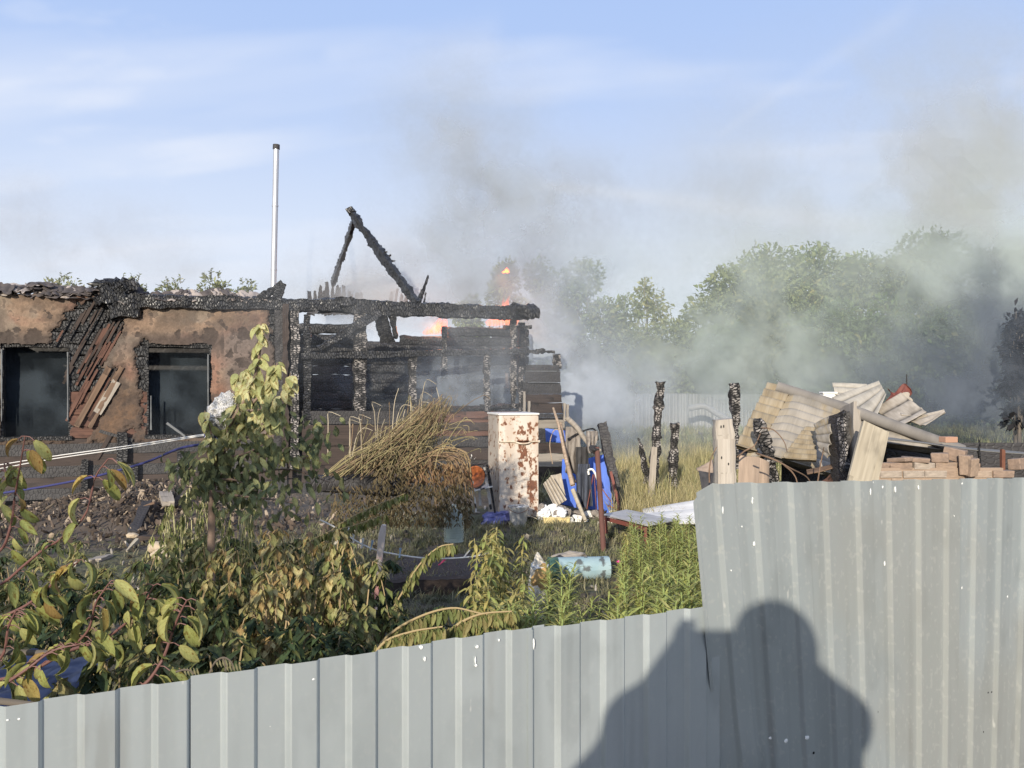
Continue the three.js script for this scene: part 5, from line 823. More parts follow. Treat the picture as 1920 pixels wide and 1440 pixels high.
{
  M.slateRoof = std({ map: tex(512, 512, (u, v) => { const n = fbm(u * 5, v * 5, 3, 5, 5), l = sstep(0.45, 0.65, fbm(u * 7 + 3, v * 4, 9, 4)); return mul3(mix3(mix3([0.22, 0.2, 0.17], [0.39, 0.355, 0.31], n), [0.29, 0.225, 0.13], l * 0.6 * sstep(0.55, 0.2, v)), 0.85 + 0.25 * fbm(u * 40, v * 6, 5, 3)); }), roughness: 0.95 });
  M.slateLichen = std({ map: tex(512, 512, (u, v) => mul3(mix3([0.27, 0.205, 0.12], [0.37, 0.32, 0.24], fbm(u * 6, v * 6, 3, 5, 6)), 0.75 + 0.35 * fbm(u * 30, v * 8, 5, 3))), roughness: 0.95 });
  M.slatePale = std({ map: tex(512, 512, (u, v) => mul3(mix3([0.38, 0.34, 0.28], [0.54, 0.5, 0.42], fbm(u * 5, v * 5, 6, 5, 5)), 0.85 + 0.25 * fbm(u * 40, v * 6, 7, 3))), roughness: 0.95 });  // paler than the other slates
  const tintCache = new Map(), withTint = (m) => { if (!tintCache.has(m)) { const c = m.clone(); c.vertexColors = true; tintCache.set(m, c); } return tintCache.get(m); };   // vertex colours draw dark lines along the troughs, random blotches between
  const soften = (q) => { const f = q - Math.floor(q) - 0.5; return 0.35 * Math.cos(f * 6.2832) + 0.65 - 1.3 * Math.exp(-(((f + 0.42) / 0.1) ** 2)) - 1.3 * Math.exp(-(((f - 0.58) / 0.1) ** 2)); };
  // wavy sheet: corners given as picture position and distance; waves run from corner 0 to corner 3, lines from 0 to 1
  const roof = (name, label, c, waves, amp, mat, o = {}) => { amp *= 0.7; const o0 = px(...c[0]), g = thing(name, label, 'roof sheet', V(o0.x, 0, o0.z), 0, o.group), q = c.map((e) => rel(g, px(...e))), n = q[1].clone().sub(q[0]).cross(q[3].clone().sub(q[0])).normalize(); if (n.z < 0) n.negate(); mesh('sheet', sheet((s, t) => { const p = q[0].clone().lerp(q[1], s).lerp(q[3].clone().lerp(q[2], s), t); if (o.kink) p.add(V(0, -o.kink * Math.max(0, (o.kx ?? 0.25) - s) * 1.0, 0.3 * o.kink * Math.max(0, (o.kx ?? 0.25) - s))); return p.addScaledVector(n, amp * soften(t * waves + 0.5) + (o.still ? 0 : 0.004) * Math.sin(s * 5 + t * 3)); }, 14, waves * 14, 0.009, { su: 1.7, tu: 1.1, col: (s, t) => { const f = t * waves + 0.5, e = f - Math.floor(f) - 0.5, k = Math.max(Math.exp(-(((e + 0.42) / 0.1) ** 2)), Math.exp(-(((e - 0.58) / 0.1) ** 2))) * (0.7 + 0.3 * vn(s * 9, t * 30, 2)), q = 1 - 0.8 * k - 0.25 * sstep(0.5, 0.7, fbm(s * 5, t * 6, waves, 4)); return [q, q * 0.98, q * 0.95]; } }), withTint(mat), g); return g; };
  const gr = 'sheets of the collapsed shed roof';
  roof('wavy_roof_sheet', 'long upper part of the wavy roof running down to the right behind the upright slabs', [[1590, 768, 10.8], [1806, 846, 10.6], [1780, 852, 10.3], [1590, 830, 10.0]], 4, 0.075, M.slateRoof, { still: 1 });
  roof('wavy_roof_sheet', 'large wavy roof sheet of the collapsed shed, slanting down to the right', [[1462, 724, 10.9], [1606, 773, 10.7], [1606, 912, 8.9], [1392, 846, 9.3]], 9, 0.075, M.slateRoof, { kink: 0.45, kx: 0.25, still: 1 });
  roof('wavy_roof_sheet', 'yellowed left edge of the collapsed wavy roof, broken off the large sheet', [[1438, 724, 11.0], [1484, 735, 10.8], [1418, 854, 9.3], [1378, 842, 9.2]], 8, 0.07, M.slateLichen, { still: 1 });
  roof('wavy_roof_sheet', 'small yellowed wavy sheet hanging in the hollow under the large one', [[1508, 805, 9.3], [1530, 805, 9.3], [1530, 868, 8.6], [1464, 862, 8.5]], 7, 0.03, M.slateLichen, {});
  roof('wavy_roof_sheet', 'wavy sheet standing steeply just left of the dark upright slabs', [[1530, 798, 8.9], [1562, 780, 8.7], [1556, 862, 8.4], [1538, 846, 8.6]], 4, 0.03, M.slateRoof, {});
  roof('slate_sheet', 'pale slate sheet propped highest behind the wavy roof', [[1560, 748, 11.6], [1648, 716, 11.8], [1662, 742, 11.2], [1640, 792, 10.6]], 3, 0.02, M.slatePale, {});
  roof('slate_sheet', 'long thin pale slate lying level behind the white box', [[1560, 720, 12.3], [1625, 722, 12.3], [1622, 745, 11.9], [1566, 742, 11.9]], 2, 0.02, M.slatePale, {});
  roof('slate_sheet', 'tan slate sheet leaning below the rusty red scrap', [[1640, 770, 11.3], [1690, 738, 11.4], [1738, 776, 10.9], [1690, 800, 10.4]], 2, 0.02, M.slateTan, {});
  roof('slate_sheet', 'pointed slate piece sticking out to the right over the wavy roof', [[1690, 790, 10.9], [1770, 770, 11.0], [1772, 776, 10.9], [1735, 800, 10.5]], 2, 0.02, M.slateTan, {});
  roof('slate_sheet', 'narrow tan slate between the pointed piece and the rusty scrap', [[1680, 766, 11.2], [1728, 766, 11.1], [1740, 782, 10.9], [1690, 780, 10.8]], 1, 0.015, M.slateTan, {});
  { const g = thing('white_box', 'small white plastic box behind the ridge of the wavy roof', 'box', px(1553, 752, 12.0)); mesh('box', new RoundedBoxGeometry(0.2, 0.15, 0.16, 3, 0.03).translate(0, 0.03, 0), M.whitePaint, g); mesh('lid', new RoundedBoxGeometry(0.21, 0.03, 0.17, 3, 0.012).translate(0, 0.115, 0), M.whitePaint, g); }
  { const g = thing('rusty_scrap', 'twisted rusty red sheet metal on top of the slates', 'scrap', px(1682, 742, 11.5)); mesh('sheet', sheet((s, t) => rel(g, px(1664 + 40 * s + 6 * Math.sin(t * 5), 728 + 32 * t + 9 * Math.sin(s * 6), 11.5 + 0.3 * (fbm(s * 3, t * 3, 2, 3) - 0.5))), 18, 14, 0.006, {}), M.redPaint, g); mesh('edge', lump(0.12, 0.1, 0.05, 4, 0.6, 3).translate(0.06, -0.06, 0.02), M.slateTan, g); }
  { const g = thing('thin_burnt_twig', 'thin black burnt twig standing beside the rusty scrap', 'twig', px(1700, 760, 11.7)); const a = new Acc(); stem(a, [rel(g, px(1700, 775, 11.7)), rel(g, px(1700, 735, 11.7)), rel(g, px(1700, 702, 11.7))], 0.016, 0.008, 5); for (let k = 0; k < 10; k++) blade(a, rel(g, px(1700 + (k % 3 - 1) * 2, 765 - k * 6, 11.7)), V(k % 2 ? 1 : -1, -0.5, 0.2), V(0, 1, 0.3), 0.06, 0.03, { n: 1 }); mesh('twig', a.geo(), M.sootWood, g); }
  { const g = thing('ridge_roll', 'dark rounded ridge roll along the top edge of the collapsed wavy roof', 'roof ridge', px(1455, 726, 10.8)); const a = new Acc(); stem(a, [[1456, 726, 10.82], [1600, 771, 10.5], [1700, 807, 10.35], [1806, 845, 10.2]].map((e) => rel(g, px(...e))), 0.075, 0.07, 10); mesh('roll', a.geo(), std({ map: tex(128, 256, (u, v) => mix3([0.1, 0.092, 0.085], [0.27, 0.245, 0.22], fbm(u * 4, v * 9, 3, 4, 0))), roughness: 0.9 }), g); }
  // upright slabs and boards
  { const g = thing('upright_slab', 'pair of dark slabs standing upright on edge right of the wavy roof', 'slab', onGround(1584, 8.2)); const s = (a, b, w, h, m, sd) => mesh('slab', beam(rel(g, px(...a)), rel(g, px(...b)), h, w, { hint: V(0, 0, 1), rough: 0.02, seed: sd, cell: 0.05, ragged: 0.05 }), m, g); s([1580, 1130, 8.2], [1574, 774, 8.5], 0.07, 0.4, M.sootWood, 3); s([1596, 1130, 8.0], [1579, 772, 8.3], 0.045, 0.14, M.ash, 4); s([1600, 1130, 8.1], [1590, 758, 8.4], 0.03, 0.35, M.greyWood, 5); s([1610, 1130, 8.35], [1593, 772, 8.6], 0.05, 0.4, M.greyWood, 6); }
  { const g = thing('leaning_boards', 'two pale sawn boards leaning together before the brick wall', 'boards', onGround(1625, 7.6)); for (const [a, b, w, sd] of [[[1545, 1150, 7.1], [1638, 798, 7.8], 0.21, 2], [[1579, 1150, 7.16], [1655, 806, 7.86], 0.11, 5]]) mesh('board', beam(rel(g, px(...a)), rel(g, px(...b)), 0.032, w, { hint: V(0, 0, 1), rough: 0.005, seed: sd, ragged: 0.02, cell: 0.1 }), M.paleWood, g); }
  // flat sheet roof that slopes over the dark hollow, a brick lying on it
  { const g = thing('flat_roof_sheet', 'long flat metal sheet roof over a dark hollow at the right', 'roof sheet', V(px(1780, 830, 10).x, 0, -10)); mesh('sheet', sheet((s, t) => rel(g, px(lerp(1645, 1960, s), lerp(822, 856, s) - 1.5 * Math.sin(s * 8), 9.6)).add(V(0, 0.01 * t, -t * 0.4)), 20, 6, 0.012, {}), std({ color: [0.2, 0.19, 0.17], roughness: 0.8 }), g);
    for (const [x, y] of [[1650, 870], [1960, 900]]) mesh('prop', beam(rel(g, px(x, y, 10.8)), rel(g, px(x, 836, 10.8)), 0.1, 0.1, { rough: 0.02 }), M.sootWood, g);
    mesh('back_board', sheet((s, t) => rel(g, px(lerp(1640, 1965, s), lerp(830, 905, t), 11.3)), 4, 3, 0.02, {}), M.sootWood, g); }
  { const g = thing('brick_on_roof', 'single red brick lying on the flat sheet roof', 'brick', px(1778, 826, 9.75)); mesh('brick', new RoundedBoxGeometry(0.16, 0.066, 0.12, 2, 0.008).translate(0, 0.012, 0), std({ color: [0.4, 0.23, 0.155], roughness: 0.95 }), g); g.rotation.y = 0.2; }
  // low wall of loose bricks
  { const g = thing('brick_wall', 'low broken wall of bricks under the flat sheet roof', 'wall', V(px(1740, 880, 9).x, 0, -9)); const r = rng(6), mats = [[0.31, 0.225, 0.165], [0.36, 0.275, 0.21], [0.28, 0.2, 0.15], [0.36, 0.3, 0.245]].map((c) => std({ map: tex(64, 64, (u, v) => mul3(mix3(c, [0.1, 0.085, 0.075], 0.4 * sstep(0.42, 0.8, fbm(u * 3, v * 3, c[0] * 70, 5, 3))), 0.65 + 0.6 * fbm(u * 8, v * 8, c[0] * 90, 4, 8))), roughness: 0.95 })), geos = [0, 1, 2].map((k) => { const b = new RoundedBoxGeometry(0.225, 0.072, 0.12, 2, 0.006), p = b.attributes.position; for (let i = 0; i < p.count; i++) p.setXYZ(i, p.getX(i) + 0.008 * (vn(p.getX(i) * 20, p.getY(i) * 20, k) - 0.5), p.getY(i) + 0.008 * (vn(p.getZ(i) * 20, p.getX(i) * 20, k + 5) - 0.5), p.getZ(i)); b.computeVertexNormals(); return b; });
    const Zb = 9.0, x0 = px(1636, 0, Zb).x, topY = px(0, 866, Zb).y; for (let row = 0; row < 14; row++) for (let k = 0; k < 6; k++) { if (row === 0 && (k === 5)) continue; const m = new THREE.Mesh(geos[(row + k) % 3], mats[Math.floor(r() * 4)]); m.name = numbered('brick'); m.castShadow = m.receiveShadow = true; m.position.copy(rel(g, V(x0 + k * 0.236 + (row % 2) * 0.118 + 0.05, topY - 0.04 - row * 0.084, -Zb + 0.02 * (r() - 0.5)))); m.rotation.set(0, (r() - 0.5) * 0.16, (r() - 0.5) * 0.09); g.add(m); }
    mesh('mortar', sheet((s, t) => rel(g, V(x0 - 0.05 + s * 1.4, topY - 0.06 - t * 0.5, -Zb - 0.04)), 6, 3, 0.09, {}), std({ color: [0.3, 0.22, 0.16], roughness: 1 }), g);
    for (const [x, y, a, b, c, z] of [[1762, 858, 0.1, 0.06, 0.07, 9], [1790, 852, 0.12, 0.075, 0.08, 9.05], [1812, 872, 0.07, 0.12, 0.06, 8.9], [1824, 876, 0.04, 0.11, 0.06, 8.85], [1718, 862, 0.16, 0.03, 0.07, 9], [1686, 862, 0.14, 0.028, 0.07, 9.02], [1906, 870, 0.08, 0.07, 0.08, 9.2]]) mesh('broken_brick', moved((() => { const q = new RoundedBoxGeometry(a * 1.7, b * 1.7, c * 1.7, 3, 0.012), p = q.attributes.position; for (let i = 0; i < p.count; i++) { const e = 1 + 0.35 * (fbm(p.getX(i) * 14 + x, p.getY(i) * 14, p.getZ(i) * 14, 2) - 0.5); p.setXYZ(i, p.getX(i) * e, p.getY(i) * e, p.getZ(i)); } q.computeVertexNormals(); return q; })(), rel(g, px(x, y, z)), new THREE.Euler(0, x, ((x * 7) % 10) / 25 - 0.2)), mats[x % 4], g); }
  // boxes, cardboard and twigs left of the hollow
  M.tanBoard = std({ map: tex(128, 128, (u, v) => mul3(mix3([0.34, 0.255, 0.19], [0.24, 0.18, 0.14], sstep(0.4, 0.75, fbm(u * 3, v * 3, 7, 5, 3))), 0.8 + 0.4 * fbm(u * 9, v * 9, 3, 4, 9))), roughness: 0.95 });
  const flat = (name, label, cat, c, mat) => { const g = thing(name, label, cat, px(...c[0])); mesh('panel', sheet((s, t) => { const q = c.map((e) => rel(g, px(...e))); return q[0].lerp(q[1], s).lerp(q[3].lerp(q[2], s), t).add(V(0, 0, 0.02 * Math.sin(s * 4))); }, 6, 6, 0.012, {}), mat, g); };
  flat('tan_board', 'large tan board leaning right of the weathered post', 'board', [[1386, 854, 8.2], [1424, 858, 8.2], [1416, 1140, 7.7], [1376, 1140, 7.7]], M.tanBoard);
  flat('tan_board', 'narrow tan board behind the leaning burnt post', 'board', [[1424, 858, 8.4], [1442, 868, 8.4], [1438, 1130, 8.0], [1414, 1130, 8.0]], M.tanBoard);
  flat('tan_board', 'tan flap of board sticking out left of the weathered post', 'board', [[1306, 880, 7.6], [1338, 862, 7.6], [1340, 890, 7.5], [1312, 888, 7.5]], M.tanBoard);
  flat('dark_tarp', 'dark ragged tarpaulin under the tan flap at the fence corner', 'tarpaulin', [[1310, 884, 7.4], [1345, 890, 7.4], [1345, 935, 7.2], [1318, 930, 7.2]], M.blackRag);
  flat('shed_board', 'dark board lying in the hollow under the wavy roof', 'board', [[1386, 838, 9.6], [1480, 840, 9.6], [1470, 862, 9.3], [1384, 862, 9.3]], M.sootWood);
  flat('shed_board', 'dark wall board in the shadow under the shed roof', 'board', [[1465, 860, 9.9], [1572, 800, 10.2], [1572, 925, 10.0], [1465, 925, 9.8]], M.sootWood);
  flat('shed_board', 'brown board lying slanted in the hollow left of the slabs', 'board', [[1512, 882, 8.6], [1562, 872, 8.6], [1562, 880, 8.5], [1514, 890, 8.5]], M.lath);
  flat('shed_board', 'lower brown board end in the hollow left of the slabs', 'board', [[1538, 905, 8.4], [1556, 890, 8.5], [1566, 915, 8.4], [1540, 918, 8.3]], M.redWood);
  const tw = (label, pts, Z, r0) => { const g = thing('dry_branch', label, 'branch', px(...pts[0], Z), 0); const a = new Acc(); stem(a, curve(pts.map((p) => rel(g, px(...p, Z))), 18), r0, r0 * 0.5, 5); mesh('branch', a.geo(), M.lath, g); };
  tw('pale dry branch arching down to the fence top', [[1418, 850], [1452, 862], [1482, 878], [1512, 894], [1522, 908]], 7.6, 0.009); tw('second dry branch, lower, in front of the shed hollow', [[1470, 872], [1484, 884], [1492, 896], [1496, 912]], 7.6, 0.009);
  tw('thin dry branch rising left across the burnt leaning post', [[1382, 858], [1396, 846], [1414, 836], [1426, 812]], 7.9, 0.009); tw('thin twig standing before the steep wavy sheet', [[1532, 910], [1540, 862], [1545, 838]], 7.9, 0.008); tw('curved twig over the big wavy sheet', [[1428, 802], [1450, 806], [1470, 828], [1476, 848]], 8.2, 0.007);
  tw('thin dry stem standing left of the weathered post', [[1330, 905], [1330, 880], [1334, 858], [1344, 838]], 6.7, 0.007);
}
// ---------------------------------------------------------------- plants of the yard
// veins, blotches and browned edges of a leaf (u across, v along)
const leafTex = [0, 1, 2].map((k) => tex(128, 128, (u, v) => { const a = Math.abs(u - 0.5), rib = sstep(0.035, 0.01, a), lat = sstep(0.10, 0.03, Math.abs(((v * 7 - a * 3.2) % 1 + 1) % 1 - 0.5)) * 0.25, b = fbm(u * 6, v * 6, k + 3, 4), sp = sstep(0.62, 0.68, fbm(u * 9, v * 9, k * 5 + 8, 4)), ed = sstep(0.36, 0.5, a + 0.12 * (b - 0.5) + 0.05 * v); let c = mix3([0.62, 0.66, 0.55], [1, 1, 1], b); c = mix3(c, [1.1, 1.1, 1.0], rib * 0.6); c = mul3(c, 1 - lat); return mix3(c, [0.42, 0.26, 0.14], Math.max(sp * 0.8, ed * 0.55 * (k + 1) / 3)); }));
let leafN = 0;
const leafMat = (rgb, o = {}) => phy({ color: rgb.map((c) => c * 1.3), map: leafTex[leafN++ % 3], roughness: 0.72, transmission: 0.32, specularIntensity: 0.3, ...o });
const LM = {
  cherry: [leafMat([0.29, 0.30, 0.1]), leafMat([0.36, 0.35, 0.14]), leafMat([0.23, 0.25, 0.09]), leafMat([0.36, 0.27, 0.09]), leafMat([0.27, 0.18, 0.07])],
  pear: [leafMat([0.50, 0.48, 0.25]), leafMat([0.42, 0.42, 0.20]), leafMat([0.36, 0.37, 0.17]), leafMat([0.55, 0.52, 0.30])],
};
const leafGeos = (n, wid, shape, droop, fold) => Array.from({ length: n }, (_, k) => { const r = rng(k + 40), a = new Acc(); blade(a, V(0, 0, 0), V(0, 0, 1), Y, 1, wid * (0.85 + 0.3 * r()), { n: 6, droop: droop * (0.4 + 1.2 * r()), fold: fold * (0.3 + 1.4 * r()), shape, twist: (r() - 0.5) * 0.9 }); return a.geo(); });
const cherryGeo = leafGeos(8, 0.42, 0.9, 1.1, 0.9), pearGeo = leafGeos(6, 0.6, 0.85, 0.8, 0.5);
const mB = new THREE.Matrix4();
function leafMesh(parent, geos, mats, p, dir, nrm, len, r, name = 'leaf') {
  const [d, u, s] = basis(dir, nrm), m = new THREE.Mesh(geos[Math.floor(r() * geos.length)], mats[Math.floor(r() * mats.length)]);
  m.name = numbered(name); m.castShadow = m.receiveShadow = true; m.position.copy(p); m.quaternion.setFromRotationMatrix(mB.makeBasis(s.clone().negate(), u, d)); m.scale.setScalar(len); parent.add(m); return m;
}
M.redTwig = std({ color: [0.15, 0.07, 0.06], roughness: 0.6 });
M.twig = std({ map: tex(64, 128, (u, v) => mix3([0.12, 0.08, 0.06], [0.28, 0.2, 0.15], fbm(u * 6, v * 10, 2, 3, 0))), roughness: 0.85 });
M.foliage = phy({ vertexColors: true, map: leafTex[0], roughness: 0.75, transmission: 0.3, specularIntensity: 0.35 });
M.stalk = std({ vertexColors: true, roughness: 0.8 });

{ // cherry tree whose branches reach in from the left; its crown stands outside the view and shades the yard
  const g = thing('cherry_tree', 'cherry tree reaching in from the left, big drooping yellow-green leaves on red twigs', 'tree', V(-3.1, groundY(-3.1, 1.9), -1.9)), r = rng(71), tw = new Acc(), bk = new Acc();
  stem(bk, curve([V(0, 0, 0), V(0.06, 0.8, 0.05), V(0.1, 1.5, 0.2), V(0.35, 2.4, 0.6)], 12), 0.09, 0.04, 10);
  stem(bk, curve([V(0.07, 0.9, 0.05), V(0.3, 1.3, -0.2), V(0.2, 2.2, -0.3)], 10), 0.06, 0.025, 8);
  const br = [
    [[-130, 1130, 2.7], [0, 1096, 2.62], [45, 1060, 2.58], [82, 1030, 2.55], [112, 1012, 2.5], [160, 965, 2.45], [180, 892, 2.42], [203, 860, 2.4]],
    [[-140, 1100, 2.75], [0, 1033, 2.65], [20, 985, 2.62], [28, 930, 2.6], [35, 890, 2.55], [47, 818, 2.5]],
    [[-160, 1290, 2.5], [40, 1265, 2.4], [130, 1215, 2.36], [165, 1182, 2.34], [180, 1130, 2.3], [204, 1094, 2.28]],
    [[110, 1225, 2.4], [190, 1200, 2.45], [240, 1165, 2.42], [265, 1140, 2.4], [288, 1098, 2.38]],
    [[130, 1330, 2.2], [262, 1290, 2.2], [300, 1245, 2.2], [322, 1190, 2.2], [335, 1155, 2.18], [350, 1126, 2.16]],
    [[-140, 1310, 2.3], [0, 1285, 2.25], [50, 1255, 2.25], [100, 1220, 2.28], [160, 1206, 2.3]],
    [[-120, 1270, 2.4], [0, 1235, 2.35], [16, 1175, 2.32], [30, 1145, 2.3]],
    [[-130, 1010, 2.9], [-20, 960, 2.8], [10, 905, 2.8], [8, 868, 2.8]],
    [[-120, 1200, 2.6], [40, 1140, 2.6], [110, 1085, 2.55], [150, 1050, 2.5]],
  ].map((b) => curve(b.map((p) => rel(g, px(...p))), 26));
  br.forEach((c, k) => { stem(tw, c, 0.0055, 0.002, 6); const root = c[0], tr = rel(g, V(-3.05, groundY(-3.1, 1.9) + 1.1 + 0.06 * k, -1.95)); stem(bk, curve([tr, tr.clone().lerp(root, 0.5).add(V(0, 0.12, 0)), root], 8), 0.022, 0.008, 6); });
  mesh('trunk', bk.geo(), M.bark, g); mesh('branches', tw.geo(), M.redTwig, g);
  const pet = new Acc();
  const hang = (p, side, len, i) => { const a = rr(r, -0.4, 1.0), e = p.clone().add(V(side * (0.012 + 0.02 * r()), 0.006 - 0.02 * r(), 0.01 * (r() - 0.5))); stem(pet, [p, p.clone().lerp(e, 0.5).add(V(0, 0.005, 0)), e], 0.0016, 0.0014, 4); leafMesh(g, cherryGeo, LM.cherry.slice(0, r() < 0.7 ? 3 : 5), e, V(side * (0.25 + 0.75 * r()), -0.55 - 0.6 * r(), (r() - 0.5) * 0.8), V(side * 0.5 + (r() - 0.5) * 1.6, 0.5, 0.6 + (r() - 0.5) * 1.6), len * 0.88, r); };
  br.forEach((c, b) => { for (let k = 4; k < c.length; k += b === 0 || b === 1 ? 2 : 2) { if (r() < 0.22 && k < 20) continue; hang(c[k], r() < 0.6 ? 1 : -1, 0.07 + 0.04 * r(), k); if (k > 20 || r() < 0.3) hang(c[k], r() < 0.5 ? 1 : -1, 0.06 + 0.045 * r(), k); } });
  tag(mesh('petioles', pet.geo(), M.redTwig, g), null, null, null, 'stuff');
  const cr = new Acc(), col = () => mul3(mix3([0.2, 0.24, 0.07], [0.36, 0.3, 0.08], r() * r()), 0.8 + 0.4 * r());
  for (const [x, y, z, R, n] of [[0.5, 2.55, 1.15, 0.72, 650], [0.05, 2.3, 0.0, 0.8, 500], [0.2, 3.0, 0.7, 0.8, 500], [0.75, 3.0, 1.7, 0.55, 300]]) for (let k = 0; k < n; k++) { const d = randDir(r), q = Math.pow(r(), 0.4) * R; blade(cr, V(x + d.x * q, y + d.y * q * 0.9, z + d.z * q), V(d.x, -0.6, d.z).add(randDir(r).multiplyScalar(0.5)), Y, 0.11 + 0.04 * r(), 0.05, { n: 2, col: col() }); }
  tag(mesh('crown', cr.geo(), M.foliage, g), null, null, null, 'stuff');
}
{ // young pear tree
  const Z = 5.0, b = onGround(396, Z), g = thing('pear_tree', 'young pear tree with pale drooping leaves, sunlit at its top, tied to the white cords', 'tree', b), r = rng(17), tk = new Acc();
  const L = (x, y, z = Z) => rel(g, px(x, y, z)), main = curve([rel(g, V(b.x, b.y, b.z)), L(396, 1030), L(398, 930), L(402, 880), L(430, 800, 4.98), L(470, 730, 4.95), L(487, 660, 4.95), L(490, 604, 4.95)], 40);
  stem(tk, main, 0.026, 0.005, 8);
  const shoots = [[[404, 900], [392, 860], [396, 815], [384, 770]], [[430, 800], [452, 740], [448, 700]], [[440, 830], [500, 800], [530, 740], [545, 700]], [[425, 860], [510, 850], [570, 860], [592, 830], [598, 795]], [[470, 760], [505, 720], [520, 680]], [[405, 890], [370, 870], [352, 880]], [[410, 905], [470, 890], [540, 880], [620, 905]], [[400, 920], [450, 930], [500, 935], [560, 945]], [[420, 850], [440, 810], [470, 790]], [[450, 780], [470, 730], [462, 690]], [[460, 770], [500, 770], [520, 790]], [[400, 880], [380, 900], [372, 930]], [[415, 860], [460, 850], [500, 830]], [[403, 900], [440, 900], [480, 920]]].map((s, k) => curve(s.map(([x, y], q) => L(x, y, 4.95 + 0.25 * Math.sin(k * 2.4) * q * 0.5)), 16));
  shoots.forEach((s) => stem(tk, s, 0.009, 0.003, 5)); mesh('trunk', tk.geo(), M.twig, g);
  const put = (p, m = LM.pear) => leafMesh(g, pearGeo, m, p.clone().add(randDir(r).multiplyScalar(0.018)), V((r() - 0.5) * 1.6, -0.25 - 0.8 * r(), (r() - 0.3) * 1.3), V((r() - 0.5) * 0.9, 0.7, 0.8 + (r() - 0.5)), 0.06 + 0.035 * r(), r);
  let n = 0; for (let k = 20; k < 41; k++) for (let q = 0; q < (k > 30 ? 3 : 3); q++) { put(main[k]); n++; }
  [0, 1, 2, 3, 4, 8, 9, 10].forEach((i) => { for (let k = 4; k < 17; k++) for (let q = 0; q < 2; q++) { put(shoots[i][k]); n++; } });
  const acc = new Acc();
  const col = () => mul3(mix3([0.14, 0.17, 0.09], [0.27, 0.28, 0.14], r()), 0.7 + 0.6 * r());  // lower leaves in a darker green, their shade put into the colour
  for (const i of [3, 5, 6, 7, 8, 10, 11, 12, 13]) for (let k = 1; k < 17; k++) for (let q = 0; q < 4; q++) { const p = shoots[i][k].clone().add(V((r() - 0.5) * 0.24, (r() - 0.5) * 0.2, (r() - 0.5) * 0.3)); blade(acc, p, V((r() - 0.5) * 1.6, -0.4 - 0.7 * r(), (r() - 0.5) * 1.4), V((r() - 0.5), 0.7, 0.7), 0.055 + 0.035 * r(), 0.042, { n: 3, droop: 0.7, fold: 0.4, col: col() }); }
  tag(mesh('foliage', acc.geo(), M.foliage, g), null, null, null, 'stuff');
}
// a bushy weed: stems from one root, wilted leaves hanging from them
function shrub(name, label, cat, group, x, yTop, Z, o) {
  const { w = 160, n = 9, leaf = 0.055, lw = 0.45, cols, droop = 0.9, arch = 0.35, den = 22, seed = 1, twig = [0.2, 0.15, 0.08], down = 0.7, lo = 0.12 } = o, r = rng(seed * 31 + 5);
  const b = onGround(x, Z), g = thing(name, label, cat, b, 0, group), H = px(x, yTop, Z).y - b.y, W = w / F * Z, st = new Acc(), fo = new Acc();
  for (let k = 0; k < n; k++) {
    const a = k / n * 6.283 + r(), d = W * 0.5 * (0.3 + 0.7 * r()), h = H * (0.55 + 0.48 * r()), e = V(Math.cos(a) * d, h, Math.sin(a) * d * 0.8);
    const c = curve([V((r() - 0.5) * 0.08, 0, (r() - 0.5) * 0.08), V(e.x * 0.3, h * 0.55, e.z * 0.3), V(e.x * 0.75, h * (0.95 + arch * 0.1), e.z * 0.75), V(e.x * (1 + arch * 0.5), h * (1 - arch * 0.35), e.z)], 14);
    stem(st, c, 0.006, 0.002, 4, mul3(twig, 0.8 + 0.5 * r()));
    for (let q = 0; q < den; q++) { const t = lo + (1 - lo) * Math.sqrt(r()), p = c[Math.min(14, Math.floor(t * 14.9))].clone().add(randDir(r).multiplyScalar(0.02)), cc = cols[Math.floor(r() * cols.length)]; const off = V(Math.cos(r() * 6.28), 0, Math.sin(r() * 6.28)); const l = leaf * (0.6 + 0.8 * r()); blade(fo, p, V(off.x * (1.1 - down), -down + 0.5 * (r() - 0.5), off.z * (1.1 - down) + 0.1), V(off.x, 0.6, off.z + 0.4), l, l * lw, { n: 2, droop: droop * r(), fold: 0.5, col: mul3(cc, 0.7 + 0.6 * r()) }); }
  }
  mesh('stems', st.geo(), M.stalk, g); mesh('foliage', fo.geo(), M.foliage, g); return g;
}
const DARKG = [[0.055, 0.085, 0.035], [0.075, 0.1, 0.035], [0.045, 0.075, 0.04], [0.12, 0.13, 0.045]], GOLD = [[0.46, 0.40, 0.19], [0.38, 0.36, 0.15], [0.52, 0.44, 0.22], [0.3, 0.31, 0.13], [0.42, 0.29, 0.13]], PALE = [[0.34, 0.33, 0.15], [0.26, 0.29, 0.11], [0.40, 0.37, 0.19], [0.21, 0.24, 0.08]], RASP = [[0.20, 0.22, 0.085], [0.27, 0.27, 0.11], [0.16, 0.19, 0.07], [0.32, 0.28, 0.13]];
const dk = 'dark green weeds along the left part of the low fence';
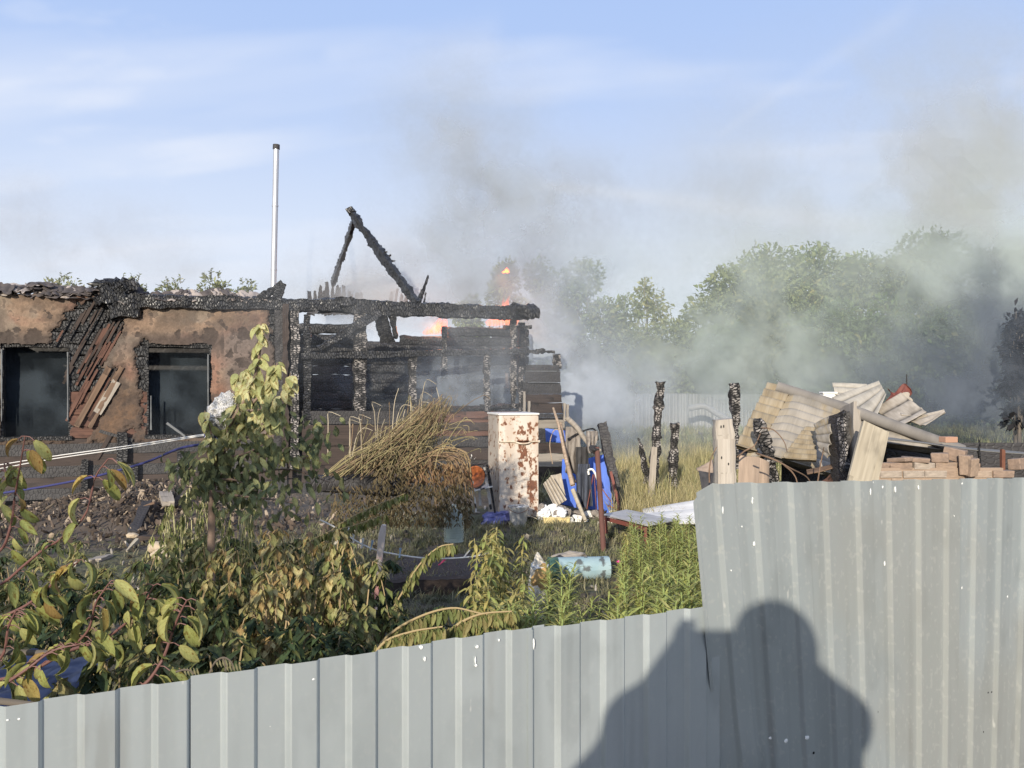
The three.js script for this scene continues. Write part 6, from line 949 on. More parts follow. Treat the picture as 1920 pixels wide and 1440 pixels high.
[[20, 1110, 3.6], [90, 1130, 3.3], [150, 1095, 4.2], [215, 1150, 3.4], [280, 1115, 4.0], [345, 1085, 4.6], [390, 1165, 3.3], [455, 1130, 3.7], [520, 1170, 3.2], [585, 1130, 3.8], [650, 1150, 3.5], [40, 1200, 2.7], [310, 1200, 2.8], [250, 1050, 5.6], [330, 1040, 5.6], [170, 1060, 5.8], [60, 1070, 5.4], [420, 1215, 2.8], [130, 1230, 2.5], [220, 1240, 2.5], [560, 1210, 2.8], [690, 1110, 4.6], [600, 1060, 5.2], [770, 1140, 4.2], [840, 1160, 3.9], [740, 1190, 3.4], [480, 1050, 5.0], [560, 1040, 5.4], [640, 1030, 5.8], [400, 1060, 4.3], [300, 1080, 4.6], [700, 1050, 5.8], [430, 1010, 6.2], [520, 1000, 6.6], [600, 990, 7.2], [860, 1120, 5.0], [120, 1020, 6.6], [30, 1010, 6.8]].forEach(([x, y, Z], k) => shrub('weed_bush', k % 3 ? 'leafy dark green weed in the shade along the low fence' : 'lighter olive-green weed among the dark ones along the low fence', 'weed', k % 3 ? dk : 'olive weeds along the left part of the low fence', x, y, Z, { w: 210, n: 14, leaf: 0.062, lw: 0.5, cols: k % 3 ? DARKG : RASP, den: 38, seed: k + 1, arch: 0.2, down: 0.45, lo: 0.05 }));
[[470, 1005, 4.3, 150, 'golden wilted bush just right of the pear tree trunk'], [560, 1060, 4.1, 160, 'golden-brown wilted bush, widest of the dry bushes before the fence'], [605, 1010, 4.6, 120, 'wilted golden bush nearest the painted stake on its left'], [520, 1120, 3.7, 170, 'low wilted yellow bush close above the low fence'], [450, 1085, 4.4, 120, 'small wilted bush with curled leaves below the pear tree'], [400, 1020, 4.9, 190, 'wilted bush in front of the pear tree trunk, partly green'], [660, 1075, 4.2, 150, 'wilted bush beside the foot of the painted stake'], [330, 1010, 5.2, 150, 'wilted bush left of the pear tree trunk, before the rubble']].forEach(([x, y, Z, w, label], k) => shrub('wilted_bush', label, 'bush', 'wilted golden bushes in the middle', x, y, Z, { w: w * 1.25, n: 13, leaf: 0.058, lw: 0.62, cols: k > 4 ? PALE : GOLD, den: 56, seed: k + 50, arch: 0.75, down: 0.55, twig: [0.3, 0.22, 0.12] }));
[[340, 955, 6.6, 90], [365, 935, 6.9, 80], [400, 960, 6.2, 80], [432, 940, 6.4, 80], [450, 965, 6.0, 80], [330, 985, 6.0, 90], [480, 975, 5.9, 80]].forEach(([x, y, Z, w], k) => shrub('wilted_weed', 'pale green wilted weed with hooked tips around the pear tree trunk', 'weed', 'pale wilted weeds around the pear tree trunk', x, y, Z, { w: w * 1.2, n: 8, leaf: 0.05, lw: 0.42, cols: PALE, den: 46, seed: k + 60, arch: 1.3, down: 0.95, twig: [0.35, 0.33, 0.17] }));
// raspberry canes: long arching stems with leaves hanging in tufts
const cane = (label, pts, Z, seed, cols = RASP, ll = 0.05) => { const P0 = pts.map(([x, y], k) => px(x, y, Array.isArray(Z) ? Z[k] : Z)), g = thing('raspberry_cane', label, 'cane', P0[0], 0, 'arching raspberry canes'), r = rng(seed), c = curve(P0.map((p) => rel(g, p)), 24), st = new Acc(), fo = new Acc(); stem(st, c, 0.0065, 0.003, 5, [0.33, 0.25, 0.13]); for (let k = 5; k < 25; k++) for (let q = 0; q < 7; q++) { const p = c[k].clone().add(V((r() - 0.5) * 0.05, -0.012 * r(), (r() - 0.5) * 0.05)), l = ll * (0.7 + 0.7 * r()); blade(fo, p, V((r() - 0.5) * 0.9, -0.9, (r() - 0.5) * 0.8), V(r() - 0.5, 0.3, 1), l, l * 0.4, { n: 3, droop: 0.5 * r(), fold: 0.6, col: mul3(cols[Math.floor(r() * cols.length)], 0.75 + 0.6 * r()) }); } mesh('stem', st.geo(), M.stalk, g); mesh('foliage', fo.geo(), M.foliage, g); };
cane('tall pale raspberry cane arching right below the clothes line, hooked at its tip', [[690, 1250], [712, 1190], [755, 1110], [790, 1055], [825, 1025], [850, 1020]], 4.6, 3);
cane('raspberry cane left of the tallest one, leaning right', [[595, 1260], [630, 1185], [655, 1120], [675, 1060]], 4.5, 4, GOLD);
cane('raspberry cane rising to the painted stake', [[600, 1200], [640, 1150], [660, 1080], [680, 1055]], 4.9, 5);
cane('long low raspberry cane arching right along the fence top', [[690, 1240], [730, 1190], [790, 1155], [850, 1140], [900, 1150], [970, 1160]], 3.7, 6, RASP, 0.055);
cane('low raspberry cane close to the fence, left of the yellow weeds', [[820, 1205], [860, 1170], [900, 1152], [960, 1146]], 3.4, 7, RASP, 0.05);
cane('short raspberry cane hanging over the fence edge in the middle', [[690, 1250], [720, 1205], [770, 1185], [830, 1175]], 3.3, 8, RASP, 0.05);
cane('leafy raspberry cane reaching right below the dry stalks', [[600, 1010], [650, 975], [700, 950], [760, 925]], 7.2, 9, PALE, 0.06);
cane('raspberry cane under the dry stalks, second from below', [[560, 1030], [610, 1000], [665, 985], [720, 965]], 6.8, 10, PALE, 0.06);
cane('thin raspberry cane drooping left of the clothes line start', [[545, 1060], [590, 1030], [612, 1015], [620, 1040]], 5.2, 11, GOLD, 0.05);

// dry stalk bundle: bent over in a sheaf, seed heads at the top, withered leaves hanging below
{
  const Z = 9.6, b = onGround(700, Z), g = thing('dry_stalks', 'big sheaf of dry yellow stalks bent over to the right before the house', 'dry plant', b), r = rng(91), sk = new Acc(), hd = new Acc(), wl = new Acc();
  const L = (x, y, dz = 0) => rel(g, px(x, y, Z + dz)), sc = () => mul3(mix3(mix3([0.31, 0.25, 0.13], [0.23, 0.2, 0.095], r()), [0.22, 0.14, 0.085], r() < 0.25 ? 0.8 : 0), 0.45 + 0.75 * r());
  for (let k = 0; k < 250; k++) {
    const t = r(), dz = (r() - 0.5) * 0.7, x0 = 606 + 190 * t + 26 * (r() - 0.5), y0 = 890 + 14 * r() - 22 * Math.sin(t * 3) * r(), top = r(), x1 = lerp(690, 856, top * 0.7 + 0.3 * t) + 34 * (r() - 0.5), y1 = lerp(862, 745, Math.pow(top, 0.7)) + 30 * (r() - 0.5) + (1 - t) * 12;
    const c = curve([L(x0, y0, dz), L(lerp(x0, x1, 0.35), lerp(y0, y1, 0.24) - 5 - 14 * r(), dz), L(lerp(x0, x1, 0.72) + 14 * (r() - 0.5), lerp(y0, y1, 0.62) - 12 * r(), dz), L(x1, y1, dz)], 9);
    stem(sk, c, 0.0048, 0.0028, 4, sc());
    if (top > 0.55) for (let q = 0; q < 12; q++) { const p = c[9].clone().add(randDir(r).multiplyScalar(0.14 * r())).add(V(0.06 * r(), 0, 0)); blade(hd, p, randDir(r).add(V(0.6, 0.1, 0)), Y, 0.04 + 0.03 * r(), 0.012, { n: 1, col: mul3(mix3([0.36, 0.25, 0.13], [0.26, 0.16, 0.1], r()), 0.8 + 0.4 * r()) }); }
  }
  for (let k = 0; k < 150; k++) { const x = 640 + 190 * r(), y = 890 - 90 * r() * sstep(620, 800, x), a = -0.3 - 1.4 * r(), l = 30 + 70 * r(), dz = (r() - 0.5) * 0.9, b = (r() - 0.3) * 30; stem(sk, curve([L(x, y, dz), L(x + Math.cos(a) * l * 0.5, y + Math.sin(a) * l * 0.5 - 5, dz), L(x + Math.cos(a) * l + b * 0.5, y + Math.sin(a) * l, dz), L(x + Math.cos(a) * l + b, y + Math.sin(a) * l + 12 * r(), dz)], 8), 0.004, 0.0025, 4, sc()); }
  for (let k = 0; k < 48; k++) { // wisps trailing right and hanging down
    const t = r(), dz = (r() - 0.5) * 0.8, hang = lerp(770, 876, Math.sqrt(r())), x0 = 740 + 70 * r(), y0 = 868 + 20 * r(), y1 = 850 + 22 * r() - (hang - 790) * 0.1, y2 = 885 + 85 * r();
    stem(sk, curve([L(x0, y0, dz), L(lerp(x0, hang, 0.5), y1 - 3, dz), L(hang, y1 + 4, dz), L(hang + 10, lerp(y1, y2, 0.5), dz), L(hang + 14 + 8 * r(), y2, dz)], 12), 0.0045, 0.003, 4, mul3(mix3([0.38, 0.28, 0.14], [0.24, 0.15, 0.09], r()), 0.6 + 0.5 * r()));
  }
  for (let k = 0; k < 3800; k++) { const x = 620 + 262 * Math.pow(r(), 0.8); if (fbm(x * 0.035, k % 9, 3, 3) < 0.44) continue; const y = 868 + (x < 700 ? 40 : 0) + 115 * r() * (x > 700 ? 1 : 0.7), up = y < 905 && x > 760, p = L(x, y, (r() - 0.5) * 1.1); blade(wl, p, V((r() - 0.5) * 1.6, -0.8, (r() - 0.5) * 1.2), V(r() - 0.5, 0.2, 1), 0.04 + 0.05 * r(), 0.014 + 0.018 * r(), { n: 2, droop: 0.9 * r(), fold: 0.6, col: mul3(up ? mix3([0.34, 0.23, 0.12], [0.24, 0.14, 0.09], r()) : mix3([0.2, 0.15, 0.09], [0.14, 0.12, 0.07], r()), 0.6 + 0.8 * r()) }); }
  for (let k = 0; k < 900; k++) { const x = 770 + 85 * r(), y = lerp(748, 850, r()), p = L(x - (y - 748) * 0.35 + 10, y, (r() - 0.5) * 0.5); blade(hd, p, randDir(r).add(V(0.2, -0.5, 0)), Y, 0.03 + 0.04 * r(), 0.014, { n: 1, col: mul3(mix3([0.38, 0.29, 0.14], [0.25, 0.16, 0.09], r()), 0.8 + 0.5 * r()) }); }
  tag(mesh('stalks', sk.geo(), M.stalk, g), null, null, null, 'stuff'); tag(mesh('seed_heads', hd.geo(), M.foliage, g), null, null, null, 'stuff'); tag(mesh('withered_leaves', wl.geo(), M.foliage, g), null, null, null, 'stuff');
  for (let k = 0; k < 20; k++) { const x = k < 14 ? 610 + 150 * r() : 770 + 70 * r(), y = 872 - 40 * r() * (x > 690 ? 1.3 : 0.4), h = 50 + 70 * r(), ln = (r() - 0.42) * 34, a = new Acc(), pts = [L(x, y, 0.1), L(x + ln * 0.25, y - h * 0.4, 0.1), L(x + ln * 0.6, y - h * 0.8, 0.1), L(x + ln * 1.2, y - h, 0.1)]; if (r() < 0.4) pts.push(L(x + ln * 1.2 + 16 + 14 * r(), y - h * 0.92, 0.1)); stem(a, curve(pts, 12), 0.0055, 0.003, 5, mul3([0.42, 0.36, 0.26], 0.6 + 0.5 * r())); mesh('bare_stalk', a.geo(), M.stalk, g); }
  const lg = thing('charred_log', 'dark charred log lying under the left end of the dry stalks', 'log', px(590, 905, 9.5)); mesh('log', beam(rel(lg, px(575, 905, 9.4)), rel(lg, px(765, 912, 9.8)), 0.2, 0.2, { hint: Y, rough: 0.03, seed: 4, round: 0.8, cell: 0.07 }), M.sootWood, lg);
}
// upright flowering weeds with narrow leaves: a few built, the rest copied
{
  const protos = [], r = rng(123);
  for (let k = 0; k < 10; k++) {
    const wide = k >= 6, g = new THREE.Group(), st = new Acc(), fo = new Acc(), H = 1, base = wide ? [[0.40, 0.36, 0.13], [0.28, 0.33, 0.1], [0.46, 0.37, 0.14]] : [[0.40, 0.44, 0.13], [0.32, 0.37, 0.11], [0.5, 0.47, 0.19]], c = curve([V(0, 0, 0), V(0.03 * (r() - 0.5), 0.5, 0.03 * (r() - 0.5)), V(0.1 * (r() - 0.5), H, 0.1 * (r() - 0.5))], 10);
    stem(st, c, 0.007, 0.003, 5, wide ? [0.3, 0.27, 0.12] : [0.24, 0.3, 0.1]);
    for (let q = 0; q < (wide ? 78 : 92); q++) { const t = 0.12 + 0.88 * (q / (wide ? 78 : 92)), a = q * 2.4, p = c[0].clone().lerp(c[5], Math.min(1, t * 2)).lerp(c[10], Math.max(0, t * 2 - 1)), dead = t < 0.35 && r() < 0.6; const l = (wide ? 0.14 : 0.14) * (0.65 + 0.6 * r()) * (1 - 0.35 * t); blade(fo, p, V(Math.cos(a), wide ? -0.5 + 0.5 * r() : dead ? -0.8 : 0.55 + 0.4 * r(), Math.sin(a)), Y, l, wide ? l * 0.36 : l * 0.19, { n: 3, droop: wide ? 1.0 : 0.9 * r() + 0.3, fold: 0.4, col: mul3(dead ? [0.34, 0.24, 0.12] : mix3(base[q % 3], [0.42, 0.43, 0.17], 0.3 * t), 0.75 + 0.5 * r()) }); }
    for (const [n, geo, m] of [['stem', st.geo(), M.stalk], ['foliage', fo.geo(), M.foliage]]) { const x = new THREE.Mesh(geo, m); x.name = n; x.castShadow = x.receiveShadow = true; g.add(x); }
    protos.push(g);
  }
  const spots = [];
  const row = (n, x0, x1, Z0, Z1, y0, y1, kind) => { for (let k = 0; k < n; k++) { const Z = lerp(Z0, Z1, r()), x = lerp(x0, x1, r()); spots.push([x, Z, lerp(y0, y1, clamp((Z - Z0) / (Z1 - Z0))) + 22 * (r() - 0.5), kind]); } };
  row(16, 905, 1010, 5.2, 6.8, 1040, 985, 1); row(9, 905, 990, 4.4, 5.2, 1100, 1060, 1); row(14, 1010, 1070, 4.0, 6.4, 1120, 1030, 0); row(12, 1080, 1160, 3.9, 5.4, 1140, 1105, 0);
  row(54, 1165, 1318, 4.2, 7.6, 1095, 990, 0); row(40, 1190, 1316, 6.4, 9.6, 1000, 962, 0); row(16, 1150, 1300, 8.0, 9.8, 1005, 985, 1); row(10, 930, 1040, 3.6, 4.2, 1150, 1120, 0); row(10, 1140, 1310, 3.5, 4.2, 1135, 1095, 0);
  for (const [x, Z, y, kind] of spots) {
    if (Z < 7.7 && x > 984 && x < 1032 && Z > 4.3) continue;
    const p = onGround(x, Z), H = Math.max(0.35, px(x, y, Z).y - p.y), src = protos[kind ? 6 + Math.floor(r() * 4) : Math.floor(r() * 6)], g = src.clone();
    g.name = numbered(kind ? 'yellowing_weed' : 'narrow_leaved_weed'); g.children.forEach((c) => { c.name = numbered(c.name); });
    g.position.copy(p); g.rotation.set((r() - 0.5) * 0.22, r() * 6.28, (r() - 0.5) * 0.22); const q = clamp(H, 0.5, 1.1); g.scale.set(q, H, q); scene.add(g);
    kind ? x > 1100 ? tag(g, 'yellowing broad-leaved weed among the narrow-leaved ones before the low table', 'weed', 'yellowing weeds before the low table') : tag(g, 'yellowing broad-leaved weed standing left of the torn sack', 'weed', 'yellowing weeds left of the sack') : tag(g, 'bright green narrow-leaved weed behind the low fence on its right half', 'weed', 'bright narrow-leaved weeds before the low table');
  }
  const f = thing('pink_flower', 'small pink flower right of the painted log', 'flower', px(1160, 1056, 7.9)), pk = std({ color: [0.75, 0.06, 0.28], roughness: 0.6 }); const st = new Acc(); stem(st, [V(0, -0.5, 0), V(0.01, -0.2, 0), V(0, 0, 0)], 0.004, 0.003, 5, [0.2, 0.3, 0.1]); mesh('stem', st.geo(), M.stalk, f); for (let k = 0; k < 14; k++) { const a = new Acc(), t = k * 2.4; blade(a, V(0, 0, 0), V(Math.cos(t), 0.4 + 0.5 * (k % 3) / 2, Math.sin(t) + 0.3), Y, 0.034, 0.024, { n: 2, fold: 0.2 }); mesh('petal', a.geo(), pk, f); }
}
// hooked dry stem over the fence edge
{ const g = thing('dry_twig', 'thin dark dry twig hooked over the top edge of the low fence', 'stem', px(395, 1262, 2.2)); for (const pts of [[[393, 1262], [405, 1240], [420, 1233], [434, 1242], [438, 1256]], [[330, 1260], [345, 1256], [358, 1258], [364, 1264]], [[418, 1234], [424, 1248], [422, 1258]]]) { const a = new Acc(); stem(a, curve(pts.map(([x, y]) => rel(g, px(x, y, 2.15))), 14), 0.003, 0.002, 5, [0.1, 0.08, 0.06]); for (let k = 0; k < 5; k++) blade(a, rel(g, px(pts[1][0] + k * 6, pts[1][1] - 4, 2.15)), V(0.3, -1, 0.1), V(0, 0, 1), 0.022, 0.007, { n: 2, col: [0.13, 0.12, 0.06] }); mesh('stem', a.geo(), M.stalk, g); } }
// grass over the yard, dry taller grass around the burnt posts
{
  const tuft = (n, h, w, lean, seed) => { const r = rng(seed), a = new Acc(); for (let k = 0; k < n; k++) { const t = r() * 6.28; blade(a, V((r() - 0.5) * 0.12, 0, (r() - 0.5) * 0.12), V(Math.cos(t) * lean * r(), 1, Math.sin(t) * lean * r()), V(Math.cos(t), 0.2, Math.sin(t)), h * (0.5 + 0.6 * r()), w, { n: 3, droop: -0.7 - 0.7 * r(), fold: 0.2, shape: 0.6 }); } return a.geo(); };
  const inst = (name, label, geo, mat, n, place, color, seed) => { const r = rng(seed), m = new THREE.InstancedMesh(geo, mat, n), d = new THREE.Object3D(), c = new THREE.Color(); m.name = numbered(name); m.castShadow = m.receiveShadow = true; for (let k = 0; k < n; k++) { const [x, Z, s] = place(r); d.position.set(x, groundY(x, Z) - 0.01, -Z); d.rotation.set(0, r() * 6.28, 0); d.scale.set(s, s * (0.7 + 0.7 * r()), s); d.updateMatrix(); m.setMatrixAt(k, d.matrix); m.setColorAt(k, c.setRGB(...color(r, x, Z))); } scene.add(m); tag(m, label, 'grass', null, 'stuff'); };
  const gm = phy({ roughness: 0.7, transmission: 0.25, specularIntensity: 0.4 });
  inst('grass', 'short trampled green and straw-coloured grass over the yard', tuft(12, 0.11, 0.008, 0.8, 3), gm, 9000, (r) => { for (;;) { const Z = 3 + 11.5 * Math.sqrt(r()), x = (r() * 1.5 - 0.75) * Z * 0.9; if (x < -1.5 - 0.12 * Z && Z > 7 && r() < 0.75) continue; if (Z > 13.2 && x < 1.6) continue; return [x, Z, 0.6 + 0.8 * r()]; } }, (r) => mul3(mix3([0.17, 0.185, 0.085], [0.3, 0.265, 0.17], r()), 0.6 + 0.6 * r()), 1);
  inst('dry_grass', 'tall dry straw-coloured grass around the burnt posts', tuft(14, 0.5, 0.009, 0.55, 5), gm, 1500, (r) => { const Z = 12.5 + 13 * r(); return [px(lerp(1150, 1420, r()), 0, Z).x, Z, 0.6 + 0.6 * r()]; }, (r) => mul3(mix3([0.34, 0.32, 0.14], [0.5, 0.42, 0.24], r()), 0.75 + 0.5 * r()), 2);
  inst('rough_grass', 'rough grass stretching to the far fence', tuft(12, 0.3, 0.02, 0.7, 8), gm, 4200, (r) => { const Z = 15 + 27 * r(); return [px(lerp(1000, 1960, r()), 0, Z).x, Z, 0.8 + 0.8 * r()]; }, (r) => mul3(mix3([0.2, 0.22, 0.1], [0.36, 0.33, 0.17], r()), 0.7 + 0.6 * r()), 3);
  // rubble heap before the solid half of the house: chips as one mass, larger pieces singly
  const chip = new THREE.IcosahedronGeometry(0.05, 0).scale(1.6, 0.25, 0.7);
  const chips = (name, label, n, place, color, seed) => { const r = rng(seed), m = new THREE.InstancedMesh(chip, std({ roughness: 0.95 }), n), d = new THREE.Object3D(), c = new THREE.Color(); m.name = name; m.castShadow = m.receiveShadow = true; for (let k = 0; k < n; k++) { const [x, y, Z, s] = place(r); d.position.set(x, y, -Z); d.rotation.set(r() * 3, r() * 6, r() * 3); d.scale.set(s * (0.5 + r()), s * (0.5 + r()), s * (0.5 + r())); d.updateMatrix(); m.setMatrixAt(k, d.matrix); m.setColorAt(k, c.setRGB(...color(r))); } scene.add(m); tag(m, label, 'rubble', null, 'stuff'); };
  const heap = (x, Z) => 0.45 * Math.exp(-(((x + 5.6) / 1.7) ** 2) - ((Z - 13.6) / 1.3) ** 2) + 0.12;
  const acc = []; { const g = new THREE.PlaneGeometry(6, 4.4, 40, 30).rotateX(-Math.PI / 2), p = g.attributes.position; for (let i = 0; i < p.count; i++) { const x = p.getX(i) - 5.6, Z = 13.2 - p.getZ(i); p.setXYZ(i, x, groundY(x, Z) + heap(x, Z) - 0.15 + 0.1 * (fbm(x * 3, Z * 3, 2, 4) - 0.4), -Z); } g.computeVertexNormals(); tag(mesh('rubble_heap', g, std({ map: tex(256, 256, (u, v) => mix3([0.045, 0.035, 0.028], [0.16, 0.125, 0.095], fbm(u * 12, v * 12, 4, 5, 12))), roughness: 1 })), 'low heap of burnt earth and rubble before the house wall', 'rubble', null, 'stuff'); }
  chips('rubble_chips', 'burnt and pale chips of wood and plaster on the rubble heap', 3400, (r) => { const x = -5.6 + (r() + r() + r() - 1.5) * 3.2, Z = 13.2 + (r() + r() - 1) * 2.6; return [x, groundY(x, Z) + heap(x, Z) - 0.1 + 0.08 * r(), Z, 0.3 + 0.9 * r() * r()]; }, (r) => r() < 0.8 ? mul3([0.075, 0.055, 0.042], 0.4 + r()) : mul3([0.33, 0.26, 0.19], 0.4 + 0.8 * r()), 5);
  chips('burnt_litter', 'pale and black burnt litter scattered over the yard', 900, (r) => { const Z = 7 + 8 * r(), x = (r() * 1.25 - 0.6) * Z * 0.9; return [x, groundY(x, Z) + 0.02, Z, 0.3 + 0.7 * r()]; }, (r) => r() < 0.6 ? [0.04, 0.035, 0.03] : mul3([0.42, 0.37, 0.3], 0.5 + 0.7 * r()), 6);
  const pl = (label, a, b, w, h, mat) => { const g = thing('burnt_plank', label, 'plank', px(...a)); mesh('plank', beam(V(0, 0, 0), rel(g, px(...b)), h, w, { hint: Y, rough: 0.02, seed: a[0], ragged: 0.08, cell: 0.07 }), mat, g); };
  pl('dark burnt plank slanting down the rubble heap', [276, 940, 12.4], [250, 1000, 11.6], 0.14, 0.05, M.sootWood); pl('pale split lath lying on the rubble heap', [290, 942, 12.3], [252, 956, 12.2], 0.04, 0.03, M.lath); pl('short pale stick high on the rubble heap', [361, 921, 13.0], [341, 932, 12.8], 0.05, 0.03, M.paleWood); pl('thin pale stick at the foot of the rubble heap', [258, 1012, 10.9], [235, 1035, 10.6], 0.03, 0.025, M.paleWood); pl('long dark plank lying level at the foot of the rubble', [262, 1008, 11.2], [330, 1008, 11.2], 0.14, 0.06, M.brownWood); pl('grey board lying flat left of the pale stones', [168, 1048, 10.2], [202, 1046, 10.2], 0.3, 0.03, M.greyWood); pl('charred plank crossing the rubble near the house wall', [210, 930, 13.2], [300, 905, 13.6], 0.12, 0.06, M.char); pl('dark plank end sticking out of the rubble', [310, 925, 12.9], [316, 945, 12.4], 0.16, 0.08, M.greyWood);
  for (const [x, y, Z, a, b, c, label] of [[300, 1026, 10.4, 0.13, 0.075, 0.1, 'upper pale stone at the foot of the rubble heap'], [303, 1040, 10.2, 0.12, 0.07, 0.1, 'lower pale stone at the foot of the rubble heap'], [288, 1026, 10.5, 0.07, 0.07, 0.08, 'small pale stone beside the two larger ones'], [248, 1004, 11.2, 0.08, 0.04, 0.06, 'pale plaster lump on the dark rubble']]) tag(moved0(mesh('pale_stone', lump(a, b, c, x, 0.25, 3), std({ color: [0.46, 0.37, 0.26], roughness: 0.95 })), px(x, y, Z), 0), label, 'stone');
  pl('wide dark board lying flat on the ground below the clothes line', [735, 1068, 9.6], [905, 1060, 9.6], 1.2, 0.04, M.sootWood); pl('dark timber edging below the clothes line, its right end brown', [700, 1106, 8.6], [905, 1094, 8.6], 0.16, 0.16, M.brownWood);
  { const c = onGround(60, 3.0), g = thing('blue_tarpaulin', 'crumpled dark blue tarpaulin low in the left corner behind the fence', 'tarpaulin', px(65, 1300, 2.6)); mesh('tarpaulin', sheet((s, t) => V((s - 0.5) * 0.3, 0.05 * (fbm(s * 5, t * 5, 3, 3) - 0.5) + 0.06 * (1 - t), (t - 0.5) * 0.35), 20, 14, 0.006, {}), std({ color: [0.012, 0.022, 0.07], roughness: 0.5 }), g); }
}
// ---------------------------------------------------------------- the photographer, standing behind the camera; the sun throws the shadow onto the fence
{
  const E = V(0, EYE, 0), feet = 0.5, g = thing('person', 'person in a dark hooded jacket holding up a phone, standing before the fence', 'person', V(0.09, feet, 0.42));
  const q = (x, y, z) => V(x, EYE + y, z);          // relative to the camera
  const cloth = std({ color: [0.05, 0.055, 0.065], roughness: 0.9 }), skin = std({ color: [0.42, 0.26, 0.19], roughness: 0.6 });
  // bones: [from, to, radius from, radius to]
  const field = (bones, lo, size, res, k, mat) => {
    const mc = new MarchingCubes(res, mat, false, false, 120000), f = mc.field, v = V(0, 0, 0), d = V(0, 0, 0);
    for (let z = 0; z < res; z++) for (let y = 0; y < res; y++) for (let x = 0; x < res; x++) {
      v.set(lo.x + (x / res) * size, lo.y + (y / res) * size, lo.z + (z / res) * size); let m = 1e3;
      for (const [a, b, ra, rb] of bones) { d.subVectors(b, a); const t = clamp(v.clone().sub(a).dot(d) / Math.max(1e-9, d.lengthSq())), e = v.distanceTo(a.clone().addScaledVector(d, t)) - lerp(ra, rb, t), h = clamp(0.5 + 0.5 * (m - e) / k); m = lerp(m, e, h) - k * h * (1 - h); }
      f[x + y * res + z * res * res] = -m;
    }
    mc.isolation = 0; mc.update();
    const n = mc.count, p = new Float32Array(n * 3), nn = mc.normalArray.slice(0, n * 3), half = size / 2;
    for (let i = 0; i < n; i++) { p[i * 3] = lo.x + (mc.positionArray[i * 3] + 1) * half; p[i * 3 + 1] = lo.y + (mc.positionArray[i * 3 + 1] + 1) * half; p[i * 3 + 2] = lo.z + (mc.positionArray[i * 3 + 2] + 1) * half; }
    const geo = new THREE.BufferGeometry(); geo.setAttribute('position', new THREE.BufferAttribute(p, 3)); geo.setAttribute('normal', new THREE.BufferAttribute(nn, 3)); return geo.translate(-g.position.x, -g.position.y, -g.position.z);
  };
  const hip = q(0.09, -0.72, 0.45), chest = q(0.09, -0.26, 0.42), neck = q(0.09, -0.08, 0.40), sl = q(-0.11, -0.17, 0.42), sr = q(0.31, -0.16, 0.42), el = q(-0.36, -0.33, 0.27), er = q(0.37, -0.42, 0.3), hl = q(-0.085, -0.005, 0.085), hr = q(0.10, -0.03, 0.09);
  const bones = [[hip, chest, 0.16, 0.17], [chest, neck, 0.15, 0.1], [neck.clone().add(V(0, 0.03, 0.03)), neck.clone().add(V(0.11, 0, 0.03)), 0.11, 0.1], [neck.clone().add(V(0.03, 0.04, 0.02)), sr, 0.1, 0.105], [neck.clone().add(V(-0.02, 0.02, 0.02)), sl, 0.09, 0.09], [chest, sl, 0.15, 0.09], [chest, sr, 0.15, 0.11], [sl, el, 0.09, 0.075], [el, hl, 0.075, 0.045], [sl, el.clone().lerp(hl, 0.45), 0.095, 0.085], [q(-0.02, -0.25, 0.36), el.clone().lerp(hl, 0.5), 0.06, 0.07], [hl.clone().add(V(0.02, -0.03, 0.02)), q(0.08, -0.06, 0.16), 0.05, 0.06], [q(0.02, -0.07, 0.15), q(0.05, -0.12, 0.26), 0.05, 0.06], [q(-0.12, -0.11, 0.2), q(0.04, -0.15, 0.26), 0.06, 0.07], [q(0.16, -0.02, 0.38), sr, 0.1, 0.1], [sr, er, 0.09, 0.07], [er, hr, 0.066, 0.042]];
  for (const s of [-1, 1]) { const k = q(0.09 + s * 0.11, -1.14, 0.4), a = q(0.09 + s * 0.13, -1.53, 0.44); bones.push([hip.clone().add(V(s * 0.08, -0.05, 0)), k, 0.11, 0.075], [k, a, 0.07, 0.055], [a, a.clone().add(V(s * 0.02, -0.03, -0.16)), 0.05, 0.04]); }
  mesh('body', field(bones, V(-0.86, EYE - 1.66, -0.5), 1.9, 92, 0.04, cloth), cloth, g);
  const H = q(0.095, 0.06, 0.36), hb = [[H.clone().add(V(0, 0.035, 0.02)), H.clone().add(V(0, 0.01, -0.02)), 0.098, 0.085], [H.clone().add(V(0, -0.05, -0.045)), H.clone().add(V(0, -0.085, -0.06)), 0.055, 0.035], [H.clone().add(V(0, -0.01, -0.105)), H.clone().add(V(0, -0.032, -0.122)), 0.012, 0.016], [H.clone().add(V(0, -0.08, 0.02)), neck.clone(), 0.06, 0.065]];
  for (const s of [-1, 1]) hb.push([H.clone().add(V(s * 0.088, 0, 0)), H.clone().add(V(s * 0.092, -0.04, -0.01)), 0.014, 0.012]);
  mesh('head', field(hb, H.clone().add(V(-0.19, -0.21, -0.19)), 0.38, 64, 0.02, skin), skin, g);
  for (const s of [-1, 1]) mesh('eye', moved(new THREE.SphereGeometry(0.012, 10, 8), H.clone().add(V(s * 0.033, 0.015, -0.098)).sub(g.position)), M.whitePaint, g);
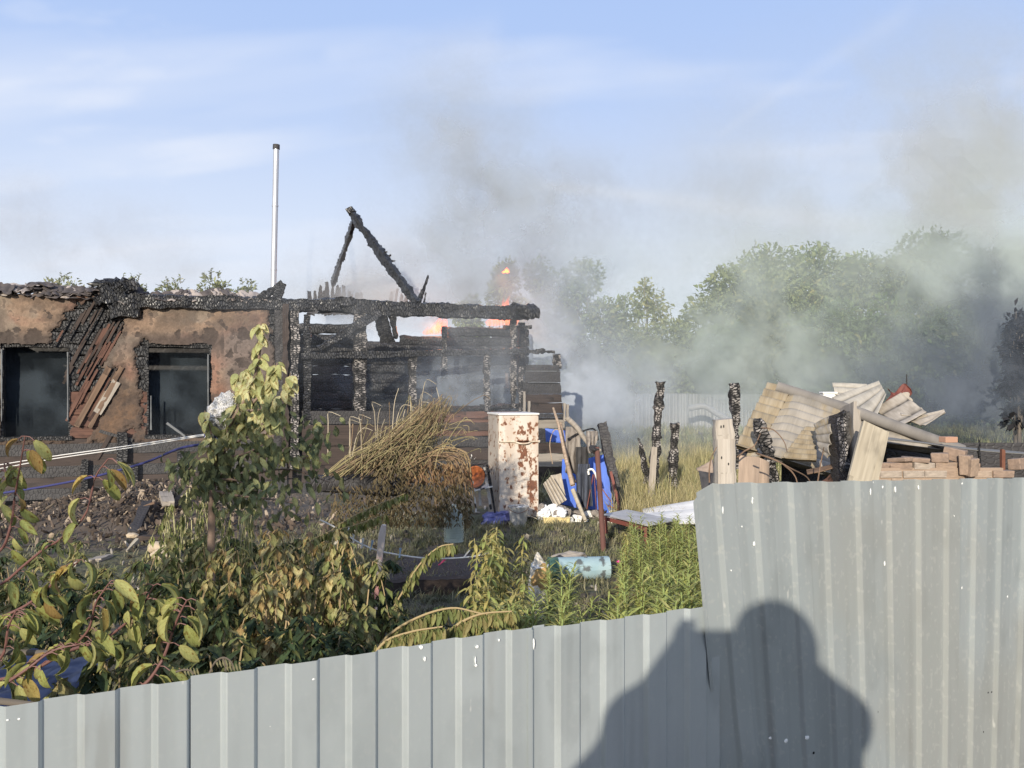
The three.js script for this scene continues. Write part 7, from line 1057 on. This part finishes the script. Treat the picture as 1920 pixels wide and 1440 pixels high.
  mesh('mouth', moved(new THREE.SphereGeometry(0.02, 10, 8).scale(1, 0.25, 0.4), H.clone().add(V(0, -0.068, -0.095)).sub(g.position)), M.redPaint, g);
  // hood, worn up: a shell round the back of the head
  const hood = new THREE.SphereGeometry(0.142, 28, 20, 0, 6.2832, 0, 2.5), hp2 = hood.attributes.position; for (let i = 0; i < hp2.count; i++) { const x = hp2.getX(i), y = hp2.getY(i), z = hp2.getZ(i), k = 1 + 0.22 * (fbm(x * 9, y * 9, z * 9, 3) - 0.5); hp2.setXYZ(i, x * k * 0.94, y * k * 1.02 + (y < 0 ? y * 0.3 : 0), Math.max(z, -0.075) * k + 0.02); } hood.computeVertexNormals(); mesh('hood', moved(hood, H.clone().add(V(0.01, 0.015, 0.01)).sub(g.position)), cloth, g);
  // hands round the ends of the phone
  for (const [s, h] of [[-1, hl], [1, hr]]) {
    const b = [[h, h.clone().add(V(-s * 0.01, 0.02, -0.045)), 0.03, 0.034]];
    for (let k = 0; k < 4; k++) { const y = 0.045 - k * 0.021, a = h.clone().add(V(-s * 0.0, y, -0.05)), c = a.clone().add(V(-s * 0.012, 0.004, -0.026 + 0.002 * k)), e = c.clone().add(V(-s * (0.03 - 0.003 * k), 0, -0.0)); b.push([a, c, 0.0095, 0.009], [c, e, 0.009, 0.0075]); }
    const t = h.clone().add(V(-s * 0.012, 0.005, -0.03)), t2 = t.clone().add(V(-s * 0.03, 0.022, 0.012)), t3 = t2.clone().add(V(-s * 0.024, 0.01, 0.0)); b.push([t, t2, 0.012, 0.0105], [t2, t3, 0.0105, 0.008]);
    mesh('hand', field(b, h.clone().add(V(-0.1, -0.08, -0.13)), 0.2, 64, 0.008, skin), skin, g);
  }
  const ph = thing('phone', 'black mobile phone held level in both hands of the person', 'phone', q(0.01, -0.006, 0.035)); mesh('case', new RoundedBoxGeometry(0.15, 0.075, 0.009, 3, 0.004), std({ color: [0.02, 0.02, 0.022], roughness: 0.4 }), ph); mesh('screen', new THREE.BoxGeometry(0.136, 0.066, 0.001).translate(0, 0, 0.0052), std({ color: [0.03, 0.03, 0.035], roughness: 0.15 }), ph);
}
renderer.render(scene, camera);
